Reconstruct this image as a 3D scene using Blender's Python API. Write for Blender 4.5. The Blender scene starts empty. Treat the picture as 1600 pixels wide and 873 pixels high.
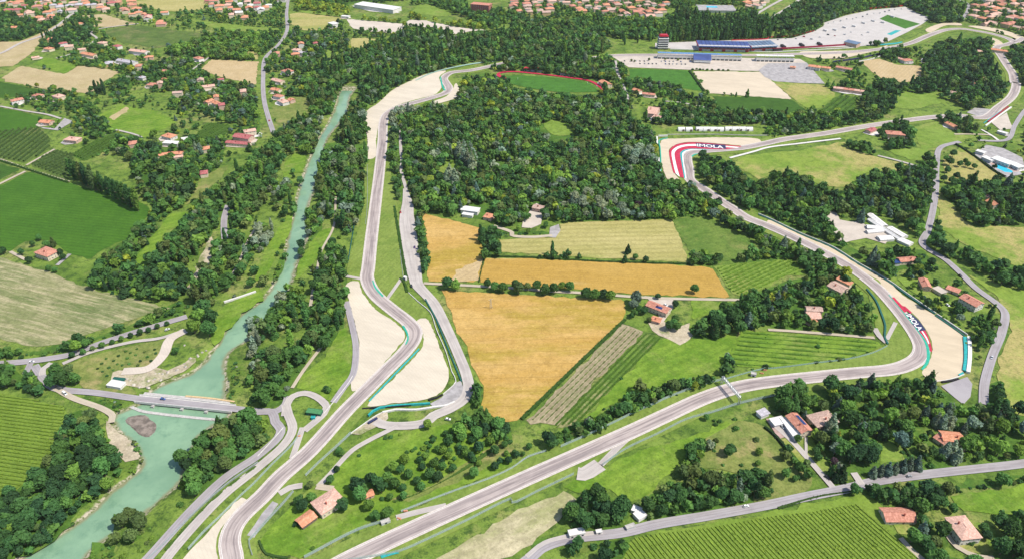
import bpy, math, random
import numpy as np
from mathutils import Vector, Matrix
rng = random.Random(7)
nr = np.random.default_rng(7)
S = bpy.context.scene
COL = S.collection
# ------------------------------------------------------------------ camera
CAM_H, PITCH, FOC = 400.0, math.radians(33.0), 1150.0        # metres, radians, focal length in photo pixels (1600 wide)
cd = bpy.data.cameras.new('camera'); cam = bpy.data.objects.new('camera', cd); COL.objects.link(cam)
cam.location = (0, 0, CAM_H); cam.rotation_euler = (math.pi/2 - PITCH, 0, 0)
cd.sensor_width = 36; cd.lens = FOC/1600*36; cd.clip_start = 1; cd.clip_end = 30000
S.camera = cam
# ------------------------------------------------------------------ sky and sun
SUN_EL, SUN_X, SUN_Y = math.radians(57), 0.94, -0.34         # sun stands high, to the right and a little behind the camera
W = bpy.data.worlds.new('World'); S.world = W; W.use_nodes = True
wn = W.node_tree; bg = wn.nodes['Background']
sky = wn.nodes.new('ShaderNodeTexSky'); sky.sky_type = 'NISHITA'; sky.sun_disc = False
sky.sun_elevation = SUN_EL; sky.sun_rotation = math.atan2(SUN_X, SUN_Y)
wn.links.new(sky.outputs[0], bg.inputs[0]); bg.inputs[1].default_value = 0.15
sd = bpy.data.lights.new('sun', 'SUN'); sun = bpy.data.objects.new('sun', sd); COL.objects.link(sun)
sd.energy = 5.0; sd.angle = math.radians(0.5); sd.color = (1.0, 0.94, 0.83)
sv = Vector((SUN_X, SUN_Y, math.tan(SUN_EL)*math.hypot(SUN_X, SUN_Y)))
sun.rotation_euler = sv.to_track_quat('Z', 'Y').to_euler(); sun.location = (300, 0, 900)
vs = S.view_settings; vs.view_transform = 'Standard'; vs.look = 'None'; vs.gamma = 1; vs.exposure = 0.24
S.cycles.max_bounces = 5; S.cycles.diffuse_bounces = 2; S.cycles.transparent_max_bounces = 6
S.cycles.caustics_reflective = False; S.cycles.caustics_refractive = False

# ------------------------------------------------------------------ where a photo pixel meets the land
SP, CP = math.sin(PITCH), math.cos(PITCH)
def G(u, v, z=0.0):
    a = (u-800)/FOC; b = (436.5-v)/FOC
    t = (CAM_H - z)/(SP - b*CP)
    return (a*t, (CP + b*SP)*t)
def px_per_m(y): return FOC/(y*CP + CAM_H*SP)
def Z(ox, oy, s): return lambda *p: [(ox+x/s, oy+y/s) for x, y in p]
K = 3.968
Q1, Q2, Q3, Q4 = Z(0, 0, K), Z(400, 0, K), Z(800, 0, K), Z(1200, 0, K)
Q5, Q6, Q7, Q8 = Z(0, 220, K), Z(400, 220, K), Z(800, 220, K), Z(1200, 220, K)
M1, M2, M3, M4 = Z(0, 430, K), Z(400, 430, K), Z(800, 430, K), Z(1200, 430, K)
B1, B2, B3, B4 = Z(0, 653, K), Z(400, 653, K), Z(800, 653, K), Z(1200, 653, K)
def world(pts, z=0.0): return [G(u, v, z) for u, v in pts]
def catmull(P, closed=False, step=4.0):
    P = [np.array(p[:2], float) for p in P]; n = len(P); out = []
    for i in range(n if closed else n-1):
        g = (lambda k: P[k % n]) if closed else (lambda k: P[min(max(k, 0), n-1)])
        p0, p1, p2, p3 = g(i-1), g(i), g(i+1), g(i+2)
        d = [max(np.linalg.norm(b-a), 1e-3)**0.5 for a, b in ((p0, p1), (p1, p2), (p2, p3))]
        m1 = (p2-p1) + d[1]*((p1-p0)/d[0] - (p2-p0)/(d[0]+d[1])) if d[0] > .05 else (p2-p1)
        m2 = (p2-p1) + d[1]*((p3-p2)/d[2] - (p3-p1)/(d[1]+d[2])) if d[2] > .05 else (p2-p1)
        k = max(1, int(np.linalg.norm(p2-p1)/step))
        for j in range(k):
            t = j/k
            out.append((2*t**3-3*t**2+1)*p1 + (t**3-2*t**2+t)*m1 + (-2*t**3+3*t**2)*p2 + (t**3-t**2)*m2)
    if not closed: out.append(P[-1])
    return np.array(out)
def resample(P, step):
    P = np.asarray(P, float); L = np.r_[0, np.cumsum(np.linalg.norm(np.diff(P, axis=0), axis=1))]
    n = max(1, int(round(L[-1]/step))); t = np.linspace(0, L[-1], n+1)
    return np.c_[np.interp(t, L, P[:, 0]), np.interp(t, L, P[:, 1])]
def normals(P):
    d = np.gradient(P, axis=0); d /= np.maximum(np.linalg.norm(d, axis=1, keepdims=True), 1e-6)
    return np.c_[-d[:, 1], d[:, 0]]
def inside(poly, pts):
    poly = np.asarray(poly, float); pts = np.asarray(pts, float); x, y = pts[:, 0], pts[:, 1]
    r = np.zeros(len(pts), bool); n = len(poly)
    for i in range(n):
        x1, y1 = poly[i]; x2, y2 = poly[(i+1) % n]
        if y1 == y2: continue
        c = ((y1 > y) != (y2 > y)) & (x < (x2-x1)*(y-y1)/(y2-y1)+x1); r ^= c
    return r
def dist_line(P, pts, closed=False):
    P = np.asarray(P, float); pts = np.asarray(pts, float)
    if closed: P = np.vstack([P, P[:1]])
    best = np.full(len(pts), 1e9)
    for a, b in zip(P[:-1], P[1:]):
        ab = b-a; t = np.clip(((pts-a)@ab)/max(ab@ab, 1e-9), 0, 1)
        best = np.minimum(best, np.hypot(*(pts-(a+t[:, None]*ab)).T))
    return best

# ------------------------------------------------------------------ materials
MATS = {}
class NT:
    def __init__(s, name):
        s.m = bpy.data.materials.new(name); s.m.use_nodes = True; s.t = s.m.node_tree
        s.b = s.t.nodes['Principled BSDF']; MATS[name] = s.m
    def n(s, k, **kw):
        o = s.t.nodes.new('ShaderNode'+k)
        for a, v in kw.items(): setattr(o, a, v)
        return o
    def l(s, a, b): s.t.links.new(a, b)
    def setv(s, sock, v):
        if hasattr(v, 'is_output') or isinstance(v, bpy.types.NodeSocket): s.l(v, sock)
        else: sock.default_value = (*v, 1) if isinstance(v, tuple) and len(v) == 3 and sock.type == 'RGBA' else v
    def mix(s, f, a, b, mode='MIX'):
        o = s.n('Mix', data_type='RGBA', blend_type=mode)
        s.setv(o.inputs[0], f); s.setv(o.inputs[6], a); s.setv(o.inputs[7], b); return o.outputs[2]
    def math(s, op, a, b=0.0):
        o = s.n('Math', operation=op); s.setv(o.inputs[0], a); s.setv(o.inputs[1], b); return o.outputs[0]
    def ramp(s, f, lo, hi):
        o = s.n('MapRange'); o.interpolation_type = 'SMOOTHSTEP'; s.setv(o.inputs[0], f)
        o.inputs[1].default_value = lo; o.inputs[2].default_value = hi; return o.outputs[0]
    def pos(s):
        if not hasattr(s, '_p'): s._p = s.n('NewGeometry').outputs['Position']
        return s._p
    def noise(s, scale, detail=3, vec=None, rough=.6):
        o = s.n('TexNoise'); o.inputs['Scale'].default_value = scale; o.inputs['Detail'].default_value = detail
        o.inputs['Roughness'].default_value = rough; s.l(vec if vec is not None else s.pos(), o.inputs['Vector']); return o.outputs[0]
    def rot(s, ang, sx=1, sy=1, vec=None):
        o = s.n('Mapping'); o.inputs['Rotation'].default_value = (0, 0, -ang); o.inputs['Scale'].default_value = (1, 1, 1)
        s.l(vec if vec is not None else s.pos(), o.inputs['Vector'])
        q = s.n('Mapping'); q.inputs['Scale'].default_value = (sx, sy, 1); s.l(o.outputs[0], q.inputs['Vector']); return q.outputs[0]
    def out(s, col, rough=.9, spec=.2, bump=None, bs=.3, bd=.3):
        s.setv(s.b.inputs['Base Color'], col); s.setv(s.b.inputs['Roughness'], rough); s.b.inputs['Specular IOR Level'].default_value = spec
        if bump is not None:
            o = s.n('Bump'); o.inputs['Strength'].default_value = bs; o.inputs['Distance'].default_value = bd
            s.l(bump, o.inputs['Height']); s.l(o.outputs[0], s.b.inputs['Normal'])
        return s.m
def plain(name, c, rough=.8, var=.12, scale=.6, spec=.2, metal=0):
    t = NT(name); d = tuple(x*(1-var*2) for x in c)
    t.b.inputs['Metallic'].default_value = metal
    return t.out(t.mix(t.ramp(t.noise(scale, 4), .35, .65), d, c), rough, spec)
def field(name, c1, c2, c3=None, patch=.02, ang=0., period=0., amt=.35, seed=0., fine=.5, pt=(.5, .68), mott=.55, stretch=1., streak=None, tram=0.):
    """crop or grass: two tones by broad noise, a third tone in patches, mottling, tramlines or drill rows at a world angle"""
    c1, c2, c3, streak = [tuple(x*.87 for x in q) if q else q for q in (c1, c2, c3, streak)]
    t = NT(name); off = t.n('VectorMath', operation='ADD'); t.l(t.pos(), off.inputs[0]); off.inputs[1].default_value = (seed*97, seed*41, seed)
    v = off.outputs[0]; vs_ = t.rot(ang, stretch, 1.0, v)
    c = t.mix(t.ramp(t.noise(patch*1.7, 6, vs_, .68), .34, .66), c1, c2)
    if c3: c = t.mix(t.ramp(t.noise(patch, 6, vs_, .72), *pt), c, c3)
    st = t.noise(.25, 4, t.rot(ang, .10, 1.0, v), .75)
    c = t.mix(t.math('MULTIPLY', t.ramp(st, .4, .7), amt*.7), c, streak or tuple(x*.62 for x in c1))
    m = t.noise(.11, 5, v, .8)
    c = t.mix(t.math('MULTIPLY', t.ramp(m, .47, .68), mott), c, tuple(x*.52 for x in c1))
    c = t.mix(t.math('MULTIPLY', t.ramp(m, .5, .3), mott*.5), c, tuple(min(1, x*1.35) for x in c2))
    f = t.noise(fine, 4, v, .8)
    c = t.mix(t.math('MULTIPLY', t.ramp(f, .44, .68), .5), c, tuple(x*.45 for x in c1))
    c = t.mix(t.math('MULTIPLY', t.ramp(t.noise(fine*.45, 5, v, .8), .52, .72), .45), c, tuple(min(1, x*1.4) for x in c2))
    if period:
        w = t.n('TexWave', wave_type='BANDS', bands_direction='Y', wave_profile='SIN')
        w.inputs['Scale'].default_value = 2*math.pi/20/period*1.0; w.inputs['Distortion'].default_value = .6
        w.inputs['Detail'].default_value = 2; w.inputs['Detail Scale'].default_value = .5
        t.l(t.rot(ang, 1, 1, v), w.inputs['Vector'])
        c = t.mix(t.math('MULTIPLY', t.ramp(w.outputs[1], .45, .85), amt), c, tuple(x*.55 for x in c1))
    if tram:
        w = t.n('TexWave', wave_type='BANDS', bands_direction='Y', wave_profile='SIN'); w.inputs['Scale'].default_value = 2*math.pi/20/tram; w.inputs['Distortion'].default_value = .25; w.inputs['Detail Scale'].default_value = .2
        t.l(t.rot(ang, 1, 1, v), w.inputs['Vector']); c = t.mix(t.math('MULTIPLY', t.ramp(w.outputs[1], .975, 1.0), .32), c, tuple(x*.55 for x in c1))
    return t.out(c, .95, .1, f, .5, .25)
def leaf(name, attr):
    t = NT(name)
    if attr: base = t.n('Attribute', attribute_name='tint').outputs['Color']
    else: base = t.n('ObjectInfo').outputs['Color']
    n = t.noise(.9, 3); c = t.mix(t.ramp(n, .3, .75), base, t.mix(1., base, (.62, .68, .58), 'MULTIPLY'))
    c = t.mix(t.math('MULTIPLY', t.ramp(t.noise(.35, 2), .55, .8), .5), c, t.mix(1., base, (1.5, 1.35, .9), 'MULTIPLY'))
    t.out(c, .75, .15)
    tr = t.n('BsdfTranslucent'); t.l(t.mix(1., c, (1.2, 1.3, .5), 'MULTIPLY'), tr.inputs[0])
    mx = t.n('MixShader'); mx.inputs[0].default_value = .30
    o = t.t.nodes['Material Output']; t.l(t.b.outputs[0], mx.inputs[1]); t.l(tr.outputs[0], mx.inputs[2]); t.l(mx.outputs[0], o.inputs[0])
    return t.m
leaf('leaf', False); leaf('leaf_tinted', True)
plain('bark', (.16, .12, .085), .95)
def asphalt(name, c, rub):
    c = tuple(x*.86 for x in c)
    t = NT(name); u = t.n('UVMap').outputs[0]; sx = t.n('SeparateXYZ'); t.l(u, sx.inputs[0])
    comb = t.n('CombineXYZ'); t.l(t.math('MULTIPLY', sx.outputs[0], 9), comb.inputs[0]); t.l(t.math('MULTIPLY', sx.outputs[1], .02), comb.inputs[1])
    lane = t.noise(.8, 3, comb.outputs[0])
    mid = t.math('SUBTRACT', 1.0, t.math('MULTIPLY', t.math('ABSOLUTE', t.math('SUBTRACT', sx.outputs[0], .5)), 2.1))
    k = t.math('MULTIPLY', t.ramp(lane, .38, .62), t.ramp(mid, .05, .5))
    c2 = t.mix(t.math('MULTIPLY', k, rub), c, (.185, .155, .155))
    c2 = t.mix(t.ramp(t.noise(.06, 4), .4, .7), c2, t.mix(1., c2, (.86, .85, .86), 'MULTIPLY'))
    c2 = t.mix(t.math('MULTIPLY', t.ramp(t.noise(1.3, 3), .45, .75), .3), c2, t.mix(1., c2, (.75, .75, .75), 'MULTIPLY'))
    jn = t.n('CombineXYZ'); t.l(t.math('MULTIPLY', sx.outputs[0], .9), jn.inputs[0]); t.l(t.math('MULTIPLY', sx.outputs[1], .035), jn.inputs[1]); vo = t.n('TexVoronoi', feature='F1', distance='CHEBYCHEV'); t.l(jn.outputs[0], vo.inputs['Vector'])
    c2 = t.mix(t.math('MULTIPLY', t.ramp(vo.outputs['Color'], .72, .80), .3), c2, t.mix(1., c2, (.74, .73, .74), 'MULTIPLY'))
    return t.out(c2, .85, .25)
asphalt('track_asphalt', (.47, .40, .375), .75)
asphalt('road_asphalt', (.38, .355, .37), .45)
asphalt('pale_road', (.51, .465, .43), .3)
asphalt('dirt_track', (.52, .45, .34), .25)
plain('white_paint', (.74, .73, .70), .6, .06)
plain('edge_concrete', (.58, .52, .47), .7, .12)
plain('kerb_green', (.03, .36, .25), .6, .1); plain('kerb_red', (.48, .03, .07), .6, .14, .35); plain('dark_red', (.30, .02, .05), .6, .1)
plain('navy', (.035, .04, .10), .6, .1); plain('teal', (.03, .36, .36), .6, .15); plain('dark_green_paint', (.02, .11, .09), .6, .1)
plain('concrete', (.46, .44, .42), .85, .12); plain('white_concrete', (.62, .60, .57), .85, .1); plain('grey_paving', (.36, .34, .34), .9, .15, .15)
plain('pink_paving', (.44, .31, .27), .9, .12, .3); plain('tan_paving', (.48, .42, .36), .9, .08, .08); plain('paddock_paving', (.45, .42, .40), .9, .06, .05)
plain('rail', (.42, .47, .45), .5, .1, 1, .4, .5); plain('rail_green', (.28, .42, .36), .5, .1); plain('steel', (.55, .57, .58), .45, .08, 1, .5, .6)
plain('tyre', (.02, .02, .022), .9); plain('glass', (.03, .045, .06), .15, .1, 1, .5)
plain('white_wall', (.66, .63, .59), .8, .08); plain('cream_wall', (.66, .56, .42), .85, .1); plain('pink_wall', (.58, .40, .32), .85, .1)
plain('ochre_wall', (.55, .40, .22), .85, .1); plain('red_brick', (.38, .11, .08), .9, .15); plain('grey_wall', (.5, .5, .5), .85, .1)
plain('shutter', (.16, .12, .10), .7); plain('shed_green', (.07, .22, .09)); plain('solar', (.02, .05, .18), .2, .1, 1, .5); plain('blue_roof', (.05, .08, .24), .45, .15, .1, .4)
plain('slate_blue', (.12, .18, .27), .5, .15, .1, .4); plain('red_metal', (.5, .03, .05), .5, .1); plain('white_roof', (.68, .66, .64), .6, .08)
plain('blue_stand', (.12, .26, .48), .5, .12); plain('pool_water', (.03, .45, .62), .1, .05, .5, .5)
plain('rubble', (.50, .45, .39), .95, .25, .4); plain('mud_bar', (.24, .20, .17), .95, .25, .25); plain('soil', (.42, .31, .21), .95, .2, .15)
plain('black_plastic', (.03, .03, .03), .6)
def roofmat(name, c):
    t = NT(name); v = t.n('TexCoord').outputs['Object']
    w = t.n('TexWave', wave_type='BANDS', bands_direction='X'); w.inputs['Scale'].default_value = .9; t.l(v, w.inputs['Vector'])
    k = t.mix(t.math('MULTIPLY', w.outputs[1], .35), c, tuple(x*.6 for x in c))
    k = t.mix(t.ramp(t.noise(.7, 5, v, .75), .42, .68), k, tuple(min(1, x*1.35+.05) for x in c))
    k = t.mix(t.math('MULTIPLY', t.ramp(t.noise(1.6, 3, v), .6, .75), .7), k, tuple(x*.4 for x in c))
    return t.out(k, .9, .1, w.outputs[1], .4, .08)
roofmat('roof_orange', (.49, .215, .125)); roofmat('roof_red', (.42, .185, .13)); roofmat('roof_pink', (.50, .31, .245)); roofmat('roof_brown', (.40, .275, .225))
roofmat('roof_grey', (.36, .34, .37)); roofmat('roof_dkred', (.33, .10, .10))
def gravel(name, c, ang=1.2):
    c = tuple(x*.88 for x in c)
    t = NT(name); n = t.noise(.05, 6, t.rot(ang, 1, .25), .75); f = t.noise(1.1, 4, None, .8)
    k = t.mix(t.ramp(n, .36, .64), c, tuple(x*.84 for x in c))
    w = t.n('TexWave', wave_type='BANDS', bands_direction='X'); w.inputs['Scale'].default_value = .13; w.inputs['Distortion'].default_value = 2.5; w.inputs['Detail'].default_value = 3; w.inputs['Detail Scale'].default_value = .3
    t.l(t.rot(ang*.5), w.inputs['Vector']); k = t.mix(t.math('MULTIPLY', t.ramp(w.outputs[1], .55, .95), .28), k, tuple(x*.78 for x in c))
    k = t.mix(t.math('MULTIPLY', t.ramp(f, .45, .72), .35), k, tuple(x*.68 for x in c)); k = t.mix(t.math('MULTIPLY', t.ramp(t.noise(.12, 5, None, .8), .60, .74), .5), k, (.33, .31, .17))
    return t.out(k, .95, .1, f, .4, .1)
gravel('gravel', (.64, .565, .455)); gravel('gravel_tan', (.62, .515, .375)); gravel('gravel_lot', (.60, .525, .45)); gravel('gravel_far', (.62, .525, .40))
def ground_mat():
    t = NT('ground'); p = t.pos(); z = t.n('SeparateXYZ'); t.l(p, z.inputs[0])
    c = t.mix(t.ramp(t.noise(.02, 6, None, .65), .36, .62), (.09, .158, .024), (.165, .24, .042))
    c = t.mix(t.math('MULTIPLY', t.ramp(t.noise(.012, 7, None, .75), .50, .64), .8), c, (.26, .25, .09))
    m = t.noise(.10, 6, None, .82)
    c = t.mix(t.math('MULTIPLY', t.ramp(m, .47, .62), .9), c, (.035, .07, .016))
    c = t.mix(t.math('MULTIPLY', t.ramp(m, .48, .30), .5), c, (.20, .26, .055))
    c = t.mix(t.math('MULTIPLY', t.ramp(t.noise(.5, 5, None, .8), .48, .66), .6), c, (.035, .07, .012))
    bank = t.ramp(t.math('ADD', z.outputs[2], t.math('MULTIPLY', t.noise(.12, 4), 1.2)), -.1, -.75)
    b = t.mix(t.ramp(t.noise(.35, 5), .38, .6), (.40, .35, .27), (.09, .12, .035))
    c = t.mix(bank, c, b)
    return t.out(c, .95, .1, t.noise(.5, 5, None, .8), .6, .5)
ground_mat()
def water_mat():
    t = NT('water'); d = t.n('Attribute', attribute_name='depth').outputs['Fac']
    c = t.mix(t.ramp(t.noise(.012, 6, None, .7), .36, .64), (.145, .255, .165), (.21, .335, .215))
    c = t.mix(t.math('MULTIPLY', t.ramp(t.noise(.045, 6, None, .75), .52, .68), .55), c, (.09, .185, .12))
    s = t.math('ADD', d, t.math('MULTIPLY', t.noise(.08, 5), .9)); c = t.mix(t.ramp(s, .95, .45), c, (.20, .20, .11))
    return t.out(c, .14, .3, t.noise(.7, 5), .22, .15)
water_mat()
def fence_net():
    t = NT('fence_net'); t.out((.45, .55, .52), .6, .3); tr = t.n('BsdfTransparent'); mx = t.n('MixShader'); mx.inputs[0].default_value = .38
    o = t.t.nodes['Material Output']; t.l(tr.outputs[0], mx.inputs[1]); t.l(t.b.outputs[0], mx.inputs[2]); t.l(mx.outputs[0], o.inputs[0])
fence_net()

# ------------------------------------------------------------------ building helpers
ORD = 'first second third fourth fifth sixth seventh eighth ninth tenth eleventh twelfth thirteenth fourteenth fifteenth sixteenth seventeenth eighteenth nineteenth'.split()
def nth(i):
    """0 -> first ... written out"""
    if i < 19: return ORD[i]
    n = i+1; t = ('twenty', 'thirty', 'forty', 'fifty', 'sixty', 'seventy', 'eighty', 'ninety')[min(n//10-2, 7)]
    return (t[:-1]+'ieth' if n % 10 == 0 else t+'-'+ORD[n % 10-1])
def link(name, me, parent=None):
    o = bpy.data.objects.new(name, me); COL.objects.link(o)
    if parent is not None: o.parent = parent
    return o
def tag(o, label=None, cat=None, group=None, kind=None):
    if label: o['label'] = label
    if cat: o['category'] = cat
    if group: o['group'] = group
    if kind: o['kind'] = kind
    return o
def empty(name, loc, rz=0.0, label=None, cat=None, group=None):
    o = bpy.data.objects.new(name, None); COL.objects.link(o); o.location = loc; o.rotation_euler = (0, 0, rz); o.empty_display_size = .5
    return tag(o, label, cat, group)
class MB:
    def __init__(s): s.v = []; s.f = []; s.m = []
    def add(s, vs_, fs, mi=0):
        k = len(s.v); s.v += [tuple(map(float, p)) for p in vs_]; s.f += [tuple(i+k for i in f) for f in fs]; s.m += [mi]*len(fs); return s
    def box(s, x0, x1, y0, y1, z0, z1, mi=0):
        return s.add([(x0, y0, z0), (x1, y0, z0), (x1, y1, z0), (x0, y1, z0), (x0, y0, z1), (x1, y0, z1), (x1, y1, z1), (x0, y1, z1)],
                     [(3, 2, 1, 0), (4, 5, 6, 7), (0, 1, 5, 4), (1, 2, 6, 5), (2, 3, 7, 6), (3, 0, 4, 7)], mi)
    def bar(s, a, b, w=.15, mi=0):
        a, b = Vector(a), Vector(b); d = (b-a).normalized(); u = d.cross(Vector((0, 0, 1)) if abs(d.z) < .9 else Vector((1, 0, 0))).normalized()*w/2; w2 = d.cross(u).normalized()*w/2
        return s.add([a-u-w2, a+u-w2, a+u+w2, a-u+w2, b-u-w2, b+u-w2, b+u+w2, b-u+w2],
                     [(3, 2, 1, 0), (4, 5, 6, 7), (0, 1, 5, 4), (1, 2, 6, 5), (2, 3, 7, 6), (3, 0, 4, 7)], mi)
    def cyl(s, x, y, z0, z1, r0, r1, n=8, mi=0):
        A = [(x+r0*math.cos(2*math.pi*i/n), y+r0*math.sin(2*math.pi*i/n), z0) for i in range(n)]
        B = [(x+r1*math.cos(2*math.pi*i/n), y+r1*math.sin(2*math.pi*i/n), z1) for i in range(n)]
        return s.add(A+B, [(i, (i+1) % n, n+(i+1) % n, n+i) for i in range(n)]+[tuple(range(n, 2*n))], mi)
    def mesh(s, name, mats):
        me = bpy.data.meshes.new(name); me.from_pydata(s.v, [], s.f)
        for m in (mats if isinstance(mats, (list, tuple)) else [mats]): me.materials.append(MATS[m])
        if len(me.materials) > 1: me.polygons.foreach_set('material_index', s.m)
        me.update(); return me
    def build(s, name, mats, parent=None): return link(name, s.mesh(name, mats), parent)
LAY = {'floor': .012, 'yard': .25, 'field': .27, 'verge': .52, 'gravel': .58, 'road': .72, 'track': .92, 'mark': .95}
def lay(k):
    z = LAY[k]; LAY[k] += .002 if k != 'yard' else .0002; return z
ROADS = []; CLEAR = []; FOOT = []
def poly(name, pts, mat, layer='field', smooth=False, label=None, clear=False, step=6.0, rough=0.0):
    P = world(pts)
    if smooth: P = catmull(P, True, step); P = P + nr.normal(0, .3, P.shape)
    elif rough:
        P = resample(np.vstack([P, P[:1]]), 7.)[:-1]; P = P + nr.normal(0, rough, P.shape)
    z = lay(layer); me = bpy.data.meshes.new(name)
    A = sum(P[i][0]*P[(i+1) % len(P)][1]-P[(i+1) % len(P)][0]*P[i][1] for i in range(len(P)))
    idx = list(range(len(P))) if A > 0 else list(range(len(P)))[::-1]
    me.from_pydata([(p[0], p[1], z) for p in P], [], [idx]); me.materials.append(MATS[mat])
    o = link(name, me); tag(o, label, None, None, 'structure')
    if clear: CLEAR.append(np.array(P))
    return o
def strip(name, A, B, mat, z, parent=None, kind='structure', label=None):
    n = len(A); me = bpy.data.meshes.new(name)
    me.from_pydata([(p[0], p[1], z) for p in A]+[(p[0], p[1], z) for p in B], [], [(i, i+1, n+i+1, n+i) for i in range(n-1)]); me.materials.append(MATS[mat])
    me.update()
    if me.polygons[0].normal.z < 0: me.flip_normals()
    uv = me.uv_layers.new(name='UVMap'); L = np.r_[0, np.cumsum(np.hypot(*np.diff(np.asarray(A), axis=0).T))]
    for l in me.loops:
        i = l.vertex_index; uv.data[l.index].uv = (0 if i < n else 1, L[i % n])
    o = link(name, me, parent)
    if parent is None: tag(o, label, None, None, kind)
    return o
def ribbon(name, pts, width, mat, layer='road', label=None, parent=None, off=0.0, worldpts=False, clear=True, step=4.0, margin=2.0):
    P = np.asarray(pts) if worldpts else catmull(world(pts), False, step)
    N = normals(P); w = width/2 if np.isscalar(width) else np.interp(np.linspace(0, 1, len(P)), np.linspace(0, 1, len(width)), width)[:, None]/2
    if clear and parent is None: ROADS.append((P, (float(np.mean(w))+margin)))
    return strip(name, P+N*(off+w), P+N*(off-w), mat, lay(layer), parent, label=label), P
def wall(name, label, pts, h, th, mat, cat, group=None, z0=0.0, worldpts=False, parent=None, step=5.0, closed=False, top=None):
    P = np.asarray(pts) if worldpts else catmull(world(pts), closed, step)
    N = normals(P); A, B = P+N*th/2, P-N*th/2; n = len(P); mb = MB()
    V = [(p[0], p[1], z) for z in (z0, h) for p in A]+[(p[0], p[1], z) for z in (z0, h) for p in B]
    F = []
    for i in range(n-1):
        F += [(i, i+1, n+i+1, n+i), (2*n+i+1, 2*n+i, 3*n+i, 3*n+i+1), (n+i, n+i+1, 3*n+i+1, 3*n+i)]
    F += [(0, n, 3*n, 2*n), (n-1, 3*n-1, 4*n-1, 2*n-1)]
    mb.add(V, F); o = mb.build(name, mat, parent)
    if parent is None: tag(o, label, cat, group)
    return o
POST = MB().box(-.09, .09, -.09, .09, 0, 1).mesh('post', 'steel')
def net_fence(label, pts, h=3.2, base=.9, gap=16., netmat='fence_net', railmat='rail', cat='fence', group=None, name='debris_fence', worldpts=False):
    P = np.asarray(pts) if worldpts else catmull(world(pts), False, 5.)
    root = empty(name, (P[0][0], P[0][1], 0), 0, label, cat, group); Q = P-P[0]
    wall('rail', None, Q, base, .35, railmat, None, worldpts=True, parent=root)
    N = normals(Q); wall('net', None, Q-N*.45, h, .05, netmat, None, z0=.3, worldpts=True, parent=root)
    for p in resample(Q-N*.45, gap):
        o = link('post', POST, root); o.location = (p[0], p[1], 0); o.scale = (1, 1, h+.15)
    return root
# ================================================================== LAND, RIVER
RL = Q2((640,505),(540,545),(500,650),(450,770),(390,860))+Q6((340,100),(280,270),(240,440),(205,580),(185,700),(125,860))+M2((100,80),(10,180))+M1((1500,240),(1430,300),(1340,450),(1270,540),(1200,600),(1050,660),(950,710))
RR = Q2((650,510),(580,600),(562,690),(520,760),(440,860))+Q6((400,160),(360,300),(322,400),(310,500),(318,580),(285,680),(250,760))+M2((230,0),(160,190),(60,310))+M1((1587,300),(1550,390),(1450,450),(1400,510),(1392,600),(1400,700),(1385,780))
RL2 = M1((870,800),(700,870))+B1((760,90),(850,180),(885,250),(870,320),(700,450),(560,590),(400,710),(250,800),(100,885))+[(-40, 905)]
RR2 = M1((1420,870))+B1((1330,40),(1230,110),(1170,250),(1120,390),(1060,450),(920,570),(850,630),(700,720),(580,800),(500,885))+[(90, 910)]
RIVER = np.array(world(RL+RL2+RR2[::-1]+RR[::-1], -1.7))
RIVER = catmull(RIVER, True, 5.)
def build_ground():
    gx = np.unique(np.r_[np.arange(-1500, 1501, 25.), np.arange(-420, -100, 2.5)]); gy = np.unique(np.r_[np.arange(150, 2300, 25.), np.arange(225, 1200, 4.)])
    gx = np.r_[-14000, -6000, gx, 6000, 14000]; gy = np.r_[-9000, -3000, gy, 6000, 16000]
    X, Y = np.meshgrid(gx, gy); P = np.c_[X.ravel(), Y.ravel()]
    z = np.zeros(len(P)); near = (P[:, 0] > -430) & (P[:, 0] < -90) & (P[:, 1] > 215) & (P[:, 1] < 1210)
    q = P[near]; d = dist_line(RIVER, q, True); d = np.where(inside(RIVER, q), d, -d)
    d += nr.normal(0, .35, len(d))
    t = np.clip((d+7)/10, 0, 1); t = t*t*(3-2*t); z[near] = -2.2*t
    nx, ny = len(gx), len(gy); i = np.arange(nx*ny).reshape(ny, nx)
    F = np.stack([i[:-1, :-1], i[:-1, 1:], i[1:, 1:], i[1:, :-1]], -1).reshape(-1, 4)
    me = bpy.data.meshes.new('ground'); me.vertices.add(len(P)); me.vertices.foreach_set('co', np.c_[P, z].ravel())
    me.loops.add(F.size); me.loops.foreach_set('vertex_index', F.ravel()); me.polygons.add(len(F)); me.polygons.foreach_set('loop_start', np.arange(0, F.size, 4))
    me.polygons.foreach_set('use_smooth', np.ones(len(F), bool)); me.update(); me.validate(); me.materials.append(MATS['ground'])
    tag(link('ground', me), 'green land of meadows and scrub between fields, track and river', None, None, 'structure')
build_ground()
def build_water():
    gx = np.arange(-430, -89, 4.); gy = np.arange(180, 1194, 5.); X, Y = np.meshgrid(gx, gy); P = np.c_[X.ravel(), Y.ravel()]; ny, nx = X.shape
    d = dist_line(RIVER, P, True); d = np.where(inside(RIVER, P), d, 0); i = np.arange(nx*ny).reshape(ny, nx)
    F = np.stack([i[:-1, :-1], i[:-1, 1:], i[1:, 1:], i[1:, :-1]], -1).reshape(-1, 4)
    me = bpy.data.meshes.new('river_water'); me.from_pydata([(x, y, -1.72) for x, y in P], [], F.tolist()); me.materials.append(MATS['water'])
    at = me.attributes.new('depth', 'FLOAT', 'POINT'); at.data.foreach_set('value', np.clip(d/7, 0, 1).astype(np.float32)); return link('river_water', me)
wt = build_water()
tag(wt, 'turquoise river water winding past the circuit', None, None, 'structure')
bar_ = catmull(world(M1((790,873))+B1((770,10),(820,62),(880,112),(930,118),(965,85),(972,35),(930,0))+M1((900,860)), -1.5), True, 3.)
mbb = MB(); n_ = len(bar_); cx_, cy_ = bar_.mean(0)
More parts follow.
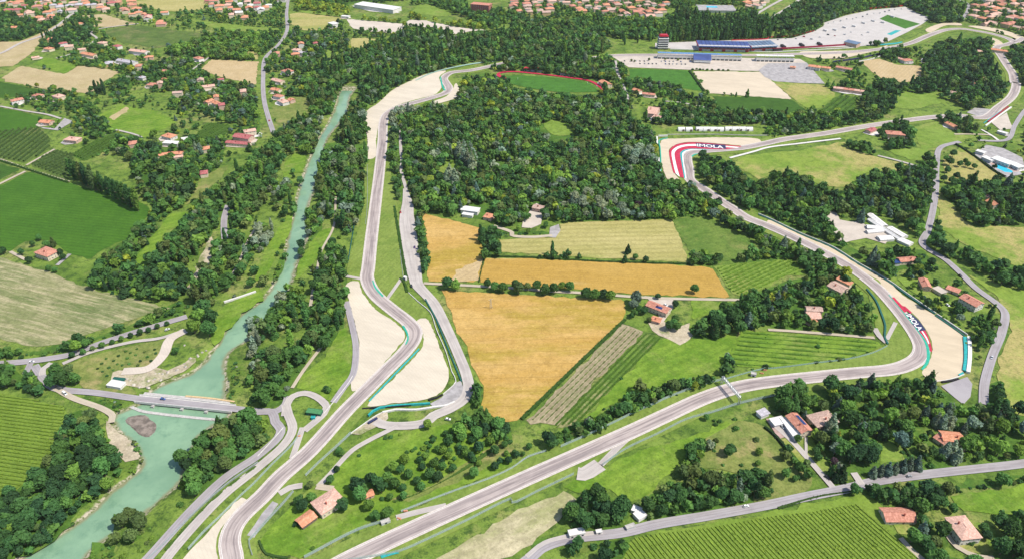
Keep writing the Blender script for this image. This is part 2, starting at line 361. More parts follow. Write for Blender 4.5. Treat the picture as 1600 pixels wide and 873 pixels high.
mbb.add([(p[0], p[1], -1.95) for p in bar_]+[(cx_+(p[0]-cx_)*.8+rng.uniform(-.6, .6), cy_+(p[1]-cy_)*.8+rng.uniform(-.6, .6), -1.15+rng.uniform(-.2, .2)) for p in bar_]+[(cx_, cy_, -.95)],
        [(i, (i+1) % n_, n_+(i+1) % n_, n_+i) for i in range(n_)]+[(n_+i, n_+(i+1) % n_, 2*n_) for i in range(n_)])
tag(mbb.build('gravel_bar', 'mud_bar'), 'grey mud and gravel bar in the river below the weir', None, None, 'structure')
poly('river_shallows', [], 'ground') if 0 else None

# ================================================================== FIELDS
def pang(a, b):                                        # world angle of a direction drawn between two photo pixels
    (x0, y0), (x1, y1) = G(*a), G(*b); return math.atan2(y1-y0, x1-x0)
GD, GM, GL = (.038, .10, .016), (.085, .185, .022), (.15, .26, .035)
field('f_green_crop', (.05, .135, .014), (.07, .17, .018), None, .012, pang((0, 330), (190, 350)), 5.5, .3, 1, .5, (.5, .68), .2)
field('f_green_dark', (.045, .11, .016), (.06, .14, .02), None, .02, pang((0, 250), (40, 262)), 4, .3, 2)
field('f_stubble', (.19, .215, .085), (.28, .275, .135), (.125, .175, .055), .016, pang((0, 450), (200, 500)), 0, 1.2, 3, .5, (.46, .62), .4, .35, (.50, .43, .27))
field('f_tan', (.43, .34, .185), (.51, .415, .24), (.38, .32, .15), .02, .3, 7, .15, 4, .5, (.5, .68), .2)
field('f_tan_warm', (.48, .36, .19), (.54, .415, .24), None, .02, .9, 6, .15, 5, .5, (.5, .68), .15)
field('f_wheat', (.46, .28, .068), (.55, .36, .125), (.37, .27, .045), .014, .04, 0, .25, 6, .55, (.46, .60), .35, .35, (.62, .45, .20), 17)
field('f_wheat2', (.43, .27, .06), (.49, .315, .08), (.54, .39, .15), .012, pang((760, 425), (1100, 440)), 7, .12, 7, .55, (.52, .66), .3, .4, (.58, .40, .14), 14)
field('f_hay', (.36, .33, .11), (.47, .41, .17), (.24, .29, .06), .012, pang((800, 385), (1060, 380)), 9, .25, 8, .5, (.48, .64), .35, .3, (.55, .49, .24))
field('f_green_rough', (.085, .165, .028), (.17, .24, .05), (.27, .26, .09), .014, .5, 0, .3, 9)
field('f_meadow', (.115, .23, .022), (.205, .31, .04), (.23, .28, .07), .02, pang((900, 790), (1150, 650)), 9, .22, 10)
field('f_dry_patch', (.34, .275, .12), (.42, .34, .16), (.22, .25, .06), .02, .9, 0, .2, 24, .5, (.48, .64))
field('f_olive', (.15, .25, .035), (.24, .32, .055), (.42, .35, .14), .0095, .9, 0, .2, 11, .5, (.43, .58))
field('f_lime', (.15, .245, .035), (.21, .305, .055), (.27, .30, .08), .02, .6, 0, .2, 12)
field('f_vine_floor', (.16, .25, .035), (.20, .29, .045), None, .03, 0, 0, .2, 13)
field('f_vine_dark', (.05, .12, .016), (.09, .17, .025), None, .03, 0, 0, .2, 14)
field('f_orchard', (.075, .13, .03), (.12, .18, .04), (.20, .20, .08), .02, 0, 0, .2, 15)
field('f_verge', (.165, .24, .045), (.225, .295, .065), (.125, .21, .035), .02, 1.2, 5, .15, 16, .5, (.5, .68), .3)
field('f_dry', (.42, .375, .22), (.54, .475, .31), (.30, .31, .13), .018, pang((700, 860), (880, 775)), 8, .15, 17, .5, (.5, .66), .5, .35, (.6, .54, .38))
field('f_scrub', (.13, .19, .04), (.25, .27, .08), (.38, .30, .14), .03, .3, 0, .3, 18)
field('f_strip_soil', (.32, .27, .16), (.39, .33, .21), (.24, .26, .11), .04, pang((975, 505), (815, 660)), 4.2, .35, 19)
field('f_strip_green', (.085, .17, .025), (.15, .24, .04), (.38, .32, .17), .03, pang((1008, 520), (865, 655)), 5, .5, 20)
field('f_lawn', (.06, .17, .025), (.075, .20, .03), None, .03, 0, 8, .25, 21)
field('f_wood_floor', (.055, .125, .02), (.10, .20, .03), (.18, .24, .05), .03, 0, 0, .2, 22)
field('f_dirt', (.45, .38, .27), (.56, .49, .37), (.20, .24, .08), .03, 0, 0, .3, 23, .6, (.5, .62))
F_ = lambda name, pts, mat, label, **k: poly(name, pts, mat, 'field', label=label, rough=k.pop('rough', 1.0), **k)
# left bank
F_('field', [(-80,262),(-80,410)]+Q5((0,655),(60,690),(130,640),(190,610),(330,620),(400,690),(560,740),(600,700),(700,650),(800,600),(880,520),(940,430),(850,375),(420,262),(170,195),(0,285)), 'f_green_crop', 'big dark green crop field with faint drill rows by the tiled farmhouse', clear=True)
F_('field', [(-80,240)]+Q5((0,145),(130,178),(0,245))+[(-80,290)], 'f_green_dark', 'small dark green crop field beside a tan track', clear=True)
F_('field', [(-120,395)]+Q5((0,722),(100,755))+M1((350,0),(480,60),(700,120),(1060,205),(900,250),(700,312),(560,360),(430,400),(290,440),(150,440),(0,390))+[(-120,500)], 'f_stubble', 'striped tan and green stubble field above the avenue road', clear=True)
V_LEFT = [(-60,596)]+M1((0,730),(200,765),(420,822))+B1((400,30),(370,185),(270,325),(180,390),(70,480),(0,545))+[(-60,830)]
F_('field', V_LEFT, 'f_vine_floor', 'grass between the vine rows at the left edge', clear=True)
O1 = [(-30,208)]+Q1((240,790),(310,860))+Q5((310,45),(165,140),(0,110))+[(-30,238)]; O2 = Q5((335,55),(470,85),(425,245),(190,155))
O3 = Q1((700,825),(850,860))+Q5((780,0),(640,70),(530,130),(440,90),(520,40)); O4 = Q1((1280,762),(1420,772),(1390,873),(1200,862))
for q_, m_, l_ in ((O1, 'f_orchard', 'ground of the dotted orchard at the left edge'), (O2, 'f_orchard', 'ground of the small dotted orchard before the poplars'), (O3, 'f_vine_dark', 'ground of the narrow vineyard behind the poplar row'), (O4, 'f_vine_dark', 'ground of the small vineyard by the big red-roofed villa')):
    F_('field', q_, m_, l_, clear=True)
F_('meadow', Q1((750,655),(980,690),(1100,765),(900,855),(720,805),(590,725)), 'f_meadow', 'light green meadow among gardens left of the river road', clear=True)
F_('field', Q1((680,730),(780,662),(805,680),(700,750)), 'f_tan', 'narrow tan strip field beside the light meadow', clear=True)
F_('field', [(-60,160)]+Q1((0,672),(110,690),(265,730),(230,790),(0,868))+[(-60,225)], 'f_green_crop', 'green crop field at the left edge below the villas', clear=True)
F_('field', Q1((20,480),(130,410),(400,462),(490,410),(620,425),(750,447),(640,510),(560,585),(330,562),(30,505)), 'f_tan', 'large tan mown field beside the big dark poplars', clear=True)
F_('field', Q1((205,400),(290,358),(490,405),(400,458)), 'f_meadow', 'small green field notched into the tan field', clear=True)
F_('field', [(-40,126)]+Q1((0,510),(200,548),(320,562),(160,595),(0,610))+[(-40,150)], 'f_green_dark', 'dark green strip below the large tan field', clear=True)
F_('field', Q1((640,200),(720,175),(860,158),(1000,180),(1280,212),(1150,270),(960,302),(740,262)), 'f_orchard', 'olive green orchard plot near the top left villas', clear=True)
F_('field', Q1((500,100),(640,90),(845,150),(700,172),(560,165),(640,140)), 'f_tan', 'dry grass slope below the top left town', clear=True)
F_('field', Q1((840,10),(1050,-20),(1280,5),(1260,60),(1070,75),(870,42)), 'f_hay', 'pale hay field at the top left', clear=True)
F_('field', Q1((1180,120),(1400,150),(1587,170))+Q2((150,180),(130,215),(0,200))+Q1((1500,195),(1320,175),(1220,150)), 'f_lime', 'long bright green field below white sheds', clear=True)
F_('field', Q1((1310,372),(1450,378),(1600,385),(1587,525),(1410,492),(1240,440)), 'f_tan_warm', 'square tan field beside the winding road', clear=True)
F_('field', Q1((1530,322),(1600,322),(1600,372),(1540,360)), 'f_hay', 'small yellow field by the road bend', clear=True)
F_('field', [(-60,80)]+Q1((0,262),(120,260),(240,215),(400,130),(420,150),(250,262),(200,330),(80,412),(0,415))+[(-60,110)], 'f_tan', 'dry verges of the road at the top left', clear=True)
F_('field', Q2((210,90),(270,80),(545,112),(480,150),(430,190),(290,190),(215,150)), 'f_hay', 'olive field right of the long road', clear=True)
F_('field', Q2((270,65),(540,85),(550,108),(280,80)), 'f_lime', 'bright green strip above the olive field', clear=True)
F_('gravel_lot', Q2((560,120),(740,135),(900,150),(960,125),(1050,130),(1240,170),(1435,190),(1330,195),(1220,218),(1120,190),(1000,160),(930,160),(870,215),(780,200),(640,195),(590,170)), 'gravel_lot', 'pale bare parking ground among trees at the top', clear=True)
F_('field', Q2((590,240),(680,238),(815,258),(700,285),(640,320),(590,290)), 'f_hay', 'small mown field behind the river wood', clear=True)
F_('lawn', Q2((960,80),(1000,35),(1060,28),(1200,70),(1190,105),(1100,100)), 'f_lime', 'bright green lawn below the brick block', clear=True)
F_('meadow', Q2((120,640),(230,600),(330,610),(320,700),(250,770),(130,770),(90,690)), 'f_scrub', 'rough meadow beside the winding road', clear=True)
F_('meadow', Q2((400,380),(440,310),(520,330),(520,380)), 'f_lime', 'small light clearing left of the river wood', clear=True)
F_('meadow', Q5((820,760),(940,600),(1060,450),(1170,440),(1140,530),(1030,560),(960,720),(900,790)), 'f_meadow', 'strip of bright grass between hedges by the river track', clear=True)
F_('meadow', Q5((1150,400),(1250,250),(1330,180),(1420,150),(1380,230),(1330,270),(1200,380)), 'f_scrub', 'dry grass strip below the villa garden', clear=True)
F_('meadow', Q5((1190,873),(1220,770),(1300,600),(1330,640),(1320,760),(1240,873))+M1((1180,80),(1120,100)), 'f_dirt', 'bare sandy strip among riverside trees', clear=True)
F_('meadow', Q5((860,230),(950,195),(1060,215),(1010,260),(880,280)), 'f_green_dark', 'dark grass clearing behind the poplar row', clear=True)
F_('meadow', Q6((0,873),(20,760),(120,580),(200,470),(240,430),(215,560),(130,700),(60,860)), 'f_meadow', 'bright grass bank left of the river', clear=True)
F_('meadow', Q6((255,770),(340,640),(400,560),(470,540),(460,650),(390,720),(320,800),(250,870)), 'f_meadow', 'bright grass bank right of the river', clear=True)
F_('meadow', Q6((150,170),(240,80),(310,90),(290,200),(230,200),(190,260)), 'f_meadow', 'grass by the riverbank willows', clear=True)
F_('meadow', M1((1350,230),(1587,60))+M2((60,150),(0,180))+M1((1500,230),(1340,440),(1300,400)), 'f_meadow', 'grass slope on the outside of the river bend', clear=True)
F_('meadow', M2((250,690),(300,600),(430,500),(520,330),(560,320),(590,400),(590,600),(540,680),(450,790),(380,730)), 'f_meadow', 'bright green grass beside the gravel trap at the chicane', clear=True)
F_('meadow', M1((390,560),(820,430),(990,410),(1050,400),(1000,500),(920,570),(720,590),(690,640),(800,690),(870,740),(750,745),(500,690),(440,610)), 'f_scrub', 'dry slope dotted with saplings above the bridge', clear=True)
F_('bare_ground', M1((700,600),(760,580),(900,600),(940,560),(1000,580),(1060,590),(1200,500),(1230,500),(1180,580),(1030,650),(930,690),(880,700),(790,680),(680,660)), 'f_dirt', 'pale rubble ground at the river intake', clear=True)
F_('bare_ground', B1((660,10),(700,60),(780,120),(860,210),(885,250),(800,270),(740,240),(680,160)), 'f_dirt', 'pale rubble bank inside the lower river bend', clear=True)
# the middle
F_('wheat_field', Q6((1022,452),(1200,490),(1420,550),(1388,600),(1410,722),(1372,873))+Q6((1062,873),(1065,650),(1050,540)), 'f_wheat', 'upper golden wheat field beside the service road', clear=True)
F_('field', Q6((1210,873),(1240,800),(1405,730),(1370,873)), 'f_tan_warm', 'pale harvested corner of the upper wheat field', clear=True)
F_('wheat_field', [(757,403),(800,404),(920,408),(1072,415),(1113,419),(1141,466),(1010,461),(900,452),(748,442)], 'f_wheat2', 'long golden wheat field between hedge and farm lane', clear=True)
F_('wheat_field', [(689,454),(800,460),(978,469),(975,500),(940,534),(810,660),(780,655),(750,642),(757,607),(737,572),(716,515)], 'f_wheat', 'large golden wheat field below the row of round trees', clear=True)
F_('field', [(784,374),(870,371),(876,349),(960,346),(1048,343),(1062,370),(1077,410),(930,403),(783,394)], 'f_hay', 'pale yellow hay field below the park wood', clear=True)
F_('field', Q7((990,490),(1200,470),(1300,520),(1420,575),(1545,655),(1500,722),(1290,750),(1100,690)), 'f_green_rough', 'rough green field beside the pale hay field', clear=True)
R13 = Q7((1255,780),(1400,765),(1587,745))+Q8((170,738),(200,780),(235,830))+M4((110,0),(0,72))+M3((1420,135),(1350,100),(1290,0))
F_('field', R13, 'f_lime', 'grass of the bright vineyard by the wood', clear=True)
F_('field', [(972,505),(1008,519),(940,584),(870,664),(822,660)], 'f_strip_soil', 'brown ploughed strip beside the wheat', clear=True)
F_('field', [(1008,519),(1032,528),(960,600),(900,662),(868,668)], 'f_strip_green', 'green strip plots below the farmhouse', clear=True)
F_('field', [(1032,530),(1075,530),(1110,530),(1150,520),(1156,530),(1130,570),(1090,592),(1040,600),(1000,612),(960,630),(905,665),(960,602)], 'f_meadow', 'rough green slope above the track straight', clear=True)
F_('field', [(1080,470),(1156,470),(1140,480),(1110,490),(1080,500)], 'f_meadow', 'small lawn field right of the farmhouse', clear=True)
VG = [(1158,517),(1230,520),(1366,531),(1378,541),(1326,560),(1250,568),(1200,574),(1150,572),(1138,560),(1148,540)]
F_('field', VG, 'f_meadow', 'green slope with faint rows inside the right-hand bend', clear=True)
F_('bare_ground', M3((830,290),(940,280),(1000,330),(1110,290),(1115,390),(1050,430),(900,370)), 'f_dirt', 'dry yard ground below the farmhouse', clear=True)
F_('lawn', B2((40,720),(150,620),(350,430),(520,300),(700,150),(880,90),(1030,60),(1240,30),(1587,130),(1587,290),(1460,360),(1000,540),(640,690),(300,850),(100,860),(20,800)), 'f_meadow', 'green grass and orchard inside the hairpin')
F_('field', B2((830,500),(1000,460),(1300,280),(1480,170),(1587,130),(1587,200),(1300,370),(950,520)), 'f_scrub', 'dry grass strip between orchard and straight')
# right side
F_('field', [(983,108),(1077,111),(1103,144),(1060,138),(985,122)], 'f_lawn', 'green sports field beside the car park', clear=True)
F_('field', [(1082,112),(1190,113),(1200,120),(1238,156),(1105,146)], 'gravel_far', 'pale cut field below the car park', clear=True)
F_('field', Q4((10,490),(60,510),(200,520),(350,530),(425,590),(340,672),(240,672),(150,610)), 'f_olive', 'olive green plot below the grey car park', clear=True)
R4 = Q4((345,672),(420,600),(550,600),(540,690),(400,715),(280,700)); F_('field', R4, 'f_vine_dark', 'ground of the far dark vineyard', clear=True)
F_('field', Q3((1250,600),(1400,605))+Q4((0,605),(150,622),(270,710),(0,702))+Q3((1300,690)), 'f_green_dark', 'dark green plot beside the far vineyard', clear=True)
F_('field', Q4((570,385),(690,365),(800,405),(945,410),(955,500),(830,515),(700,490),(640,440)), 'f_tan_warm', 'tan field below the pit straight', clear=True)
F_('meadow', Q4((780,640),(800,600),(850,570),(950,590),(1060,570),(1080,640),(900,680),(790,670)), 'f_lime', 'light green clearing in the hillside wood', clear=True)
F_('field', [(1143,254),(1170,243),(1250,235),(1318,222),(1330,235),(1360,243),(1430,262),(1420,266),(1351,270),(1326,293),(1296,293),(1258,280),(1233,272),(1205,275),(1183,280)], 'f_olive', 'big green field with dry patches behind the red kerb corner', clear=True)
F_('field', [(1424,200),(1465,190),(1490,208),(1530,211),(1500,222),(1465,230),(1440,235),(1432,215)], 'f_lime', 'grass plot by the hilltop chicane', clear=True)
F_('field', Q8((750,60),(860,50),(990,50),(960,130),(880,120),(790,85)), 'f_lime', 'small green field beside the curving lane', clear=True)
F_('field', Q8((1050,320),(1080,340),(1150,400),(1200,480),(1290,545),(1430,530),(1587,540))+[(1680,360),(1680,440)]+Q8((1587,800),(1450,740),(1250,660),(1100,570),(1040,530),(1060,440)), 'f_olive', 'dry olive field on the right edge', clear=True)
F_('field', Q8((1090,120),(1190,40),(1300,110),(1450,230),(1300,260),(1100,270)), 'f_olive', 'grass plot with round trees by the pool club', clear=True)
F_('field', M4((1240,0),(1350,40),(1587,100))+[(1700,470),(1700,660)]+M4((1587,870),(1500,870),(1430,620),(1440,480),(1510,370),(1470,210),(1400,110)), 'f_olive', 'dry grass hill at the right edge', clear=True)
F_('field', M4((800,20),(930,130),(1030,200),(1170,240),(1160,190),(1100,120),(900,0)), 'f_lime', 'gardens beside the long gravel run-off', clear=False)
F_('field', B4((700,280),(720,170),(760,140),(850,240),(800,270)), 'f_lime', 'garden lawn among dark trees', clear=True)
F_('lawn', B4((250,250),(210,100),(280,120),(400,340),(390,370),(320,330)), 'f_lime', 'garden lawn below the solar house', clear=True)
F_('lawn', B4((120,120),(70,130),(240,310),(240,260)), 'f_olive', 'grass strip beside the gravel drive', clear=True)
F_('field', B3((330,425),(560,300),(800,200),(1200,80),(1400,0),(1430,10),(1250,110),(1130,150),(1060,250),(1000,330),(900,430),(800,500),(740,530),(680,500),(600,440),(480,450),(400,480)), 'f_meadow', 'bright green meadow below the long straight', clear=True)
F_('field', B3((312,450),(400,490),(320,600),(270,660),(200,720),(110,800),(40,830),(0,850))+[(740,900),(620,900)]+B3((-440,860),(0,590)), 'f_dry', 'dry straw-coloured field by the straight', clear=True)
F_('field', B3((1160,150),(1420,10),(1587,60))+B4((100,200),(270,340),(280,430),(220,470),(0,520))+B3((1500,530),(1480,350),(1100,300)), 'f_scrub', 'scrubby slope with dry patches left of the hedge')
V_RIGHT = [(955,900)]+B3((720,860),(760,790),(985,845)) if 0 else [(960,905),(985,838),(1010,832),(1100,822),(1200,804)]+B4((250,570),(540,520),(640,620),(930,873))+[(1455,905)]
F_('field', B3((700,873),(740,760),(1200,650),(1587,590))+B4((0,590),(500,480),(640,470),(700,560),(760,700),(930,873))+[(1460,910),(930,910)], 'f_vine_floor', 'grass between the vine rows at the lower right', clear=True)
F_('field', [(1487,776),(1600,756),(1700,740),(1700,830),(1600,806),(1553,803),(1502,798)], 'f_meadow', 'green field behind the white farmhouse', clear=True)
F_('lawn', B4((1090,640),(1200,600),(1420,700),(1380,830),(1200,830),(1100,720)), 'f_olive', 'lawn round the white farmhouse', clear=True)
F_('lawn', B4((760,650),(930,620),(980,660),(830,730)), 'f_olive', 'yard below the long tiled barn', clear=True)
# pavings
def paved(name, pts, mat, label, **k): return poly(name, pts, mat, 'gravel', label=label, clear=k.pop('clear', True), **k)
paved('paddock', Q4((330,150),(480,100),(640,65),(850,45),(940,90),(1010,112),(960,150),(870,200),(740,262),(640,282),(560,292),(300,300),(0,312),(-200,320),(-700,300),(-700,270),(0,245),(150,240),(280,200),(345,165)), 'paddock_paving', 'pale grey paddock behind the pits')
paved('paddock_lawn', Q4((690,120),(740,95),(945,152),(850,182)), 'f_lawn', 'rectangle of grass in the paddock')
paved('painted_paddock', Q4((735,215),(790,190),(825,192),(765,222)), 'teal', 'teal painted patch in the paddock')
paved('car_park', [(955,88),(1100,90),(1250,93),(1262,100),(1210,112),(1190,112),(1082,110),(982,106)], 'tan_paving', 'tan car park in front of the grandstand')
paved('car_park', Q4((0,395),(240,392),(290,450),(352,522),(200,518),(40,508),(-20,480),(-60,440)), 'grey_paving', 'grey car park right of the grandstand')
paved('pool_terrace', Z(1480,130,5.458)((230,620),(330,530),(480,560),(640,640),(655,700),(600,740),(640,780),(500,810),(420,750),(330,680)), 'grey_paving', 'paved grounds of the pool club')
paved('pool_terrace', Z(1480,130,5.458)((340,670),(400,655),(600,700),(640,730),(600,760),(480,760),(380,705)), 'pink_paving', 'pink paving around the outdoor pool')
paved('swimming_pool', Z(1480,130,5.458)((390,705),(440,695),(560,755),(550,768),(490,762),(420,728)), 'pool_water', 'bright blue outdoor swimming pool of the club')
paved('yard', Z(1170,620,8.73)((230,300),(310,290),(390,400),(560,560),(540,590),(490,550),(410,575)), 'pink_paving', 'pink paved yard beside the white canopy')
paved('yard', Z(1170,620,8.73)((410,410),(470,350),(600,540),(560,570)), 'grey_paving', 'grey paved yard beside the white canopy')
paved('yard', M3((820,130),(1000,145),(1000,200),(940,290),(900,310),(860,280),(950,240)), 'tan_paving', 'pale yard around the tiled farmhouse')
paved('yard', Q1((250,790),(340,800),(400,735),(455,755),(360,812),(270,800)), 'grey_paving', 'grey yard of the house at the left edge')
paved('tarmac_apron', [(1470,603),(1511,589),(1519,600),(1516,620),(1505,632),(1492,622)], 'road_asphalt', 'grey tarmac apron below the gravel run-off')
paved('yard', Z(1280,320,8.73)((90,200),(150,85),(240,120),(280,210),(440,240),(560,230),(640,290),(840,300),(1000,420),(900,540),(640,460),(430,500),(330,530),(250,490),(230,410),(100,400),(220,300),(130,260)), 'tan_paving', 'pale stony grounds of the plant nursery')
paved('yard', Q7((60,540),(70,490),(110,440),(150,390),(200,410),(240,440),(190,460),(180,520),(120,545)), 'tan_paving', 'stony yard of the house in the park wood', clear=False)
paved('yard', Q4((1230,700),(1280,672),(1380,680),(1330,735)), 'grey_paving', 'grey apron at the hilltop chicane')
paved('yard', Q4((1380,760),(1480,700),(1500,760),(1520,800),(1440,810)), 'tan_paving', 'parking ground below the hilltop chicane')
paved('road_apron', Q2((1060,130),(1125,80),(1130,130),(1110,160)), 'gravel_lot', 'pale drive crossing the lawn at the top') if 0 else None
paved('drive', Q7((230,600),(235,540),(290,520),(300,560),(270,605)), 'grey_paving', 'grey farm drive beside the hay field')

# ================================================================== CIRCUIT
TR_A = [(1600,60)]+Q4((1530,262),(1480,240),(1380,212),(1300,197),(1200,183),(1110,188),(1000,222),(870,275),(700,308),(450,330),(200,338))+Q3((1587,345),(1200,347),(900,345),(640,348))+[(930,91),(870,93),(800,97)]
TR_B = [(800,97)]+Q2((1540,395),(1330,440),(1210,455),(1166,488),(1180,520),(1196,548),(1175,580),(1100,607),(1000,635),(880,670),(812,712),(790,765),(785,873))+Q6((765,200),(735,450),(712,640),(695,800))+M2((688,10),(700,60),(745,130),(850,220),(940,290),(985,345),(975,405),(920,480),(800,600),(700,700),(560,840))+B2((330,210),(150,370),(50,478))+B1((1490,620),(1440,700),(1425,780),(1440,860))
TOSA = [(366,890),(385,915),(420,930),(470,915)]
TR_C = [(549,873)]+B3((0,415),(500,193),(760,77))+M3((950,873),(1200,760),(1400,697),(1587,665))+M4((300,632),(550,607),(760,588),(860,560),(930,515),(950,460),(930,400),(850,280),(760,170),(680,85),(590,12))+Q8((480,770),(200,622),(0,532))+Q7((1450,478),(1370,425),(1300,380),(1200,310))+Z(1020,195,8.73)((510,760),(490,620),(465,500),(470,430),(540,385),(680,368),(900,350),(1200,325),(1400,290),(1571,255))+Q4((100,868),(350,832),(620,785),(900,745),(1050,728),(1200,722))
TR_D = Z(1480,130,5.458)((215,345),(300,300),(440,210),(540,130),(580,60),(585,0))+Q4((1530,520),(1515,460),(1475,400),(1440,345),(1415,312),(1425,292),(1490,278),(1530,262))
TR = catmull(world(TR_A+TR_B[1:]+TOSA+TR_C), False, 4.); TR2 = catmull(world(TR_C[-3:]+TR_D[1:]), False, 4.)
TR = TR[:]; NTR = normals(TR)
TW = 12.6
ribbon('race_track', TR, TW, 'track_asphalt', 'track', 'grey asphalt racing circuit winding through the whole valley', worldpts=True, margin=5)
ribbon('race_track', TR2, TW, 'track_asphalt', 'track', 'hilltop part of the racing circuit climbing to the far hairpins', worldpts=True, margin=5)
for P_ in (TR, TR2):
    for s_ in (-1, 1):
        ribbon('track_edge', P_, .95, 'edge_concrete', 'mark', 'pale concrete edge along the circuit', off=s_*(TW/2+.2), worldpts=True, clear=False)
        ribbon('edge_line', P_, .28, 'white_paint', 'mark', 'white edge line of the circuit', off=s_*(TW/2-.9), worldpts=True, clear=False)
def vg(pts, label, **k): return poly('mown_verge', pts, 'f_verge', 'verge', smooth=k.pop('smooth', True), label=label, clear=True, **k)
ribbon('mown_verge', TR, 30, 'f_verge', 'verge', 'mown grass verge along the circuit', worldpts=True, clear=False)
ribbon('mown_verge', TR2, 24, 'f_verge', 'verge', 'mown grass verge along the hilltop part of the circuit', worldpts=True, clear=False)
vg([(597,286),(612,288),(620,320),(631,425),(631,450),(645,465),(668,490),(664,497),(648,500),(610,468),(582,430),(590,350)], 'wide mown grass between the straight and the service road')
vg([(574,255),(588,255),(572,410),(566,432),(546,432),(553,380),(570,330)], 'mown grass strip left of the straight')
vg([(1198,577),(1326,562),(1385,542),(1368,512),(1352,440),(1372,460),(1398,505),(1420,540),(1422,557),(1404,573),(1330,583),(1200,600)], 'mown grass inside the right-hand bend', smooth=False)
vg(M2((490,790),(580,700),(590,740),(580,800),(470,860),(430,860)), 'grass triangle beside the chicane run-off')
def gv(pts, label, mat='gravel', **k): return poly('gravel_trap', pts, mat, 'gravel', smooth=True, label=label, clear=True, step=3., **k)
gv(M2((556,65),(585,40),(630,40),(660,110),(750,220),(850,285),(918,350),(922,395),(885,440),(780,560),(605,722),(590,640),(625,530),(640,430),(612,290),(575,150)), 'cream gravel trap left of the chicane')
gv(M2((1000,278),(1050,266),(1085,310),(1140,450),(1195,600),(1190,660),(1150,720),(1060,768),(860,795),(690,812),(705,785),(850,645),(990,500),(1040,425),(1030,340)), 'cream gravel trap right of the chicane')
gv(Q2((1175,442),(1137,480),(1150,545),(1105,590),(1000,618),(870,658),(795,700),(765,760),(745,873))+Q6((738,105),(700,118),(692,0))+Q2((682,700),(760,640),(850,560),(950,508),(1050,465)), 'long cream gravel trap at the first chicane')
gv(Q2((1240,520),(1258,590),(1205,625),(1050,658),(1100,632),(1180,600),(1215,562)), 'small gravel trap inside the first chicane')
gv(Z(320,760,7.725)((460,130),(515,165),(440,250),(330,350),(230,460),(165,570),(140,680),(135,800),(150,900),(-60,980),(-300,960),(0,600),(180,400)), 'cream gravel trap outside the hairpin')
gv(Q8((0,515),(200,602),(400,702),(560,800),(690,873))+Z(1370,440,5.1375)((30,40),(100,100),(170,170),(280,250),(370,350),(430,460),(445,560),(400,690),(360,725),(440,800),(520,800),(640,770),(690,720),(690,440),(600,370),(460,270),(300,170),(170,80))+Q8((750,878),(560,772),(400,672),(200,586),(0,494)), 'tan gravel run-off outside the right-hand bend', 'gravel_tan')
gv(Z(1020,195,8.73)((100,255),(150,205),(400,195),(900,180),(1430,200),(1480,245),(1300,290),(1000,275),(600,245),(430,250),(300,285),(220,350),(225,420),(260,580),(310,690),(360,760),(220,760),(150,640),(110,450)), 'pale gravel round the red striped run-off', 'gravel_far')
gv(Q4((975,190),(1100,145),(1190,148),(1200,160),(1110,160),(1000,205)), 'tan gravel strip at the far bend', 'gravel_tan')
gv(Q4((1240,165),(1320,165),(1440,185),(1600,240),(1640,290),(1560,270),(1530,240),(1400,200)), 'long tan gravel strip at the top right bend', 'gravel_tan')
gv(Q4((1370,235),(1400,240),(1455,272),(1430,288),(1375,275)), 'small gravel triangle at the top right bend', 'gravel_tan')
gv(Q4((200,325),(380,320),(640,310),(740,285),(720,300),(600,335),(440,365),(250,360)), 'tan strip along the pit straight', 'gravel_far')
poly('bare_ground', Z(540,580,7.27)((70,720),(120,660),(250,590),(400,470),(495,470),(490,560),(430,600),(300,650),(150,740)), 'f_dirt', 'gravel', label='sandy patch beside the service road corner', rough=.4)
poly('tarmac_apron', Z(540,580,7.27)((960,370),(1090,300),(1250,130),(1310,110),(1335,180),(1330,260),(1250,340),(1120,390),(1000,410)), 'grey_paving', 'gravel', label='grey apron behind the right gravel trap')
# painted run-off, kerbs
def band(name, A, B, mat, label, step=3.): 
    A, B = catmull(world(A), False, step), catmull(world(B), False, step); n = max(len(A), len(B))
    return strip(name, resample(A, 1e-9+np.sum(np.hypot(*np.diff(A, axis=0).T))/n)[:n], resample(B, 1e-9+np.sum(np.hypot(*np.diff(B, axis=0).T))/n)[:n], mat, lay('mark'), label=label)
ZA = Z(1020,195,8.73)
c0 = ZA((1215,302),(1000,285),(590,252),(440,257),(310,285),(235,345),(222,400),(240,500),(268,620),(290,680))
c1 = ZA((1180,315),(1000,300),(590,275),(450,280),(335,308),(265,360),(254,405),(272,515),(300,640),(320,695))
c2 = ZA((1140,328),(1000,318),(590,300),(465,303),(350,335),(303,380),(294,410),(312,520),(342,640),(372,738))
c3 = ZA((1010,345),(900,347),(590,337),(470,342),(400,365),(372,395),(372,430),(390,530),(410,650),(427,748))
c4 = ZA((700,348),(640,347),(580,346),(500,350),(440,366),(402,395),(398,430),(408,530),(428,650),(445,758))
c5 = ZA((700,354),(640,354),(585,354),(510,358),(455,374),(422,400),(416,432),(424,530),(445,650),(462,762))
ROADS.append((catmull(world(Q8((-80,462),(0,503),(200,594),(400,685),(560,785),(690,868)))), 13))
band('painted_runoff', c0, c1, 'kerb_red', 'outer red band of the painted corner run-off'); band('painted_runoff', c1, c2, 'white_paint', 'white band of the painted corner run-off')
band('painted_runoff', c2, c3, 'kerb_red', 'wide inner red band of the painted corner run-off'); band('painted_runoff', c3, c4, 'teal', 'dark teal kerb of the painted corner'); band('painted_runoff', c4, c5, 'white_paint', 'white kerb line of the painted corner')
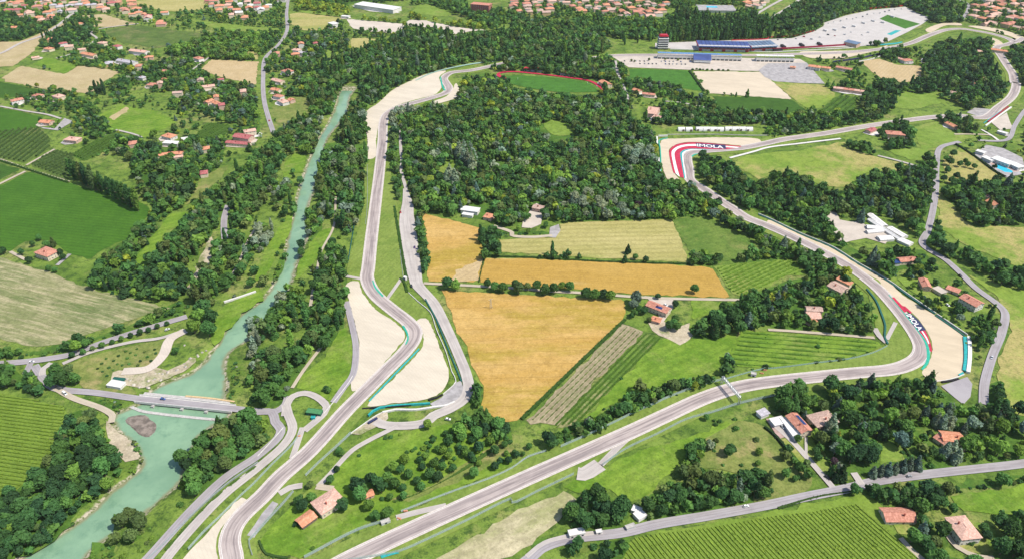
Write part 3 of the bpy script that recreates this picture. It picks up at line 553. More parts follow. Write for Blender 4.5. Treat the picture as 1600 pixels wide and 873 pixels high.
def lettering(text, p00, p10, p01, label, parent=None):
    """flat painted letters filling a parallelogram: p00 bottom left, p10 bottom right, p01 top left (photo pixels of ground points)"""
    a, b, c = (np.array(G(*p)) for p in (p00, p10, p01)); cu = bpy.data.curves.new('lettering', 'FONT'); cu.body = text; cu.size = 1; cu.offset = .02; cu.extrude = 0
    o = bpy.data.objects.new('lettering', cu); COL.objects.link(o); bpy.context.view_layer.update(); w, h = o.dimensions.x, o.dimensions.y
    cu.materials.append(MATS['white_paint']); ux, uy = (b-a)/w, (c-a)/h
    dg = bpy.context.evaluated_depsgraph_get(); me = bpy.data.meshes.new_from_object(o.evaluated_get(dg)); bpy.data.objects.remove(o)
    z = lay('mark'); V = [v.co.copy() for v in me.vertices]; x0 = min(v.x for v in V); y0 = min(v.y for v in V)
    for v, co in zip(me.vertices, V):
        q = a+ux*(co.x-x0)+uy*(co.y-y0); v.co = (q[0], q[1], z)
    return tag(link('lettering', me), label, None, None, 'structure')
poly('painted_runoff', ZA((585,262),(990,288),(1000,342),(600,312)), 'navy', 'mark', label='dark blue panel of the painted corner run-off')
lettering('IMOLA', ZA((605,308))[0], ZA((965,336))[0], ZA((600,270))[0], 'white letters IMOLA painted on the corner run-off')
ZP = Z(1370,440,5.1375)
band('painted_runoff', ZP((115,130),(165,190),(225,268)), ZP((138,130),(190,185),(262,252)), 'kerb_red', 'red painted strip before the lettering of the right-hand bend')
poly('painted_runoff', ZP((225,268),(262,252),(330,310),(390,390),(378,412),(335,405),(280,345)), 'navy', 'mark', label='dark blue lettered panel of the right-hand bend')
band('painted_runoff', ZP((265,255),(330,310),(388,392),(420,470),(438,545)), ZP((252,268),(315,325),(368,400),(405,485),(432,560)), 'navy', 'dark rim of the painted strip')
poly('painted_runoff', ZP((210,200),(225,202),(280,252),(268,262),(245,240)), 'kerb_red', 'mark', label='red tip of the painted strip')
band('painted_runoff', ZP((335,402),(375,450),(402,500),(425,575)), ZP((388,395),(420,470),(440,540),(440,585)), 'kerb_red', 'red painted tail of the right-hand bend')
band('painted_runoff', ZP((355,402),(395,465),(418,520)), ZP((366,400),(405,462),(424,520)), 'white_paint', 'white stripe in the red tail')
lettering('IMOLA', ZP((230,272))[0], ZP((332,398))[0], ZP((268,262))[0], 'white letters IMOLA painted outside the right-hand bend')
def kerb(A, B, mat, label): return band('kerb', A, B, mat, label, 2.)
kerb(ZP((300,370),(375,480),(398,570),(395,630),(370,680),(345,715)), ZP((310,372),(400,490),(424,580),(420,640),(390,690),(355,722)), 'kerb_green', 'green kerb on the outside of the right-hand bend')
kerb(ZP((90,110),(165,200),(290,355)), ZP((96,108),(172,198),(297,352)), 'kerb_green', 'thin green kerb before the right-hand bend')
kerb(M2((720,38),(738,85),(790,145)), M2((727,36),(747,80),(798,138)), 'kerb_green', 'green kerb at the entry of the chicane')
kerb(M2((905,318),(930,360),(938,395),(920,440)), M2((918,315),(940,355),(948,397),(928,440)), 'kerb_green', 'green kerb at the apex of the chicane')
kerb(M2((1010,455),(850,620),(690,790)), M2((1016,462),(856,628),(696,796)), 'teal', 'pale teal kerb at the exit of the chicane')
kerb(Q2((1140,482),(1152,540),(1168,570)), Q2((1147,480),(1162,540),(1178,568)), 'kerb_green', 'green kerb of the first chicane')
kerb(ZA((520,440),(560,412),(640,398)), ZA((540,450),(580,420),(650,402)), 'kerb_green', 'green kerb inside the red striped corner')
kerb(Q4((700,278),(800,268),(830,262)), Q4((690,285),(800,276),(840,264)), 'teal', 'teal painted kerb at the end of the pit straight')
kerb(B2((770,850),(850,838),(900,835)), B2((780,873),(850,850),(910,838)), 'teal', 'teal painted patch beside the lower straight')
kerb(Q2((990,500),(1100,450),(1320,400),(1520,375)), Q2((990,506),(1100,457),(1320,407),(1520,382)), 'rail_green', 'teal strip outside the first chicane')
# ================================================================== ROADS
RD = lambda pts, w, mat, label, **k: ribbon('road', pts, w, mat, 'road', label, **k)
RD(Q2((210,-60),(200,0),(190,80),(190,200),(140,280),(60,360),(45,480),(50,620),(80,740),(110,830)), 7, 'road_asphalt', 'long grey road winding down the left side')
RD(Q5((1415,400),(1392,480),(1390,560),(1395,610)), 7, 'road_asphalt', 'short stretch of road showing between riverside trees')
RD(M1((1160,258),(850,350),(600,432),(450,490),(200,532),(30,547))+[(-60,572)], 7.5, 'road_asphalt', 'grey avenue road lined with small trees')
RD(M1((195,540),(160,610)), 5, 'road_asphalt', 'junction arm of the avenue road')
RD(M1((215,560),(270,640),(340,700),(600,730),(850,765),(1100,790),(1450,828),(1587,842))+M2((130,842),(185,800),(200,750)), 6.5, 'road_asphalt', 'grey road crossing the river bridge')
RD(M1((320,545),(270,580),(265,620)), 5, 'pale_road', 'pale curved junction arm by the round trees')
RD(M1((390,550),(560,480),(820,415),(1000,390),(1150,340)), 4, 'pale_road', 'pale path below the avenue trees')
RD(M1((1150,345),(1060,395),(1010,500),(920,580),(760,598)), 9, 'gravel_lot', 'pale gravel track to the river intake')
RD(M1((345,700),(450,760),(640,830),(700,873))+B1((690,30)), 5, 'dirt_track', 'pale track from the bridge to the lower bank')
RD(M1((40,545),(-20,560)), 5, 'road_asphalt', 'road end at the left edge') if 0 else None
LOOP = M2((180,873),(195,800),(230,752),(300,732),(380,758),(440,820),(420,860))
RD(LOOP+B2((300,80)), 6, 'pale_road', 'pale loop road by the river bridge')
RD(M2((0,848),(100,850))+B2((120,25),(155,70),(140,120),(50,205),(0,245))+B1((1400,370),(1200,560),(920,870))+[(205,900)], 7, 'road_asphalt', 'grey road along the river below the bridge')
RD(M2((185,800),(200,860))+B2((228,70),(180,160),(0,320))+B1((1400,470),(1250,620),(1050,850))+[(245,895)], 7, 'pale_road', 'pale service road beside the hairpin')
RD(B2((290,60),(250,180),(225,250)), 4.5, 'pale_road', 'short pale link from the loop road to the track')
SVC = Q6((925,300),(940,400),(935,470),(955,640),(990,860))+M2((1000,60),(1105,180),(1190,345),(1250,480),(1305,620),(1318,700),(1290,770),(1200,830),(1100,873))+B2((1050,30),(900,50),(780,40),(740,20))
ribbon('road', SVC, [5, 14, 18, 17, 15, 11, 9.5, 9, 9, 9, 8], 'pale_road', 'road', 'pale service road curling around the wheat field')
RD(Q6((930,300),(900,180),(905,130),(898,60),(895,-60)), 4, 'pale_road', 'pale path along the park wood')
RD(B2((880,50),(700,140),(600,200),(520,280),(460,350),(385,425)), 4, 'pale_road', 'dirt drive to the house inside the hairpin')
RD(B2((375,425),(480,440)), 5, 'dirt_track', 'yard end of the hairpin house drive')
RD(M2((1040,52),(1587,82))+M3((220,100),(440,112),(820,140),(1000,147),(1410,155)), 4, 'dirt_track', 'pale farm lane between the wheat fields')
RD(Q6((1470,530),(1587,572))+Q7((0,590),(120,600),(250,590)), 5, 'dirt_track', 'curved gravel drive above the hay field')
RD(M2((905,20),(810,155)), 3.5, 'pale_road', 'pale cut-through across the infield grass')
RD(M2((540,5),(650,25)), 4, 'pale_road', 'pale access path left of the chicane')
RD(M2((560,165),(600,330),(620,450),(600,620),(550,690),(480,790)), 5.5, 'road_asphalt', 'grey perimeter lane behind the left gravel trap')
RD(Z(540,580,7.27)((1000,370),(1150,340),(1230,250),(1310,150)), 8, 'grey_paving', 'grey apron behind the tyre wall') if 0 else None
RD(M2((360,60),(330,240)), 3, 'dirt_track', 'narrow path through the riverside wood')
RD(M2((410,440),(290,600),(225,700)), 3, 'dirt_track', 'pale footpath through the riverside meadow')
RD(Q6((495,350),(480,540),(400,700),(380,800)), 2.5, 'dirt_track', 'footpath along the right river bank')
RD(Q5((1587,540),(1540,620),(1480,760),(1430,850)), 2.5, 'dirt_track', 'footpath left of the river')
RD(M3((760,75),(680,150),(550,290)) if 0 else B3((745,105),(690,150),(550,290)), 5, 'pale_road', 'pale escape road below the straight')
RD(B3((405,345),(440,350),(545,290)), 12, 'pale_road', 'pale parking pad beside the straight')
RD(B2((870,620),(1000,585),(1180,545)), 4.5, 'pale_road', 'pale access road joining the straight')
RD(Z(320,760,7.725)((1180,-10),(1020,20),(900,90)), 5, 'pale_road', 'pale access road by the hairpin entry')
poly('tarmac_apron', Z(320,760,7.725)((820,180),(890,210),(800,340),(680,480),(600,620),(510,590),(600,470),(690,330)), 'grey_paving', 'gravel', label='grey tarmac apron inside the hairpin entry', clear=True)
RD([(800,892)]+B3((110,873),(180,810),(330,755),(680,712),(900,660),(1200,610),(1587,540))+B4((240,488),(480,440),(700,388),(1000,348),(1587,283))+[(1700,708)], 7.5, 'road_asphalt', 'grey country road crossing the lower right')
RD(B3((90,860),(200,775),(350,735),(560,708)), 3, 'pale_road', 'pale path beside the country road')
RD(B4((400,430),(370,395),(240,245),(130,125),(20,30)), 4.5, 'pale_road', 'straight gravel drive to the solar house')
RD(B4((235,240),(235,120)), 2, 'pale_road', 'narrow garden path to the solar house')
RD(B4((580,415),(530,340)), 5, 'pale_road', 'pale entrance drive below the dark trees')
RD(B4((820,745),(900,830),(960,880)), 3.5, 'dirt_track', 'dirt lane beside the right vineyard')
RD(B4((1080,680),(1170,800),(1300,860),(1400,870)), 3.5, 'dirt_track', 'pale path curving round the white farmhouse')
RD(Q8((1190,10),(1150,18),(1070,45),(1045,150),(1040,300),(1020,440),(990,560),(960,650),(1100,740),(1200,830))+M4((1290,85),(1420,180),(1465,230),(1450,350),(1390,500),(1340,680),(1335,800)), 7, 'road_asphalt', 'grey hill road on the right side')
RD(Q8((450,-10),(200,20),(0,45))+Q7((1500,70),(1350,110)), 4, 'white_concrete', 'pale perimeter path behind the red striped corner')
RD(Q8((680,95),(800,125),(930,162)), 4, 'pale_road', 'pale lane across the green field')
RD(Q4((1650,640),(1587,695),(1530,780),(1480,870))+Q8((1400,5),(1300,0)), 6, 'road_asphalt', 'grey road below the hilltop chicane')
RD(Q4((1200,130),(1240,60),(1225,20),(1130,-10)), 7, 'road_asphalt', 'grey road at the top right')
RD(Z(1480,130,5.458)((150,250),(240,285),(280,300)), 4, 'dirt_track', 'dirt path by the hilltop chicane') if 0 else None
RD(Z(1480,130,5.458)((60,440),(200,440),(370,450),(430,490)), 4, 'dirt_track', 'pale path below the hilltop chicane')
RD(Z(1480,130,5.458)((290,400),(360,440),(435,490)), 3, 'white_concrete', 'white path by the hilltop car park')
RD(Q1((-60,345),(0,335),(130,270),(260,225),(400,130),(450,90),(560,60)), 7, 'pale_road', 'pale road climbing to the town at the top left')
RD(Q1((350,365),(450,335),(580,262),(600,240),(565,205),(620,182),(860,150)), 4.5, 'pale_road', 'pale lane between the top left villas')
RD(Q1((0,662),(150,690),(300,715),(380,740)), 4, 'pale_road', 'pale lane by the left edge villas')
RD(Q1((1180,445),(1270,380),(1310,350)), 4, 'pale_road', 'pale lane to a villa in the gardens')
RD(Q1((720,808),(830,835),(880,855)), 3.5, 'pale_road', 'pale lane through the gardens')
RD(Q5((-20,280),(160,192)), 4, 'dirt_track', 'tan track between the dark green fields')
RD(Q5((0,118),(180,180),(430,258)), 3.5, 'dirt_track', 'dirt track along the big crop field')
RD(Q5((165,155),(340,55)), 3.5, 'dirt_track', 'dirt track between the two orchards')
RD(Q5((65,690),(160,740)), 3.5, 'dirt_track', 'drive to the tiled farmhouse')
RD(Q5((355,775),(435,705)), 4, 'grey_paving', 'grey yard strip by the tiled farmhouse')
RD(Q3((640,380),(660,470),(690,540),(730,640)), 5, 'pale_road', 'pale lane between rows of park trees')
RD(Q3((940,630),(1050,640),(1200,670)), 3.5, 'pale_road', 'pale lane behind the pool garden')
RD(Z(800,0,5.926)((0,95),(60,115)), 5, 'pale_road', 'road in the far town') if 0 else None
RD(Z(1060,0,5.926)((700,150),(850,60),(1000,-20)), 7, 'pale_road', 'pale road in the far town')
RD(Z(1060,0,5.926)((820,200),(900,150),(1100,20),(1150,-20)), 9, 'pale_road', 'pale avenue in the far town')
RD(M4((0,340),(100,345),(300,360),(660,390)), 3.5, 'dirt_track', 'sandy path above the green slope')
RD(M4((660,330),(690,380),(735,420)), 5, 'pale_road', 'pale path at the barrier end of the bend')
RD(M4((735,400),(790,295)), 3.5, 'pale_road', 'pale cut across the grass of the bend')
RD(Q3((1380,550)) + Q3((1420,600)), 3, 'dirt_track', 'x') if 0 else None
# ================================================================== HOUSES
WIN = {}
def window_mesh(w, h):
    k = (round(w, 1), round(h, 1))
    if k not in WIN:
        m = MB().box(-w/2-.12, w/2+.12, -.09, .02, -.12, h+.12, 0).box(-w/2, w/2, -.12, -.092, 0, h, 1); m.box(-.05, .05, -.14, -.122, 0, h, 0); WIN[k] = m.mesh('window', ['white_paint', 'shutter'])
    return WIN[k]
def solid_roof(kind, L, Wd, z, over, rise, mat):
    """a tiled roof with real thickness; ridge along local x"""
    a, b, t = L/2+over, Wd/2+over, .28; m = MB(); h = z+rise*(b/(Wd/2+over))
    if kind == 'hip':
        r = max(a-b, .4); B = [(-a, -b, z), (a, -b, z), (a, b, z), (-a, b, z)]; R = [(-r, 0, h), (r, 0, h)]
        V = B+R+[(x, y, q-t) for x, y, q in B]
        m.add(V, [(0, 1, 5, 4), (1, 2, 5), (2, 3, 4, 5), (3, 0, 4), (0, 6, 7, 1), (1, 7, 8, 2), (2, 8, 9, 3), (3, 9, 6, 0), (9, 8, 7, 6)])
        m.bar((-r-.1, 0, h+.02), (r+.1, 0, h+.02), .3)
    elif kind == 'gable':
        V = [(-a, -b, z), (a, -b, z), (a, b, z), (-a, b, z), (-a, 0, h), (a, 0, h)]; V += [(x, y, q-t) for x, y, q in V]
        m.add(V, [(0, 1, 5, 4), (2, 3, 4, 5), (7, 6, 10, 11), (9, 8, 11, 10), (0, 6, 7, 1), (2, 8, 9, 3), (0, 4, 10, 6), (4, 3, 9, 10), (1, 7, 11, 5), (5, 11, 8, 2)])
        m.bar((-a, 0, h+.02), (a, 0, h+.02), .3)
    elif kind == 'shed':
        V = [(-a, -b, z), (a, -b, z), (a, b, z+rise), (-a, b, z+rise)]; V += [(x, y, q-t) for x, y, q in V]
        m.add(V, [(0, 1, 2, 3), (7, 6, 5, 4), (0, 4, 5, 1), (1, 5, 6, 2), (2, 6, 7, 3), (3, 7, 4, 0)])
    else:
        m.box(-a, a, -b, b, z, z+.35); m.box(-a, a, -b, -b+.3, z+.35, z+.6); m.box(-a, a, b-.3, b, z+.35, z+.6); m.box(-a, -a+.3, -b+.3, b-.3, z+.35, z+.6); m.box(a-.3, a, -b+.3, b-.3, z+.35, z+.6)
    return m
NH = [0]
def yard(x, y, L, Wd, az, mat):
    """a worn, irregular paved or gravelled yard round a house"""
    q = random.Random(int(x*7+y*3)); n = 8; ox, oy = q.uniform(-.25, .25)*L, -q.uniform(.1, .5)*Wd; P = []
    for i in range(n):
        t = i*6.283/n; r = q.uniform(.75, 1.25); px, py = ox+math.cos(t)*(L*.5+3.5)*r, oy+math.sin(t)*(Wd*.5+4.5)*r; P.append((x+px*math.cos(az)-py*math.sin(az), y+px*math.sin(az)+py*math.cos(az)))
    me = bpy.data.meshes.new('yard'); z = lay('yard'); me.from_pydata([(p[0], p[1], z+.26) for p in P], [], [tuple(range(n))]); me.materials.append(MATS[mat]); tag(link('yard', me), 'pale yard round a house', None, None, 'structure')
def house(u, v, L, Wd, H, d, roof='hip', rm='roof_red', wm='cream_wall', label=None, group=None, name='house', cat='house', win=1, rise=None, chim=True, over=.6, foot=True, door=True):
    """u, v = photo pixel of the middle of the roof; d = photo direction (du, dv) of the long side, or an angle"""
    x, y = G(u, v, H+.8); az = pang((u-d[0]/2, v-d[1]/2), (u+d[0]/2, v+d[1]/2)) if isinstance(d, tuple) else d
    r = empty(name, (x, y, 0), az, label, cat, group)
    if foot: FOOT.append((x, y, max(L, Wd)*.5+2.2))
    rise = rise if rise is not None else Wd*.2
    m = MB().box(-L/2, L/2, -Wd/2, Wd/2, -.3, H)
    if roof == 'gable':
        for s in (-1, 1): m.add([(s*(L/2-.01), -Wd/2, H), (s*(L/2-.01), Wd/2, H), (s*(L/2-.01), 0, H+rise*.92)], [(0, 1, 2) if s > 0 else (2, 1, 0)])
    m.build('wall', wm, r)
    ro = solid_roof(roof, L, Wd, H+.02, over, rise, rm).build('roof', rm, r)
    NH[0] += 1; q = random.Random(NH[0]*13)
    if chim and roof in ('hip', 'gable'):
        cx = q.uniform(-.25, .25)*L; c = MB().box(cx-.4, cx+.4, -Wd*.2-.4, -Wd*.2+.4, H, H+rise+1.0).box(cx-.5, cx+.5, -Wd*.2-.5, -Wd*.2+.5, H+rise+1.0, H+rise+1.15); c.build('chimney', 'red_brick', ro)
    if win:
        st = max(1, int(H/2.8)); hh = H/st
        for s_, (ln, off, ang) in enumerate(((L, Wd/2, 0), (L, Wd/2, math.pi), (Wd, L/2, math.pi/2), (Wd, L/2, -math.pi/2))):
            n = max(1, int(ln/(3.2 if win == 1 else 4.2)))
            for k in range(st):
                for i in range(n):
                    t = (i+.5)/n*ln-ln/2
                    if door and k == 0 and s_ == 0 and i == n//2: continue
                    o = link('window', window_mesh(1.15, 1.35 if hh > 2.5 else .9), r); ca, sa = math.cos(ang), math.sin(ang)
                    o.location = (ca*t+sa*off, sa*t-ca*off, k*hh+hh*.38); o.rotation_euler = (0, 0, ang)
        if door: o = MB().box(-.65, .65, -Wd/2-.1, -Wd/2+.02, 0, 2.2).build('door', 'shutter', r); o.location = ((((L//3.2 or 1)//2)+.5)/max(1, int(L/3.2))*L-L/2 if L > 4 else 0, 0, 0)
    return r
# near ones, each with its own look
farm = house(1506, 822, 17, 13.5, 6.4, (24, 31), 'hip', 'roof_pink', 'white_wall', 'white two-storey farmhouse with a hipped pink-brown roof at the lower right', rise=2.3)
barn = house(1404, 802, 20, 11, 3.4, (46, 0), 'gable', 'roof_red', 'cream_wall', 'long low barn with a red tiled roof beside the right vineyard', name='barn', cat='barn', rise=2.4, win=2)
hp = house(512, 781, 17.5, 13.5, 5.2, (32, -20), 'hip', 'roof_pink', 'cream_wall', 'large house with pinkish hipped roof inside the hairpin', rise=2.4)
house(478, 808, 11, 8, 3.4, (24, -17), 'gable', 'roof_orange', 'shutter', 'open barn with a bright orange roof inside the hairpin', name='barn', cat='barn', win=0, rise=1.6, chim=False, door=False)
house(576, 769, 5.6, 5, 3.2, (13, -5), 'gable', 'roof_orange', 'pink_wall', 'small orange roofed shed between dark trees in the orchard', name='shed', cat='shed', win=2, rise=1.1, chim=False)
sol = house(1249, 659, 19, 9.5, 5.6, (24, 26), 'gable', 'roof_red', 'cream_wall', 'red roofed house with blue solar panels beside the gravel drive', rise=1.9)
for i in range(2):
    for j in range(6): MB().box(-6.6+j*1.75, -5.0+j*1.75, .75+i*1.75, 2.35+i*1.75, 0, .1).build('solar_panel', 'solar', sol)
for o in [c for c in sol.children if c.name.startswith('solar_panel')]:
    o.rotation_euler = (math.atan2(1.9, 5.35)*-1, 0, 0); o.location = (0, 0, 5.62+1.9+.16)
house(1236, 667, 22, 5.2, 3.2, (18, 25), 'flat', 'white_roof', 'white_wall', 'long white flat canopy building beside the solar house', name='canopy', cat='building', win=0)
house(1216, 656, 10, 7, 3, (18, -4), 'flat', 'white_roof', 'white_wall', 'low white flat-roofed garage by the pink yard', name='garage', cat='garage', win=0)
house(1192.5, 642.5, 8, 5.5, 3.4, (12, -5), 'shed', 'roof_grey', 'white_wall', 'small grey-roofed shed at the top of the pink yard', name='shed', cat='shed', win=0, rise=.7)
house(1286, 652, 19, 13, 4.8, (36, -9), 'hip', 'roof_brown', 'pink_wall', 'villa with a brown-pink hipped roof behind the solar house', rise=2.2)
house(1487, 680, 14, 10, 5, (22, 2), 'gable', 'roof_orange', 'cream_wall', 'villa with a bright orange roof among blue-grey cedars', rise=2)
house(1472, 684, 8, 7, 3.6, (12, 8), 'gable', 'roof_red', 'cream_wall', 'low annex with a red roof left of the orange roofed villa', name='annex', rise=1.5, win=2)
house(1519, 468, 17, 12, 6.4, (22, 12), 'gable', 'roof_red', 'white_wall', 'white two-storey house with a red roof near the run-off barrier', rise=2.4)
house(1446, 441, 15, 8, 5, (8, 16), 'gable', 'roof_red', 'pink_wall', 'narrow red roofed house left of the white two-storey house', rise=1.8)
house(1490, 451, 11, 6, 3.2, (14, 5), 'shed', 'roof_red', 'cream_wall', 'low red roofed shed beside a small blue pool', name='shed', cat='shed', win=2, rise=1)
house(1469, 452, 10, 8, 3.2, (10, 6), 'flat', 'tan_paving', 'cream_wall', 'low tan roofed garage between the red roofed houses', name='garage', cat='garage', win=0)
house(1310, 447, 15, 13, 5, (18, 9), 'gable', 'roof_brown', 'cream_wall', 'house with a brown-grey roof below the tan run-off', rise=2)
house(1320, 438, 14, 5, 5.4, (17, 8), 'shed', 'roof_orange', 'cream_wall', 'orange roofed wing behind the brown roofed house', name='annex', win=0, rise=1.2, foot=False)
house(1272, 481, 14, 7, 5.4, (24, 1), 'gable', 'roof_brown', 'pink_wall', 'hillside house with stepped brown tiled roofs among trees', rise=1.8)
house(1272, 492, 12, 8, 3.6, (20, 1), 'shed', 'roof_pink', 'pink_wall', 'lower front wing of the stepped hillside house', name='annex', win=2, rise=1.2, foot=False)
house(1268, 500, 9, 6, 2.8, (16, -8), 'shed', 'roof_orange', 'pink_wall', 'small orange tiled lean-to in front of the stepped house', name='annex', win=0, rise=.8, foot=False)
fh = house(1029, 478, 21, 9.5, 5.6, (29, 11), 'gable', 'roof_red', 'cream_wall', 'long red tiled farmhouse with a blue solar patch beside the golden wheat', rise=2.2)
for j in range(4):
    o = MB().box(-1.5+j*1.6, 0+j*1.6, -3.6, -1.2, 0, .1).build('solar_panel', 'solar', fh); o.location = (0, 0, 5.62+2.2+.12); o.rotation_euler = (math.atan2(2.2, 5.35), 0, 0)
house(1026, 497, 8, 7, 3.2, (11, 3), 'gable', 'roof_orange', 'pink_wall', 'small annex with an orange roof in front of the long farmhouse', name='annex', win=2, rise=1.3)
house(72, 392, 20, 13, 6, (24, 8), 'hip', 'roof_red', 'cream_wall', 'red roofed farmhouse at the edge of the big green field', rise=2.4)
house(1552, 316, 13, 9, 5, (12, 7), 'gable', 'roof_orange', 'cream_wall', 'orange roofed house hidden in the round wood at right', rise=2, win=2)
house(1545, 306, 6, 5, 4, (8, 2), 'gable', 'roof_pink', 'cream_wall', 'small pinkish roof above the hidden orange house', name='shed', cat='shed', win=0, rise=1.2)
house(1417, 404, 18, 8, 4.4, (24, -2), 'gable', 'roof_red', 'cream_wall', 'reddish roofed house below the plant nursery', rise=1.8, win=2)
house(1401, 408, 6, 5, 4, (8, -1), 'flat', 'solar', 'grey_wall', 'dark blue flat-roofed annex beside the reddish house', name='annex', win=0)
house(844, 323, 16, 9, 5, (20, 4), 'gable', 'roof_brown', 'pink_wall', 'brown roofed house in the stony clearing of the park wood', rise=1.8, win=2)
house(735, 326, 20, 10, 4.5, (22, 3), 'flat', 'white_roof', 'white_wall', 'white flat-roofed building at the lower edge of the park wood', name='pavilion', cat='building', win=0)
house(731, 334, 12, 5, 3, (13, 2), 'flat', 'white_roof', 'white_wall', 'small white flat roof below the park pavilion', name='pavilion', cat='building', win=0)
house(764, 336, 10, 10, 4.2, (10, 2), 'hip', 'roof_orange', 'pink_wall', 'small orange roofed house beside the park pavilion', rise=1.6, win=2)
# left villas
LV = [(26,155,17,11,6,(20,-4),'hip','roof_red','white_wall','white villa with red roof, leftmost by the dark green strip',1),(59,148,15,10,5.5,(20,3),'hip','roof_red','cream_wall','red roofed villa between two neighbours below the tan field',1),(91,149,17,12,5.5,(20,6),'hip','roof_pink','cream_wall','pinkish roofed villa right of its red roofed neighbour',1),
 (72,189,18,11,4,(20,2),'gable','roof_orange','pink_wall','bright orange roofed house beside a grey yard at the left',1),(113,216,20,12,4.5,(20,2),'hip','roof_pink','pink_wall','pinkish roofed barn at the top of the left orchards',1),(264,211,18,12,5,(20,5),'hip','roof_orange','white_wall','orange roofed villa between small vineyard and gardens',1),
 (290,216,12,9,4,(16,-2),'flat','white_roof','white_wall','white flat-roofed annex right of the orange villa',0),(380,212,26,14,6,(40,6),'gable','roof_dkred','pink_wall','large dark red roofed villa beside the river road',1),(372,222,34,9,4.5,(44,4),'gable','roof_dkred','cream_wall','long dark red wing of the large riverside villa',1),(390,203,16,10,7,(20,-3),'hip','roof_pink','cream_wall','taller pinkish block behind the large riverside villa',1),
 (239,131,18,12,5,(20,2),'hip','roof_red','cream_wall','red roofed house among the upper left garden trees',0),(260,110,14,9,4.5,(16,2),'gable','roof_red','white_wall','red roofed cottage above the upper left gardens',0),(257,123,9,7,3.5,(10,3),'gable','roof_orange','cream_wall','small orange shed below the red cottage',0),(310,90,17,11,5.5,(16,5),'hip','roof_red','white_wall','red roofed villa at the end of a pale lane',0),
 (324,134,22,11,4.5,(24,-3),'gable','roof_pink','cream_wall','pale pink roofed farm building by the square tan field',0),(326,157,14,9,4.5,(14,-6),'gable','roof_orange','pink_wall','orange roofed house in the middle of the garden belt',0),(338,160,15,9,5,(14,6),'gable','roof_orange','cream_wall','orange roofed wing right of the garden belt house',0),(222,120,12,9,4.5,(13,3),'hip','roof_grey','white_wall','small grey roofed house above the garden belt',0),
 (217,79,38,13,5.5,(40,5),'gable','roof_pink','white_wall','long pink roofed terrace beside the olive green plot',0),(198,95,42,12,5,(46,8),'gable','roof_grey','white_wall','long white terrace with a greyish roof below the pink one',0),(139,84,34,11,5,(36,7),'gable','roof_orange','cream_wall','long bright orange roofed terrace by the pale lane',0),(160,66,17,12,5.5,(16,2),'hip','roof_pink','cream_wall','pink roofed villa above the orange terrace',0),(183,71,14,11,6,(14,3),'hip','roof_dkred','white_wall','dark red roofed villa right of the pink roofed one',0),
 (76,75,17,11,5,(18,4),'hip','roof_orange','cream_wall','orange roofed villa left of the pale lane',0),(97,67,16,10,5,(18,-3),'hip','roof_dkred','white_wall','dark red villa above the orange one at the left',0),(55,89,12,9,3.6,(14,-2),'gable','roof_pink','cream_wall','small pinkish house at the top of the green notch field',0),(124,36,13,10,5,(12,3),'hip','roof_orange','cream_wall','orange roofed villa among dark trees below the town',0),(26,42,20,12,5,(22,0),'gable','roof_orange','cream_wall','orange roofed house inside the dark wood at top left',0),
 (262,239,14,8,4,(18,-2),'gable','roof_orange','cream_wall','low orange roof among the river-side gardens',0),(278,238,12,9,4,(14,0),'gable','roof_orange','pink_wall','second low orange roof right of its twin in the gardens',0),(268,222,22,9,4.5,(26,2),'flat','white_roof','white_wall','white terrace above the twin orange roofs',0),
 (463,77,16,12,6,(16,2),'hip','roof_pink','white_wall','white villa with pinkish roof right of the road bend',0),(473,82,14,9,5,(14,3),'flat','roof_grey','white_wall','white wing with grey roof of the road bend villa',0),(449,110,18,14,5.5,(15,6),'hip','roof_red','white_wall','red roofed villa, topmost of the roadside column',0),(434,125,24,10,4.5,(22,6),'gable','roof_pink','cream_wall','long pink roofed house, second in the roadside column',0),(431,139,16,10,4.5,(16,3),'gable','roof_orange','cream_wall','orange roofed house, third in the roadside column',0),(435,149,15,10,5,(14,3),'hip','roof_red','white_wall','red roofed house, fourth in the roadside column',0),(442,157,18,11,5.5,(16,8),'hip','roof_pink','white_wall','white house with pink roof, lowest of the roadside column',0),(455,155,9,9,5,(8,4),'gable','roof_orange','pink_wall','small pinkish shed at the end of the roadside column',0),
 (521,36,20,14,7,(14,5),'flat','white_roof','white_wall','white modern house beside the pale parking ground',0),(590,9,110,32,8,(85,12),'flat','white_roof','white_wall','very long white warehouse at the top edge',0),(752,6,44,22,17,(36,3),'flat','roof_red','red_brick','tall red brick apartment block at the top edge',1),(540,25,18,9,4,(12,1),'flat','white_roof','white_wall','small white shed at the left end of the parking ground',0)]
for t in LV: yard(*G(t[0], t[1], t[4]), t[2], t[3], pang((t[0], t[1]), (t[0]+t[5][0], t[1]+t[5][1])), ('tan_paving', 'grey_paving', 'white_concrete', 'tan_paving')[t[0] % 4]); house(t[0], t[1], t[2], t[3], t[4], t[5], t[6], t[7], t[8], t[9], win=(2 if t[10] else 0), name='apartment_block' if 'apartment' in t[9] else 'warehouse' if 'warehouse' in t[9] else 'house', cat='building' if 'block' in t[9] or 'warehouse' in t[9] else 'house', rise=t[3]*.17)
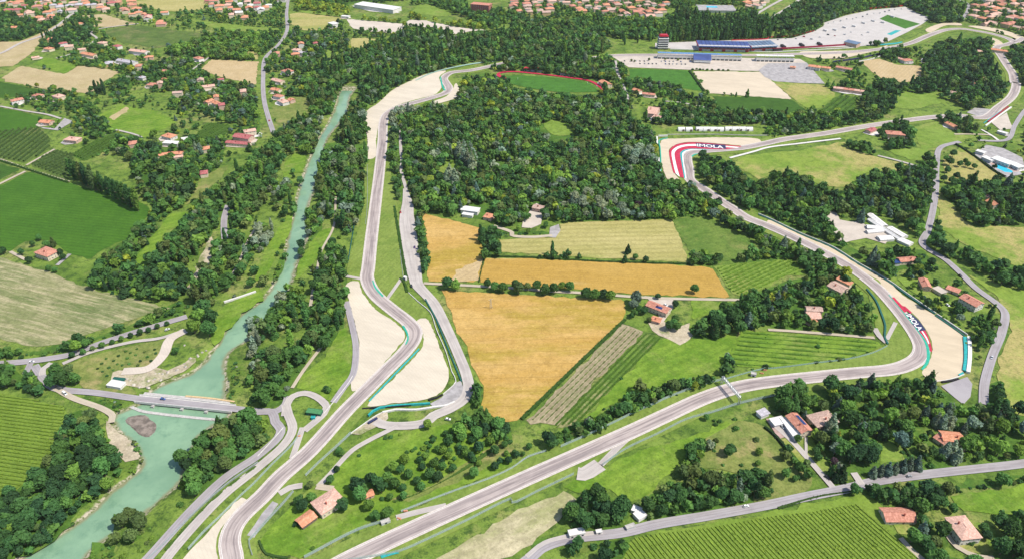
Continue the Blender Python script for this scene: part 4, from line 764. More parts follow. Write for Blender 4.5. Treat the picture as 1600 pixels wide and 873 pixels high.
RV = [(1273,103,20,12,6,(20,3),'hip','roof_orange','white_wall','white house with orange roof beside the grey car park'),(1291,105,14,10,5,(14,2),'hip','roof_orange','cream_wall','cream house right of the white orange-roofed one'),(1321,106,30,10,4.5,(28,5),'gable','roof_red','cream_wall','long red roofed row beside the tan field'),(1312,137,18,9,5,(18,2),'gable','roof_pink','pink_wall','left house of the pinkish row above the far vineyard'),(1328,139,18,9,5,(18,2),'gable','roof_red','pink_wall','middle house of the pinkish row above the far vineyard'),(1343,141,14,9,5,(14,2),'gable','roof_pink','pink_wall','right house of the pinkish row above the far vineyard'),
 (1239,104,9,7,4,(10,1),'hip','roof_orange','pink_wall','small orange kiosk in the grey car park'),(1417,93,18,12,5.5,(18,-2),'hip','roof_red','white_wall','white house with red roof below the pit straight'),(1407,91,12,8,4.5,(10,3),'gable','roof_pink','cream_wall','pinkish wing left of the white red-roofed house'),(1446,93,11,8,4.5,(10,2),'gable','roof_grey','white_wall','small grey roofed house at the wood edge'),(1527,79,18,11,6,(16,2),'hip','roof_pink','white_wall','white villa inside the hilltop loop'),(1533,121,12,10,5,(10,2),'hip','roof_red','cream_wall','red roof in the hilltop wood'),(1521,130,12,9,5,(8,6),'gable','roof_orange','pink_wall','orange roofed cottage below the red roof in the wood'),(1487,143,13,9,4,(14,3),'gable','roof_brown','cream_wall','brown roofed house at the wood clearing'),
 (1399,207,24,14,6.5,(26,2),'hip','roof_red','ochre_wall','large red roofed country house above the green field'),(1361,202,16,9,4,(14,-6),'gable','roof_dkred','pink_wall','dark red roofed outbuilding left of the country house'),(1487,194,20,8,4.5,(16,8),'gable','roof_orange','pink_wall','orange roofed house by the hilltop clump'),(1563,78,30,10,5,(22,3),'gable','roof_orange','cream_wall','long orange roofed building at the hairpin above the hill'),(946,129,24,12,6,(18,10),'gable','roof_orange','cream_wall','orange roofed building at the end of the pitch'),(995,140,16,9,4.5,(12,4),'gable','roof_orange','cream_wall','orange roofed house left of the pool garden'),(1014,146,20,9,4.5,(18,2),'gable','roof_red','cream_wall','red roofed long house in the pool garden'),(1021,172,15,30,6,(16,2),'gable','roof_pink','pink_wall','large pinkish roofed farm block beside the park lane'),(1028,182,12,12,5,(12,3),'gable','roof_pink','pink_wall','lower pinkish wing of the farm block'),
 (1568,250,24,14,5,(22,8),'flat','white_roof','white_wall','white clubhouse beside the outdoor pool'),(1586,256,20,12,4.5,(18,8),'flat','white_roof','grey_wall','grey-white wing of the pool clubhouse'),(1545,247,14,8,4,(14,6),'flat','white_roof','white_wall','small white building at the left of the pool club'),(1533,236,10,7,4,(10,3),'flat','white_roof','white_wall','small white roof by the pool club entrance'),(1567,206,12,6,3,(10,3),'flat','white_roof','white_wall','white hut at the hilltop car park')]
for t in RV: yard(*G(t[0], t[1], t[4]), t[2], t[3], pang((t[0], t[1]), (t[0]+t[5][0], t[1]+t[5][1])), ('tan_paving', 'grey_paving', 'white_concrete')[t[0] % 3]); house(*t[:9], label=t[9], win=2 if t[2] > 17 and t[1] > 90 else 0, rise=t[3]*.17)
house(1332, 66, 26, 14, 7, (26, 6), 'shed', 'slate_blue', 'pink_wall', 'bluish-purple hospitality building at the end of the pit wall', name='building', cat='building', win=0, rise=1.5)
# nursery: long glasshouses
def glasshouse(a, b, wd, label):
    (x0, y0), (x1, y1) = G(*a, 3), G(*b, 3); L = math.hypot(x1-x0, y1-y0); r = empty('glasshouse', ((x0+x1)/2, (y0+y1)/2, 0), math.atan2(y1-y0, x1-x0), label, 'glasshouse', 'nursery glasshouses'); FOOT.append(((x0+x1)/2, (y0+y1)/2, L*.45))
    MB().box(-L/2, L/2, -wd/2, wd/2, 0, 2.6).build('wall', 'white_wall', r); solid_roof('gable', L, wd, 2.62, .2, 1.2, None).build('roof', 'white_roof', r); m = MB()
    for i in range(1, int(L/4)): 
        o = MB().box(-.06, .06, -wd/2-.22, 0, 0, .08).build('rib', 'steel', r); o.location = (-L/2+i*4, 0, 3.86); o.rotation_euler = (math.atan2(1.2, wd/2+.2), 0, 0)
ZN = Z(1280,320,8.73)
for a, b, wd, l in ((ZN((690,120))[0], ZN((900,285))[0], 8, 'white glasshouse at the upper end of the nursery'), (ZN((680,190))[0], ZN((850,300))[0], 5, 'narrow white glasshouse beside the upper one'), (ZN((960,300))[0], ZN((1180,430))[0], 8, 'white glasshouse in the middle of the nursery'), (ZN((870,310))[0], ZN((1100,460))[0], 5, 'narrow white glasshouse in the middle of the nursery'), (ZN((1100,460))[0], ZN((1260,530))[0], 9, 'white glasshouse at the lower end of the nursery'), (ZN((650,290))[0], ZN((860,310))[0], 8, 'white cross glasshouse of the nursery'), (ZN((650,360))[0], ZN((870,340))[0], 6, 'lower white cross glasshouse of the nursery'), (ZN((810,450))[0], ZN((1000,440))[0], 9, 'pale tunnel glasshouse at the nursery yard')): glasshouse(a, b, wd, l)
# the far towns
TM = ['roof_orange', 'roof_red', 'roof_orange', 'roof_pink', 'roof_dkred']; TWL = ['white_wall', 'cream_wall', 'pink_wall', 'cream_wall', 'ochre_wall']
for u_, v_, r_ in ((1120, 16, 42), (1100, 14, 30), (1145, 15, 30), (590, 12, 40), (620, 14, 35), (560, 8, 35), (752, 8, 26), (786, 120, 22), (797, 124, 18)): FOOT.append((*G(u_, v_), r_))
def town(P, n, label, group, rms, gap, ang, size=(14, 21)):
    Pw = np.array(world(P, 5)); lo, hi = Pw.min(0), Pw.max(0); got = []; tries = 0
    while len(got) < n and tries < 6000:
        tries += 1; c = lo+(hi-lo)*nr.random(2)
        if not inside(Pw, c[None])[0] or any((c[0]-a)**2+(c[1]-b)**2 < gap**2 for a, b in got) or not clear_mask(c[None], 4)[0]: continue
        got.append(c); L = rng.uniform(*size); Wd = L*rng.uniform(.6, .85); H = rng.choice((5.5, 6, 6.5, 8)); wm, rm_ = rng.choice(TWL), rng.choice(rms); fx, fy = np.mean(Pw[:, 0] < c[0]), (c[1]-lo[1])/(hi[1]-lo[1])
        lb = ('large ' if L > 15 else 'small ' if L < 13 else '')+rm_.split('_')[-1 if rm_ != 'white_roof' else 0].replace('dkred', 'dark-red')+'-roofed '+wm.split('_')[0]+' '+label+', '+('front ' if fy < .34 else 'back ' if fy > .67 else 'middle ')+('left' if (c[0]-lo[0])/(hi[0]-lo[0]) < .34 else 'right' if (c[0]-lo[0])/(hi[0]-lo[0]) > .67 else 'centre')
        r = empty('house', (c[0], c[1], 0), ang+rng.choice((0, math.pi/2))+rng.uniform(-.12, .12), lb, 'house', group)
        MB().box(-L/2, L/2, -Wd/2, Wd/2, -.3, H).build('wall', wm, r); solid_roof(rng.choice(('hip', 'hip', 'gable')), L, Wd, H+.02, .5, Wd*.2, None).build('roof', rm_, r); FOOT.append((c[0], c[1], L*.5+1))
# ================================================================== TREES
def lobes_for(kind, r):
    L = []
    if kind == 'broad':
        for i in range(9):
            a = r.uniform(0, 6.28); d = r.uniform(.15, .62); L.append((math.cos(a)*d, math.sin(a)*d, r.uniform(-.15, .45), r.uniform(.38, .6)))
        L.append((0, 0, .35, .6)); L.append((0, 0, -.1, .62)); sc = (4.3, 4.3, 4.6); zc = 5.6
    elif kind == 'round':
        for i in range(5):
            a = i*1.26; L.append((math.cos(a)*.35, math.sin(a)*.35, r.uniform(-.1, .25), r.uniform(.5, .62)))
        L.append((0, 0, .25, .65)); sc = (2.6, 2.6, 3.0); zc = 3.1
    elif kind == 'poplar':
        for i in range(9):
            t = i/8; L.append((r.uniform(-.16, .16), r.uniform(-.16, .16), -.85+1.75*t, .5*(1-.62*abs(t-.42)**1.25*1.6)))
        sc = (4.0, 4.0, 8.2); zc = 9.4
    elif kind == 'conifer':
        for i in range(11):
            t = i/10; a = i*2.4; q = (1-t)*.42
            L.append((math.cos(a)*q, math.sin(a)*q, -.85+1.75*t, .52*(1-t)+.12))
        sc = (4.0, 4.0, 6.2); zc = 6.6
    else:                                              # bush
        for i in range(5):
            a = i*1.26+r.uniform(-.3, .3); L.append((math.cos(a)*.5, math.sin(a)*.5, r.uniform(-.1, .2), r.uniform(.42, .6)))
        L.append((0, 0, .15, .6)); sc = (2.0, 2.0, 1.6); zc = 1.1
    return np.array(L), np.array(sc), zc
ICO_V = []; ICO_F = []
def _ico():
    t = (1+5**.5)/2; v = [(-1, t, 0), (1, t, 0), (-1, -t, 0), (1, -t, 0), (0, -1, t), (0, 1, t), (0, -1, -t), (0, 1, -t), (t, 0, -1), (t, 0, 1), (-t, 0, -1), (-t, 0, 1)]
    f = [(0, 11, 5), (0, 5, 1), (0, 1, 7), (0, 7, 10), (0, 10, 11), (1, 5, 9), (5, 11, 4), (11, 10, 2), (10, 7, 6), (7, 1, 8), (3, 9, 4), (3, 4, 2), (3, 2, 6), (3, 6, 8), (3, 8, 9), (4, 9, 5), (2, 4, 11), (6, 2, 10), (8, 6, 7), (9, 8, 1)]
    v = np.array(v, float); return v/np.linalg.norm(v, axis=1, keepdims=True), np.array(f)
ICO_V, ICO_F = _ico()
def crown_arrays(kind, seed, nq, qs, ncore=0):
    """leaf sprays on the surface of a lumpy crown, over small dark inner masses: verts, quads, tris"""
    r = random.Random(seed); L, sc, zc = lobes_for(kind, r); g = np.random.default_rng(seed)
    V, Qd, T = [], [], []; k = 0; got = 0; w = L[:, 3]**2/np.sum(L[:, 3]**2)
    while got < nq:
        i = g.choice(len(L), p=w); d = g.normal(size=3); d /= np.linalg.norm(d)
        if d[2] < -.55: continue
        p = L[i, :3]+d*L[i, 3]*g.uniform(.86, 1.10)
        if np.any(np.linalg.norm(L[:, :3]-p, axis=1) < L[:, 3]*.8): continue
        n = d+g.normal(0, .42, 3)+np.array((0, 0, .15)); n /= np.linalg.norm(n)
        u = np.cross(n, g.normal(size=3)); u /= np.linalg.norm(u); v = np.cross(n, u); s = qs*g.uniform(.6, 1.25); c = p*sc+np.array((0, 0, zc))
        cv = n*s*.18
        V += [c-u*s*.5-v*s*.32-cv, c+u*s*.42-v*s*.5, c+u*s*.5+v*s*.34-cv, c-u*s*.36+v*s*.5]; Qd.append((k, k+1, k+2, k+3)); k += 4; got += 1
    for l in L[np.argsort(-L[:, 3])[:ncore or (4 if kind in ('broad', 'round', 'bush') else 6)]]:
        vv = (l[:3]+ICO_V*l[3]*.80)*sc+np.array((0, 0, zc)); V += list(vv); T += [tuple(f+k) for f in ICO_F]; k += 12
    return np.array(V), np.array(Qd), np.array(T)
def crown_mesh(name, kind, seed, nq, qs):
    V, Qd, T = crown_arrays(kind, seed, nq, qs); me = bpy.data.meshes.new(name)
    me.from_pydata([tuple(v) for v in V], [], [tuple(map(int, q)) for q in Qd]+[tuple(map(int, t)) for t in T]); me.materials.append(MATS['leaf']); me.update(); return me
def trunk_mesh(name, h, r0, limbs):
    mb = MB(); mb.cyl(0, 0, -.3, h, r0, r0*.5, 7); q = random.Random(limbs)
    for i in range(limbs):
        a = i*6.28/max(limbs, 1)+q.uniform(-.4, .4); z = h*q.uniform(.55, .9); mb.bar((0, 0, z), (math.cos(a)*h*.38, math.sin(a)*h*.38, z+h*.4), r0*.6)
    return mb.mesh(name, 'bark')
PROTO = {
 'broad': ([crown_mesh('broad_crown', 'broad', 11+i, 380, 1.25) for i in range(6)], trunk_mesh('broad_trunk', 4.8, .34, 4)),
 'round': ([crown_mesh('round_crown', 'round', 31+i, 230, .85) for i in range(4)], trunk_mesh('round_trunk', 2.4, .2, 3)),
 'poplar': ([crown_mesh('poplar_crown', 'poplar', 51+i, 420, 1.25) for i in range(3)], trunk_mesh('poplar_trunk', 9, .36, 3)),
 'conifer': ([crown_mesh('conifer_crown', 'conifer', 71+i, 380, 1.25) for i in range(3)], trunk_mesh('conifer_trunk', 9, .32, 4)),
 'bush': ([crown_mesh('bush_crown', 'bush', 91+i, 150, .8) for i in range(4)], trunk_mesh('bush_trunk', 1.0, .12, 3))}
LOWCAP = {k: [crown_arrays(k, 200+i, {'broad': 52, 'round': 34, 'poplar': 52, 'conifer': 50, 'bush': 24}[k], {'broad': 2.75, 'round': 1.9, 'poplar': 2.75, 'conifer': 2.6, 'bush': 1.7}[k], 2) for i in range(6)] for k in PROTO}
HALF = {'broad': 5.2, 'round': 3.0, 'poplar': 9.0, 'conifer': 6.2, 'bush': 1.0}; RAD = {'broad': 4.6, 'round': 2.7, 'poplar': 2.6, 'conifer': 3.2, 'bush': 2.1}
NAMES = {'broad': 'broadleaf_tree', 'round': 'round_tree', 'poplar': 'poplar_tree', 'conifer': 'conifer_tree', 'bush': 'bush'}
CATS = {'broad': 'tree', 'round': 'tree', 'poplar': 'poplar', 'conifer': 'conifer', 'bush': 'bush'}
TINT = {'dark': (.068, .158, .048), 'mid': (.10, .22, .055), 'light': (.175, .305, .055), 'yellow': (.31, .38, .05), 'silver': (.27, .335, .245), 'blue': (.14, .21, .175), 'deep': (.042, .102, .042), 'olive': (.135, .195, .062), 'purple': (.08, .05, .07), 'rust': (.26, .18, .05)}
TWORD = {'dark': 'dark green', 'mid': 'mid-green', 'light': 'light green', 'yellow': 'yellow-green', 'silver': 'silvery', 'blue': 'blue-grey', 'deep': 'very dark', 'olive': 'olive green', 'purple': 'purple', 'rust': 'rusty'}
PAL = {'wood': (('dark', 5), ('mid', 5), ('olive', 2.5), ('deep', 1.4), ('light', 2.2), ('silver', .5), ('yellow', .25)), 'park': (('dark', 4), ('mid', 5), ('olive', 2.6), ('light', 3), ('silver', .9), ('yellow', .5), ('deep', 1.2), ('blue', .4)),
       'river': (('mid', 4.5), ('dark', 4), ('silver', 1.2), ('olive', 3), ('light', 2)), 'garden': (('dark', 3.5), ('mid', 4), ('light', 2.6), ('deep', 2), ('blue', .6), ('yellow', .6), ('olive', 1.5), ('silver', .4)),
       'deep': (('deep', 3.5), ('dark', 5), ('mid', 3), ('olive', 1), ('light', .8)), 'town': (('dark', 4), ('mid', 4), ('light', 2), ('yellow', .3)), 'mid': (('mid', 5), ('dark', 2.5), ('light', 2), ('olive', 1)), 'dark': (('dark', 5), ('deep', 1.5), ('mid', 2.5), ('olive', .8)), 'bright': (('yellow', 5), ('light', 3)), 'silver': (('silver', 1),), 'blue': (('blue', 1),), 'light': (('light', 3), ('mid', 1.5), ('olive', .7)), 'orch': (('dark', 3), ('mid', 4), ('light', 1.5), ('deep', 2))}
TREES = []                                              # x, y, scale, kind, tint, label, group
def tint_of(pal):
    ks = PAL.get(pal) or ((pal, 1),); tint_of.last = rng.choices([k for k, _ in ks], [w for _, w in ks])[0]; c = TINT[tint_of.last]; f = rng.uniform(.74, 1.3); h = rng.uniform(.9, 1.12)
    return (c[0]*f*h, c[1]*f, c[2]*f/h)
PLACED = {}
def too_close(x, y, d):
    cx, cy = int(x//8), int(y//8)
    for i in (-1, 0, 1):
        for j in (-1, 0, 1):
            for (a, b, e) in PLACED.get((cx+i, cy+j), ()):
                if (a-x)**2+(b-y)**2 < ((d+e)/2)**2: return True
    return False
def put(x, y, s, kind, pal, label, group, sep=None):
    TREES.append((x, y, s, kind, tint_of(pal), label, group, tint_of.last)); PLACED.setdefault((int(x//8), int(y//8)), []).append((x, y, sep if sep is not None else 0))
def at_tree(pts, kind, s, pal, label, group=None, jit=.15):
    """trees one by one: photo pixel of the crown's middle"""
    pts = sorted(pts)
    for i, (u, v) in enumerate(pts):
        lb = label if len(pts) == 1 else label+', '+('leftmost one' if i == 0 else 'rightmost one' if i == len(pts)-1 else nth(i)+' from the left')
        k = s*rng.uniform(1-jit, 1+jit); x, y = G(u, v, HALF[kind]*k); put(x, y, k, kind, pal, lb, group, RAD[kind]*k*.9)
def base_tree(pts, kind, s, pal, label, group=None, jit=.12):
    for u, v in pts:
        k = s*rng.uniform(1-jit, 1+jit); x, y = G(u, v); put(x, y, k, kind, pal, label, group, RAD[kind]*k*.9)
WOODN = []
def clear_mask(P, m=0.0):
    ok = np.ones(len(P), bool)
    for L, w in ROADS:
        lo, hi = L.min(0)-w-4, L.max(0)+w+4; c = ok & np.all((P > lo) & (P < hi), axis=1)
        if c.any():
            i = np.where(c)[0]; ok[i[dist_line(L[::2] if len(L) > 40 else L, P[i]) < w+m]] = False
    for Q in CLEAR:
        lo, hi = Q.min(0), Q.max(0); c = ok & np.all((P > lo) & (P < hi), axis=1)
        if c.any(): i = np.where(c)[0]; ok[i[inside(Q, P[i])]] = False
    for (x, y, r) in FOOT: ok &= np.hypot(P[:, 0]-x*(1-np.clip(y-P[:, 1], 0, 7)/y), np.maximum(np.maximum(P[:, 1]-y, y-7-P[:, 1]), 0)) > r
    return ok
def wood(pts, label, pal='wood', s=1.0, dens=1.0, mix=(('broad', 9), ('bush', 1.2), ('conifer', .5), ('poplar', .4)), gap=7.6, holes=(), floor=True, bare=False, group=None):
    z = 4.5*s; P = np.array(world(pts, z)); lo, hi = P.min(0), P.max(0); step = gap*s*.82
    nx, ny = int((hi[0]-lo[0])/step)+2, int((hi[1]-lo[1])/step)+2
    if nx*ny > 60000: return
    g = np.stack(np.meshgrid(np.arange(nx), np.arange(ny)), -1).reshape(-1, 2).astype(float); g[:, 0] += (g[:, 1] % 2)*.5
    C = lo+g*step*np.array((1, .9))+nr.uniform(-.42, .42, g.shape)*step; C = C[inside(P, C)]; C = C[nr.random(len(C)) < dens]
    for h in holes: C = C[~inside(np.array(world(h, z)), C)]
    d = np.zeros(len(C), bool)
    if len(C): q = inside(RIVER, C); q[q] = dist_line(RIVER, C[q], True) > 3.0; C = C[~q]
    if len(C) and not bare: C = C[clear_mask(C)]
    for x, y in C:
        kind = rng.choices([k for k, _ in mix], [w for _, w in mix])[0]; k = s*rng.choice((.55, .7, .85, .95, 1.05, 1.2, 1.38))*rng.uniform(.92, 1.08)
        if kind in ('poplar', 'conifer'): k *= .9
        if too_close(x, y, RAD[kind]*k*.95): continue
        put(x, y, k, kind, pal if kind != 'conifer' or rng.random() < .5 else rng.choice(('deep', 'blue')), label, group or 'trees of '+label.split(' in the ')[-1].split(' of the ')[-1], RAD[kind]*k*.95)
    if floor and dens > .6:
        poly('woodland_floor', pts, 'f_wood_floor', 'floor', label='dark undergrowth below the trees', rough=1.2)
BB = (('broad', 8), ('poplar', 1.3), ('bush', 2)); BC = (('broad', 8), ('conifer', 1.6), ('bush', 1.5)); GA = (('broad', 5), ('round', 3), ('bush', 3), ('conifer', .8))
town([(0,2),(60,0),(120,-3),(178,-2),(178,10),(160,18),(140,15),(112,26),(90,32),(60,32),(30,24),(0,14)], 44, 'house in the crowded top left town', 'houses of the top left town', TM+['roof_grey', 'roof_grey', 'roof_pink'], 15, .4)
town([(180,0),(215,4),(240,12),(268,18),(262,26),(225,26),(200,24)], 11, 'house in the hamlet right of the top left town', 'hamlet houses', TM+['roof_grey'], 18, .3)
town([(224,24),(245,30),(265,40),(240,42)], 4, 'house at the top of the olive green plot', 'houses above the olive plot', TM, 18, .2)
town([(322,0),(410,-2),(445,0),(415,16),(395,30),(370,28),(330,14)], 24, 'house in the town beside the long road', 'houses of the town beside the long road', TM+['white_roof'], 17, .25)
town([(800,0),(905,0),(1040,-2),(1045,8),(1030,26),(955,27),(938,18),(905,20),(880,6),(860,24),(815,24),(800,14)], 60, 'house in the far town at top centre', 'houses of the far town at top centre', ['roof_orange', 'roof_red', 'roof_pink', 'roof_orange', 'roof_brown'], 20, .15)
town([(1158,-2),(1215,-2),(1205,8),(1190,16),(1170,12)], 8, 'house by the far avenue', 'houses by the far avenue', ['roof_pink', 'roof_orange'], 20, .5)
town([(1512,10),(1535,-2),(1600,-2),(1612,48),(1600,46),(1560,40),(1530,36),(1516,26)], 42, 'house in the town at the top right', 'houses of the top right town', ['roof_red', 'roof_orange', 'roof_red', 'roof_pink', 'roof_brown', 'roof_pink'], 18, .5)
town([(40,62),(130,58),(190,62),(240,85),(250,105),(215,112),(150,98),(60,92)], 6, 'house among the top left villas', 'houses among the top left villas', TM+['roof_pink', 'roof_grey'], 24, .3, (12, 17))
town([(175,135),(240,105),(310,100),(395,140),(400,205),(340,190),(300,165),(262,160),(215,130)], 7, 'cottage in the upper left garden belt', 'cottages of the garden belt', TM+['roof_pink', 'roof_brown'], 26, .3, (10, 15))
town([(170,215),(250,228),(340,225),(335,262),(300,280),(240,238)], 5, 'cottage near the riverside villas', 'cottages near the riverside villas', TM, 24, .3, (9, 13))
town([(425,85),(500,60),(530,62),(500,95),(460,100)], 4, 'house in the gardens right of the long road', 'houses right of the long road', TM, 26, .3, (10, 15))
# ------------------------------------------------------------------ single trees
LANE = [(698.6,443),(712,446),(761.6,443),(773.5,448),(786,449),(805.5,444),(810.6,451),(824,447),(839,446),(851.6,452),(865.5,450),(878,447),(890,448),(916,457.7),(930,460),(943,459),(954,462)]
at_tree(LANE, 'round', 1.85, 'deep', 'dark round tree in the row along the farm lane', 'row of round trees between the wheat fields', .22)
at_tree([(1085,452)], 'round', 1.75, 'deep', 'lone rounded tree at the right end of the golden wheat', None)
AV = M1((1035,296),(975,316),(920,336),(868,352),(810,372),(752,392),(695,412),(632,434),(573,452),(515,474),(447,494))
at_tree(AV, 'round', .95, 'deep', 'small dark tree in the avenue along the grey road', 'avenue trees along the grey road')
at_tree(M1((1240,250),(1200,320),(1290,330),(1250,200),(1310,260)), 'broad', 1.6, 'mid', 'large spreading tree at the end of the avenue', 'large trees at the end of the avenue')
at_tree(M1((350,600),(420,590),(460,640),(390,650),(330,650)), 'broad', 1.3, 'mid', 'round-headed tree beside the road junction', 'trees beside the road junction')
at_tree(M1((490,400),(470,440),(525,420)), 'broad', 1.1, 'mid', 'tree standing above the hedge of the avenue road', 'trees above the avenue hedge')
at_tree(M1((1090,465)), 'broad', .8, 'deep', 'lone dark tree above the gravel track by the river', None)
at_tree(B1((1120,240),(1150,290)), 'broad', 1.2, 'dark', 'tree leaning out over the lower river', 'trees over the lower river')
at_tree(Q6((283,640),(280,690)), 'broad', 1.15, 'deep', 'dark tree standing at the water edge of the river', 'dark trees at the water edge')
POP = [(107+i*6.1, 262+i*2.95) for i in range(18)]
at_tree(POP, 'poplar', 1.5, 'deep', 'tall dark poplar in the row beside the big green field', 'poplar row beside the big green field')
at_tree(POP[::2], 'broad', .9, 'dark', 'broadleaf tree at the foot of the poplar row', 'trees at the foot of the poplar row')
at_tree(Q1((590,545),(615,540),(640,545)), 'poplar', 1.15, 'deep', 'tall dark poplar of the trio at the tan field', 'three poplars at the tan field')
ORCH = B2((1195,150),(1275,115),(1340,135),(1415,90),(1455,140),(1525,95),(1380,180),(1305,215),(1265,185),(1190,230),(1125,190),(1050,235),(920,255),(1105,275),(1155,295),(1030,300),(1080,340),(945,345),(895,315),(853,295),(998,385),(1130,360),(910,430),(915,480),(812,365),(860,403),(830,487),(1025,420),(1220,310),(1350,255),(1480,295),(1565,260),(1480,200),(1420,60),(1550,50),(1240,60))
at_tree(ORCH, 'round', 1.3, 'orch', 'small round fruit tree in the orchard inside the hairpin', 'orchard trees inside the hairpin', .25)
at_tree(B2((970,200),(935,210),(990,185),(895,100),(835,115),(805,120),(640,230),(1060,150),(1110,120),(860,400),(1090,390),(780,500),(350,805)), 'bush', .85, 'mid', 'small bush on the orchard lawn', 'bushes on the orchard lawn')
at_tree(B2((1350,335)), 'broad', 1.05, 'dark', 'single large tree beside the white barrier of the straight', None)
at_tree(B2((545,520),(530,545)), 'broad', .95, 'dark', 'dark tree right of the pinkish hairpin house', 'trees right of the hairpin house')
at_tree(B2((630,420),(660,440),(640,470)), 'broad', 1.1, 'dark', 'large tree between hairpin house and shed', 'trees between hairpin house and shed')
at_tree(B2((775,430),(745,400),(710,370)), 'broad', 1.0, 'dark', 'tree behind the small orange shed', 'trees behind the orange shed')
at_tree(B2((272,510),(285,540),(340,490)), 'broad', .85, 'deep', 'dark tree left of the hairpin house', 'trees left of the hairpin house')
at_tree(B2((815,580),(705,540),(740,600)), 'broad', .85, 'mid', 'bushy tree at the lower edge of the hairpin lawn', 'trees at the lower edge of the hairpin lawn')
at_tree(B2((335,410),(460,380),(500,315),(530,215),(515,200)), 'round', 1.1, 'dark', 'shrubby tree along the hairpin house drive', 'trees along the hairpin house drive')
at_tree(B2((255,655)), 'bush', 1.3, 'deep', 'dark bush at the corner of the open barn', None)
at_tree(B2((1062,35)), 'broad', 1.0, 'mid', 'single tree beside the bend of the service road', None)
at_tree(B3((230,130),(245,150)), 'broad', 1.15, 'dark', 'large tree at the lower corner of the strip plots', 'trees at the corner of the strip plots')
at_tree(B3((30,225)), 'round', 1.1, 'deep', 'small dark tree by the debris fence', None)
at_tree(B3((1355,190),(1340,210)), 'broad', .9, 'deep', 'dark tree alone on the scrubby slope', 'dark trees on the scrubby slope')
at_tree(M3((775,145),(755,180)), 'broad', 1.15, 'blue', 'grey-green tree beside the tiled farmhouse', 'grey-green trees beside the farmhouse')
at_tree(M3((760,235),(820,220),(790,210)), 'broad', .9, 'mid', 'garden tree left of the farm annex', 'garden trees left of the farm annex')
at_tree(M3((850,275),(740,250)), 'round', .9, 'dark', 'small garden tree in front of the farm', 'small trees in front of the farm')
at_tree(M3((1000,300),(1025,320),(975,310),(1010,275)), 'broad', 1.0, 'mid', 'round-headed tree right of the farm annex', 'trees right of the farm annex')
at_tree(M3((1012,180),(905,130)), 'round', 1.2, 'dark', 'small tree beside the farm lane gate', 'trees by the farm lane gate')
at_tree(Q7((720,670),(700,730)), 'conifer', .9, 'deep', 'dark conifer in the hedge of the hay field', 'conifers in the hay field hedge')
at_tree(Q7((765,720),(830,735)), 'round', 1.2, 'deep', 'small dark tree in the hedge of the hay field', 'small trees in the hay field hedge')
at_tree(Q6((1260,60),(1290,40),(1310,110),(1200,200),(1230,230),(1180,240),(1340,140),(1330,60),(1290,90),(1350,100)), 'conifer', 1.8, 'silver', 'silvery blue cedar towering in the park wood', 'silvery cedars in the park wood')
at_tree(Q7((770,90),(830,100),(720,60),(850,60),(790,50),(870,120),(700,80),(750,130)), 'broad', 1.6, 'silver', 'pale silvery tree beside the red striped corner', 'silvery trees by the red striped corner')
at_tree(Q7((390,350),(440,370),(540,370),(600,350),(680,410),(700,450),(560,400),(470,330),(640,380)), 'broad', 1.35, 'silver', 'pale silvery tree at the lower edge of the park wood', 'silvery trees at the park edge')
at_tree(Q7((570,440),(780,400),(1280,380)), 'broad', 1.0, 'purple', 'purple-brown tree at the lower edge of the park wood', 'purple trees at the park edge')
at_tree(Q2((1250,830),(1290,690)), 'broad', 1.0, 'bright', 'bright yellow-green tree in the park wood', 'yellow-green trees in the park wood')
at_tree(Z(1280,320,8.73)((750,690),(720,740),(790,760),(760,640),(580,150),(940,40)), 'conifer', 1.15, 'blue', 'blue-grey conifer by the plant nursery', 'blue-grey conifers by the nursery')
at_tree(M4((555,690),(1060,840),(980,850),(1120,830),(520,215),(560,260)), 'conifer', 1.1, 'blue', 'blue-grey conifer among the villas right of the circuit', 'blue-grey conifers among the villas')
at_tree(B4((1090,20),(1050,10),(1130,30),(1150,180),(1180,230),(1110,190),(400,30),(380,60)), 'conifer', 1.15, 'silver', 'silver-blue cedar in the villa wood', 'silver-blue cedars in the villa wood')
at_tree([(1365+i*11.5, 736-i*2.2) for i in range(7)], 'conifer', .95, 'blue', 'blue-green conifer of the close row beside the country road', 'conifer row beside the country road')
at_tree(B4((140,715),) if 0 else B4((430,350),(460,340),(400,320)), 'conifer', 1.0, 'deep', 'dark conifer beside the entrance drive', 'conifers beside the entrance drive')
at_tree(B4((430,150),(480,200),(520,240),(600,180),(640,230),(580,140),(650,200)), 'broad', 1.35, 'dark', 'tall dense tree in the villa garden', 'tall dense trees in the villa garden')
at_tree(B4((300,200),(185,125),(310,245)), 'round', 1.1, 'dark', 'small round tree on the solar house lawn', 'round trees on the solar house lawn')
at_tree(B4((310,240),(410,270)), 'round', 1.1, 'purple', 'dark purple tree in the solar house garden', 'purple trees in the solar house garden')
at_tree(B4((1150,565)), 'broad', .85, 'deep', 'dark tree at the corner behind the white farmhouse', None)
at_tree(B4((1255,765)), 'bush', 1.35, 'mid', 'round green bush against the farmhouse front', None)
at_tree(B4((1340,690),(1360,720)), 'broad', .75, 'deep', 'dark tree at the right side of the farmhouse', 'dark trees beside the farmhouse')
at_tree(B4((540,450),(110,345),(105,235)), 'broad', .8, 'mid', 'bushy tree near the country road', 'bushy trees near the country road')
at_tree(Q8((1105,110),(1150,80),(1115,180),(1170,215),(1090,235),(1140,245),(1130,130),(1200,250)), 'round', 1.75, 'dark', 'round tree on the grass plot below the pool club', 'round trees below the pool club')
at_tree(Q8((1190,145),(1240,150),(1280,160),(1220,130)), 'broad', .85, 'dark', 'tree of the short clump below the pool club', 'clump of trees below the pool club')
at_tree(M4((310,440)), 'bush', 1.1, 'deep', 'single dark bush on the green slope', None)
at_tree(M4((140,710),(110,740),(170,740),(190,720)), 'broad', 1.4, 'deep', 'big dark tree at the inside of the long straight', 'big dark trees below the straight')
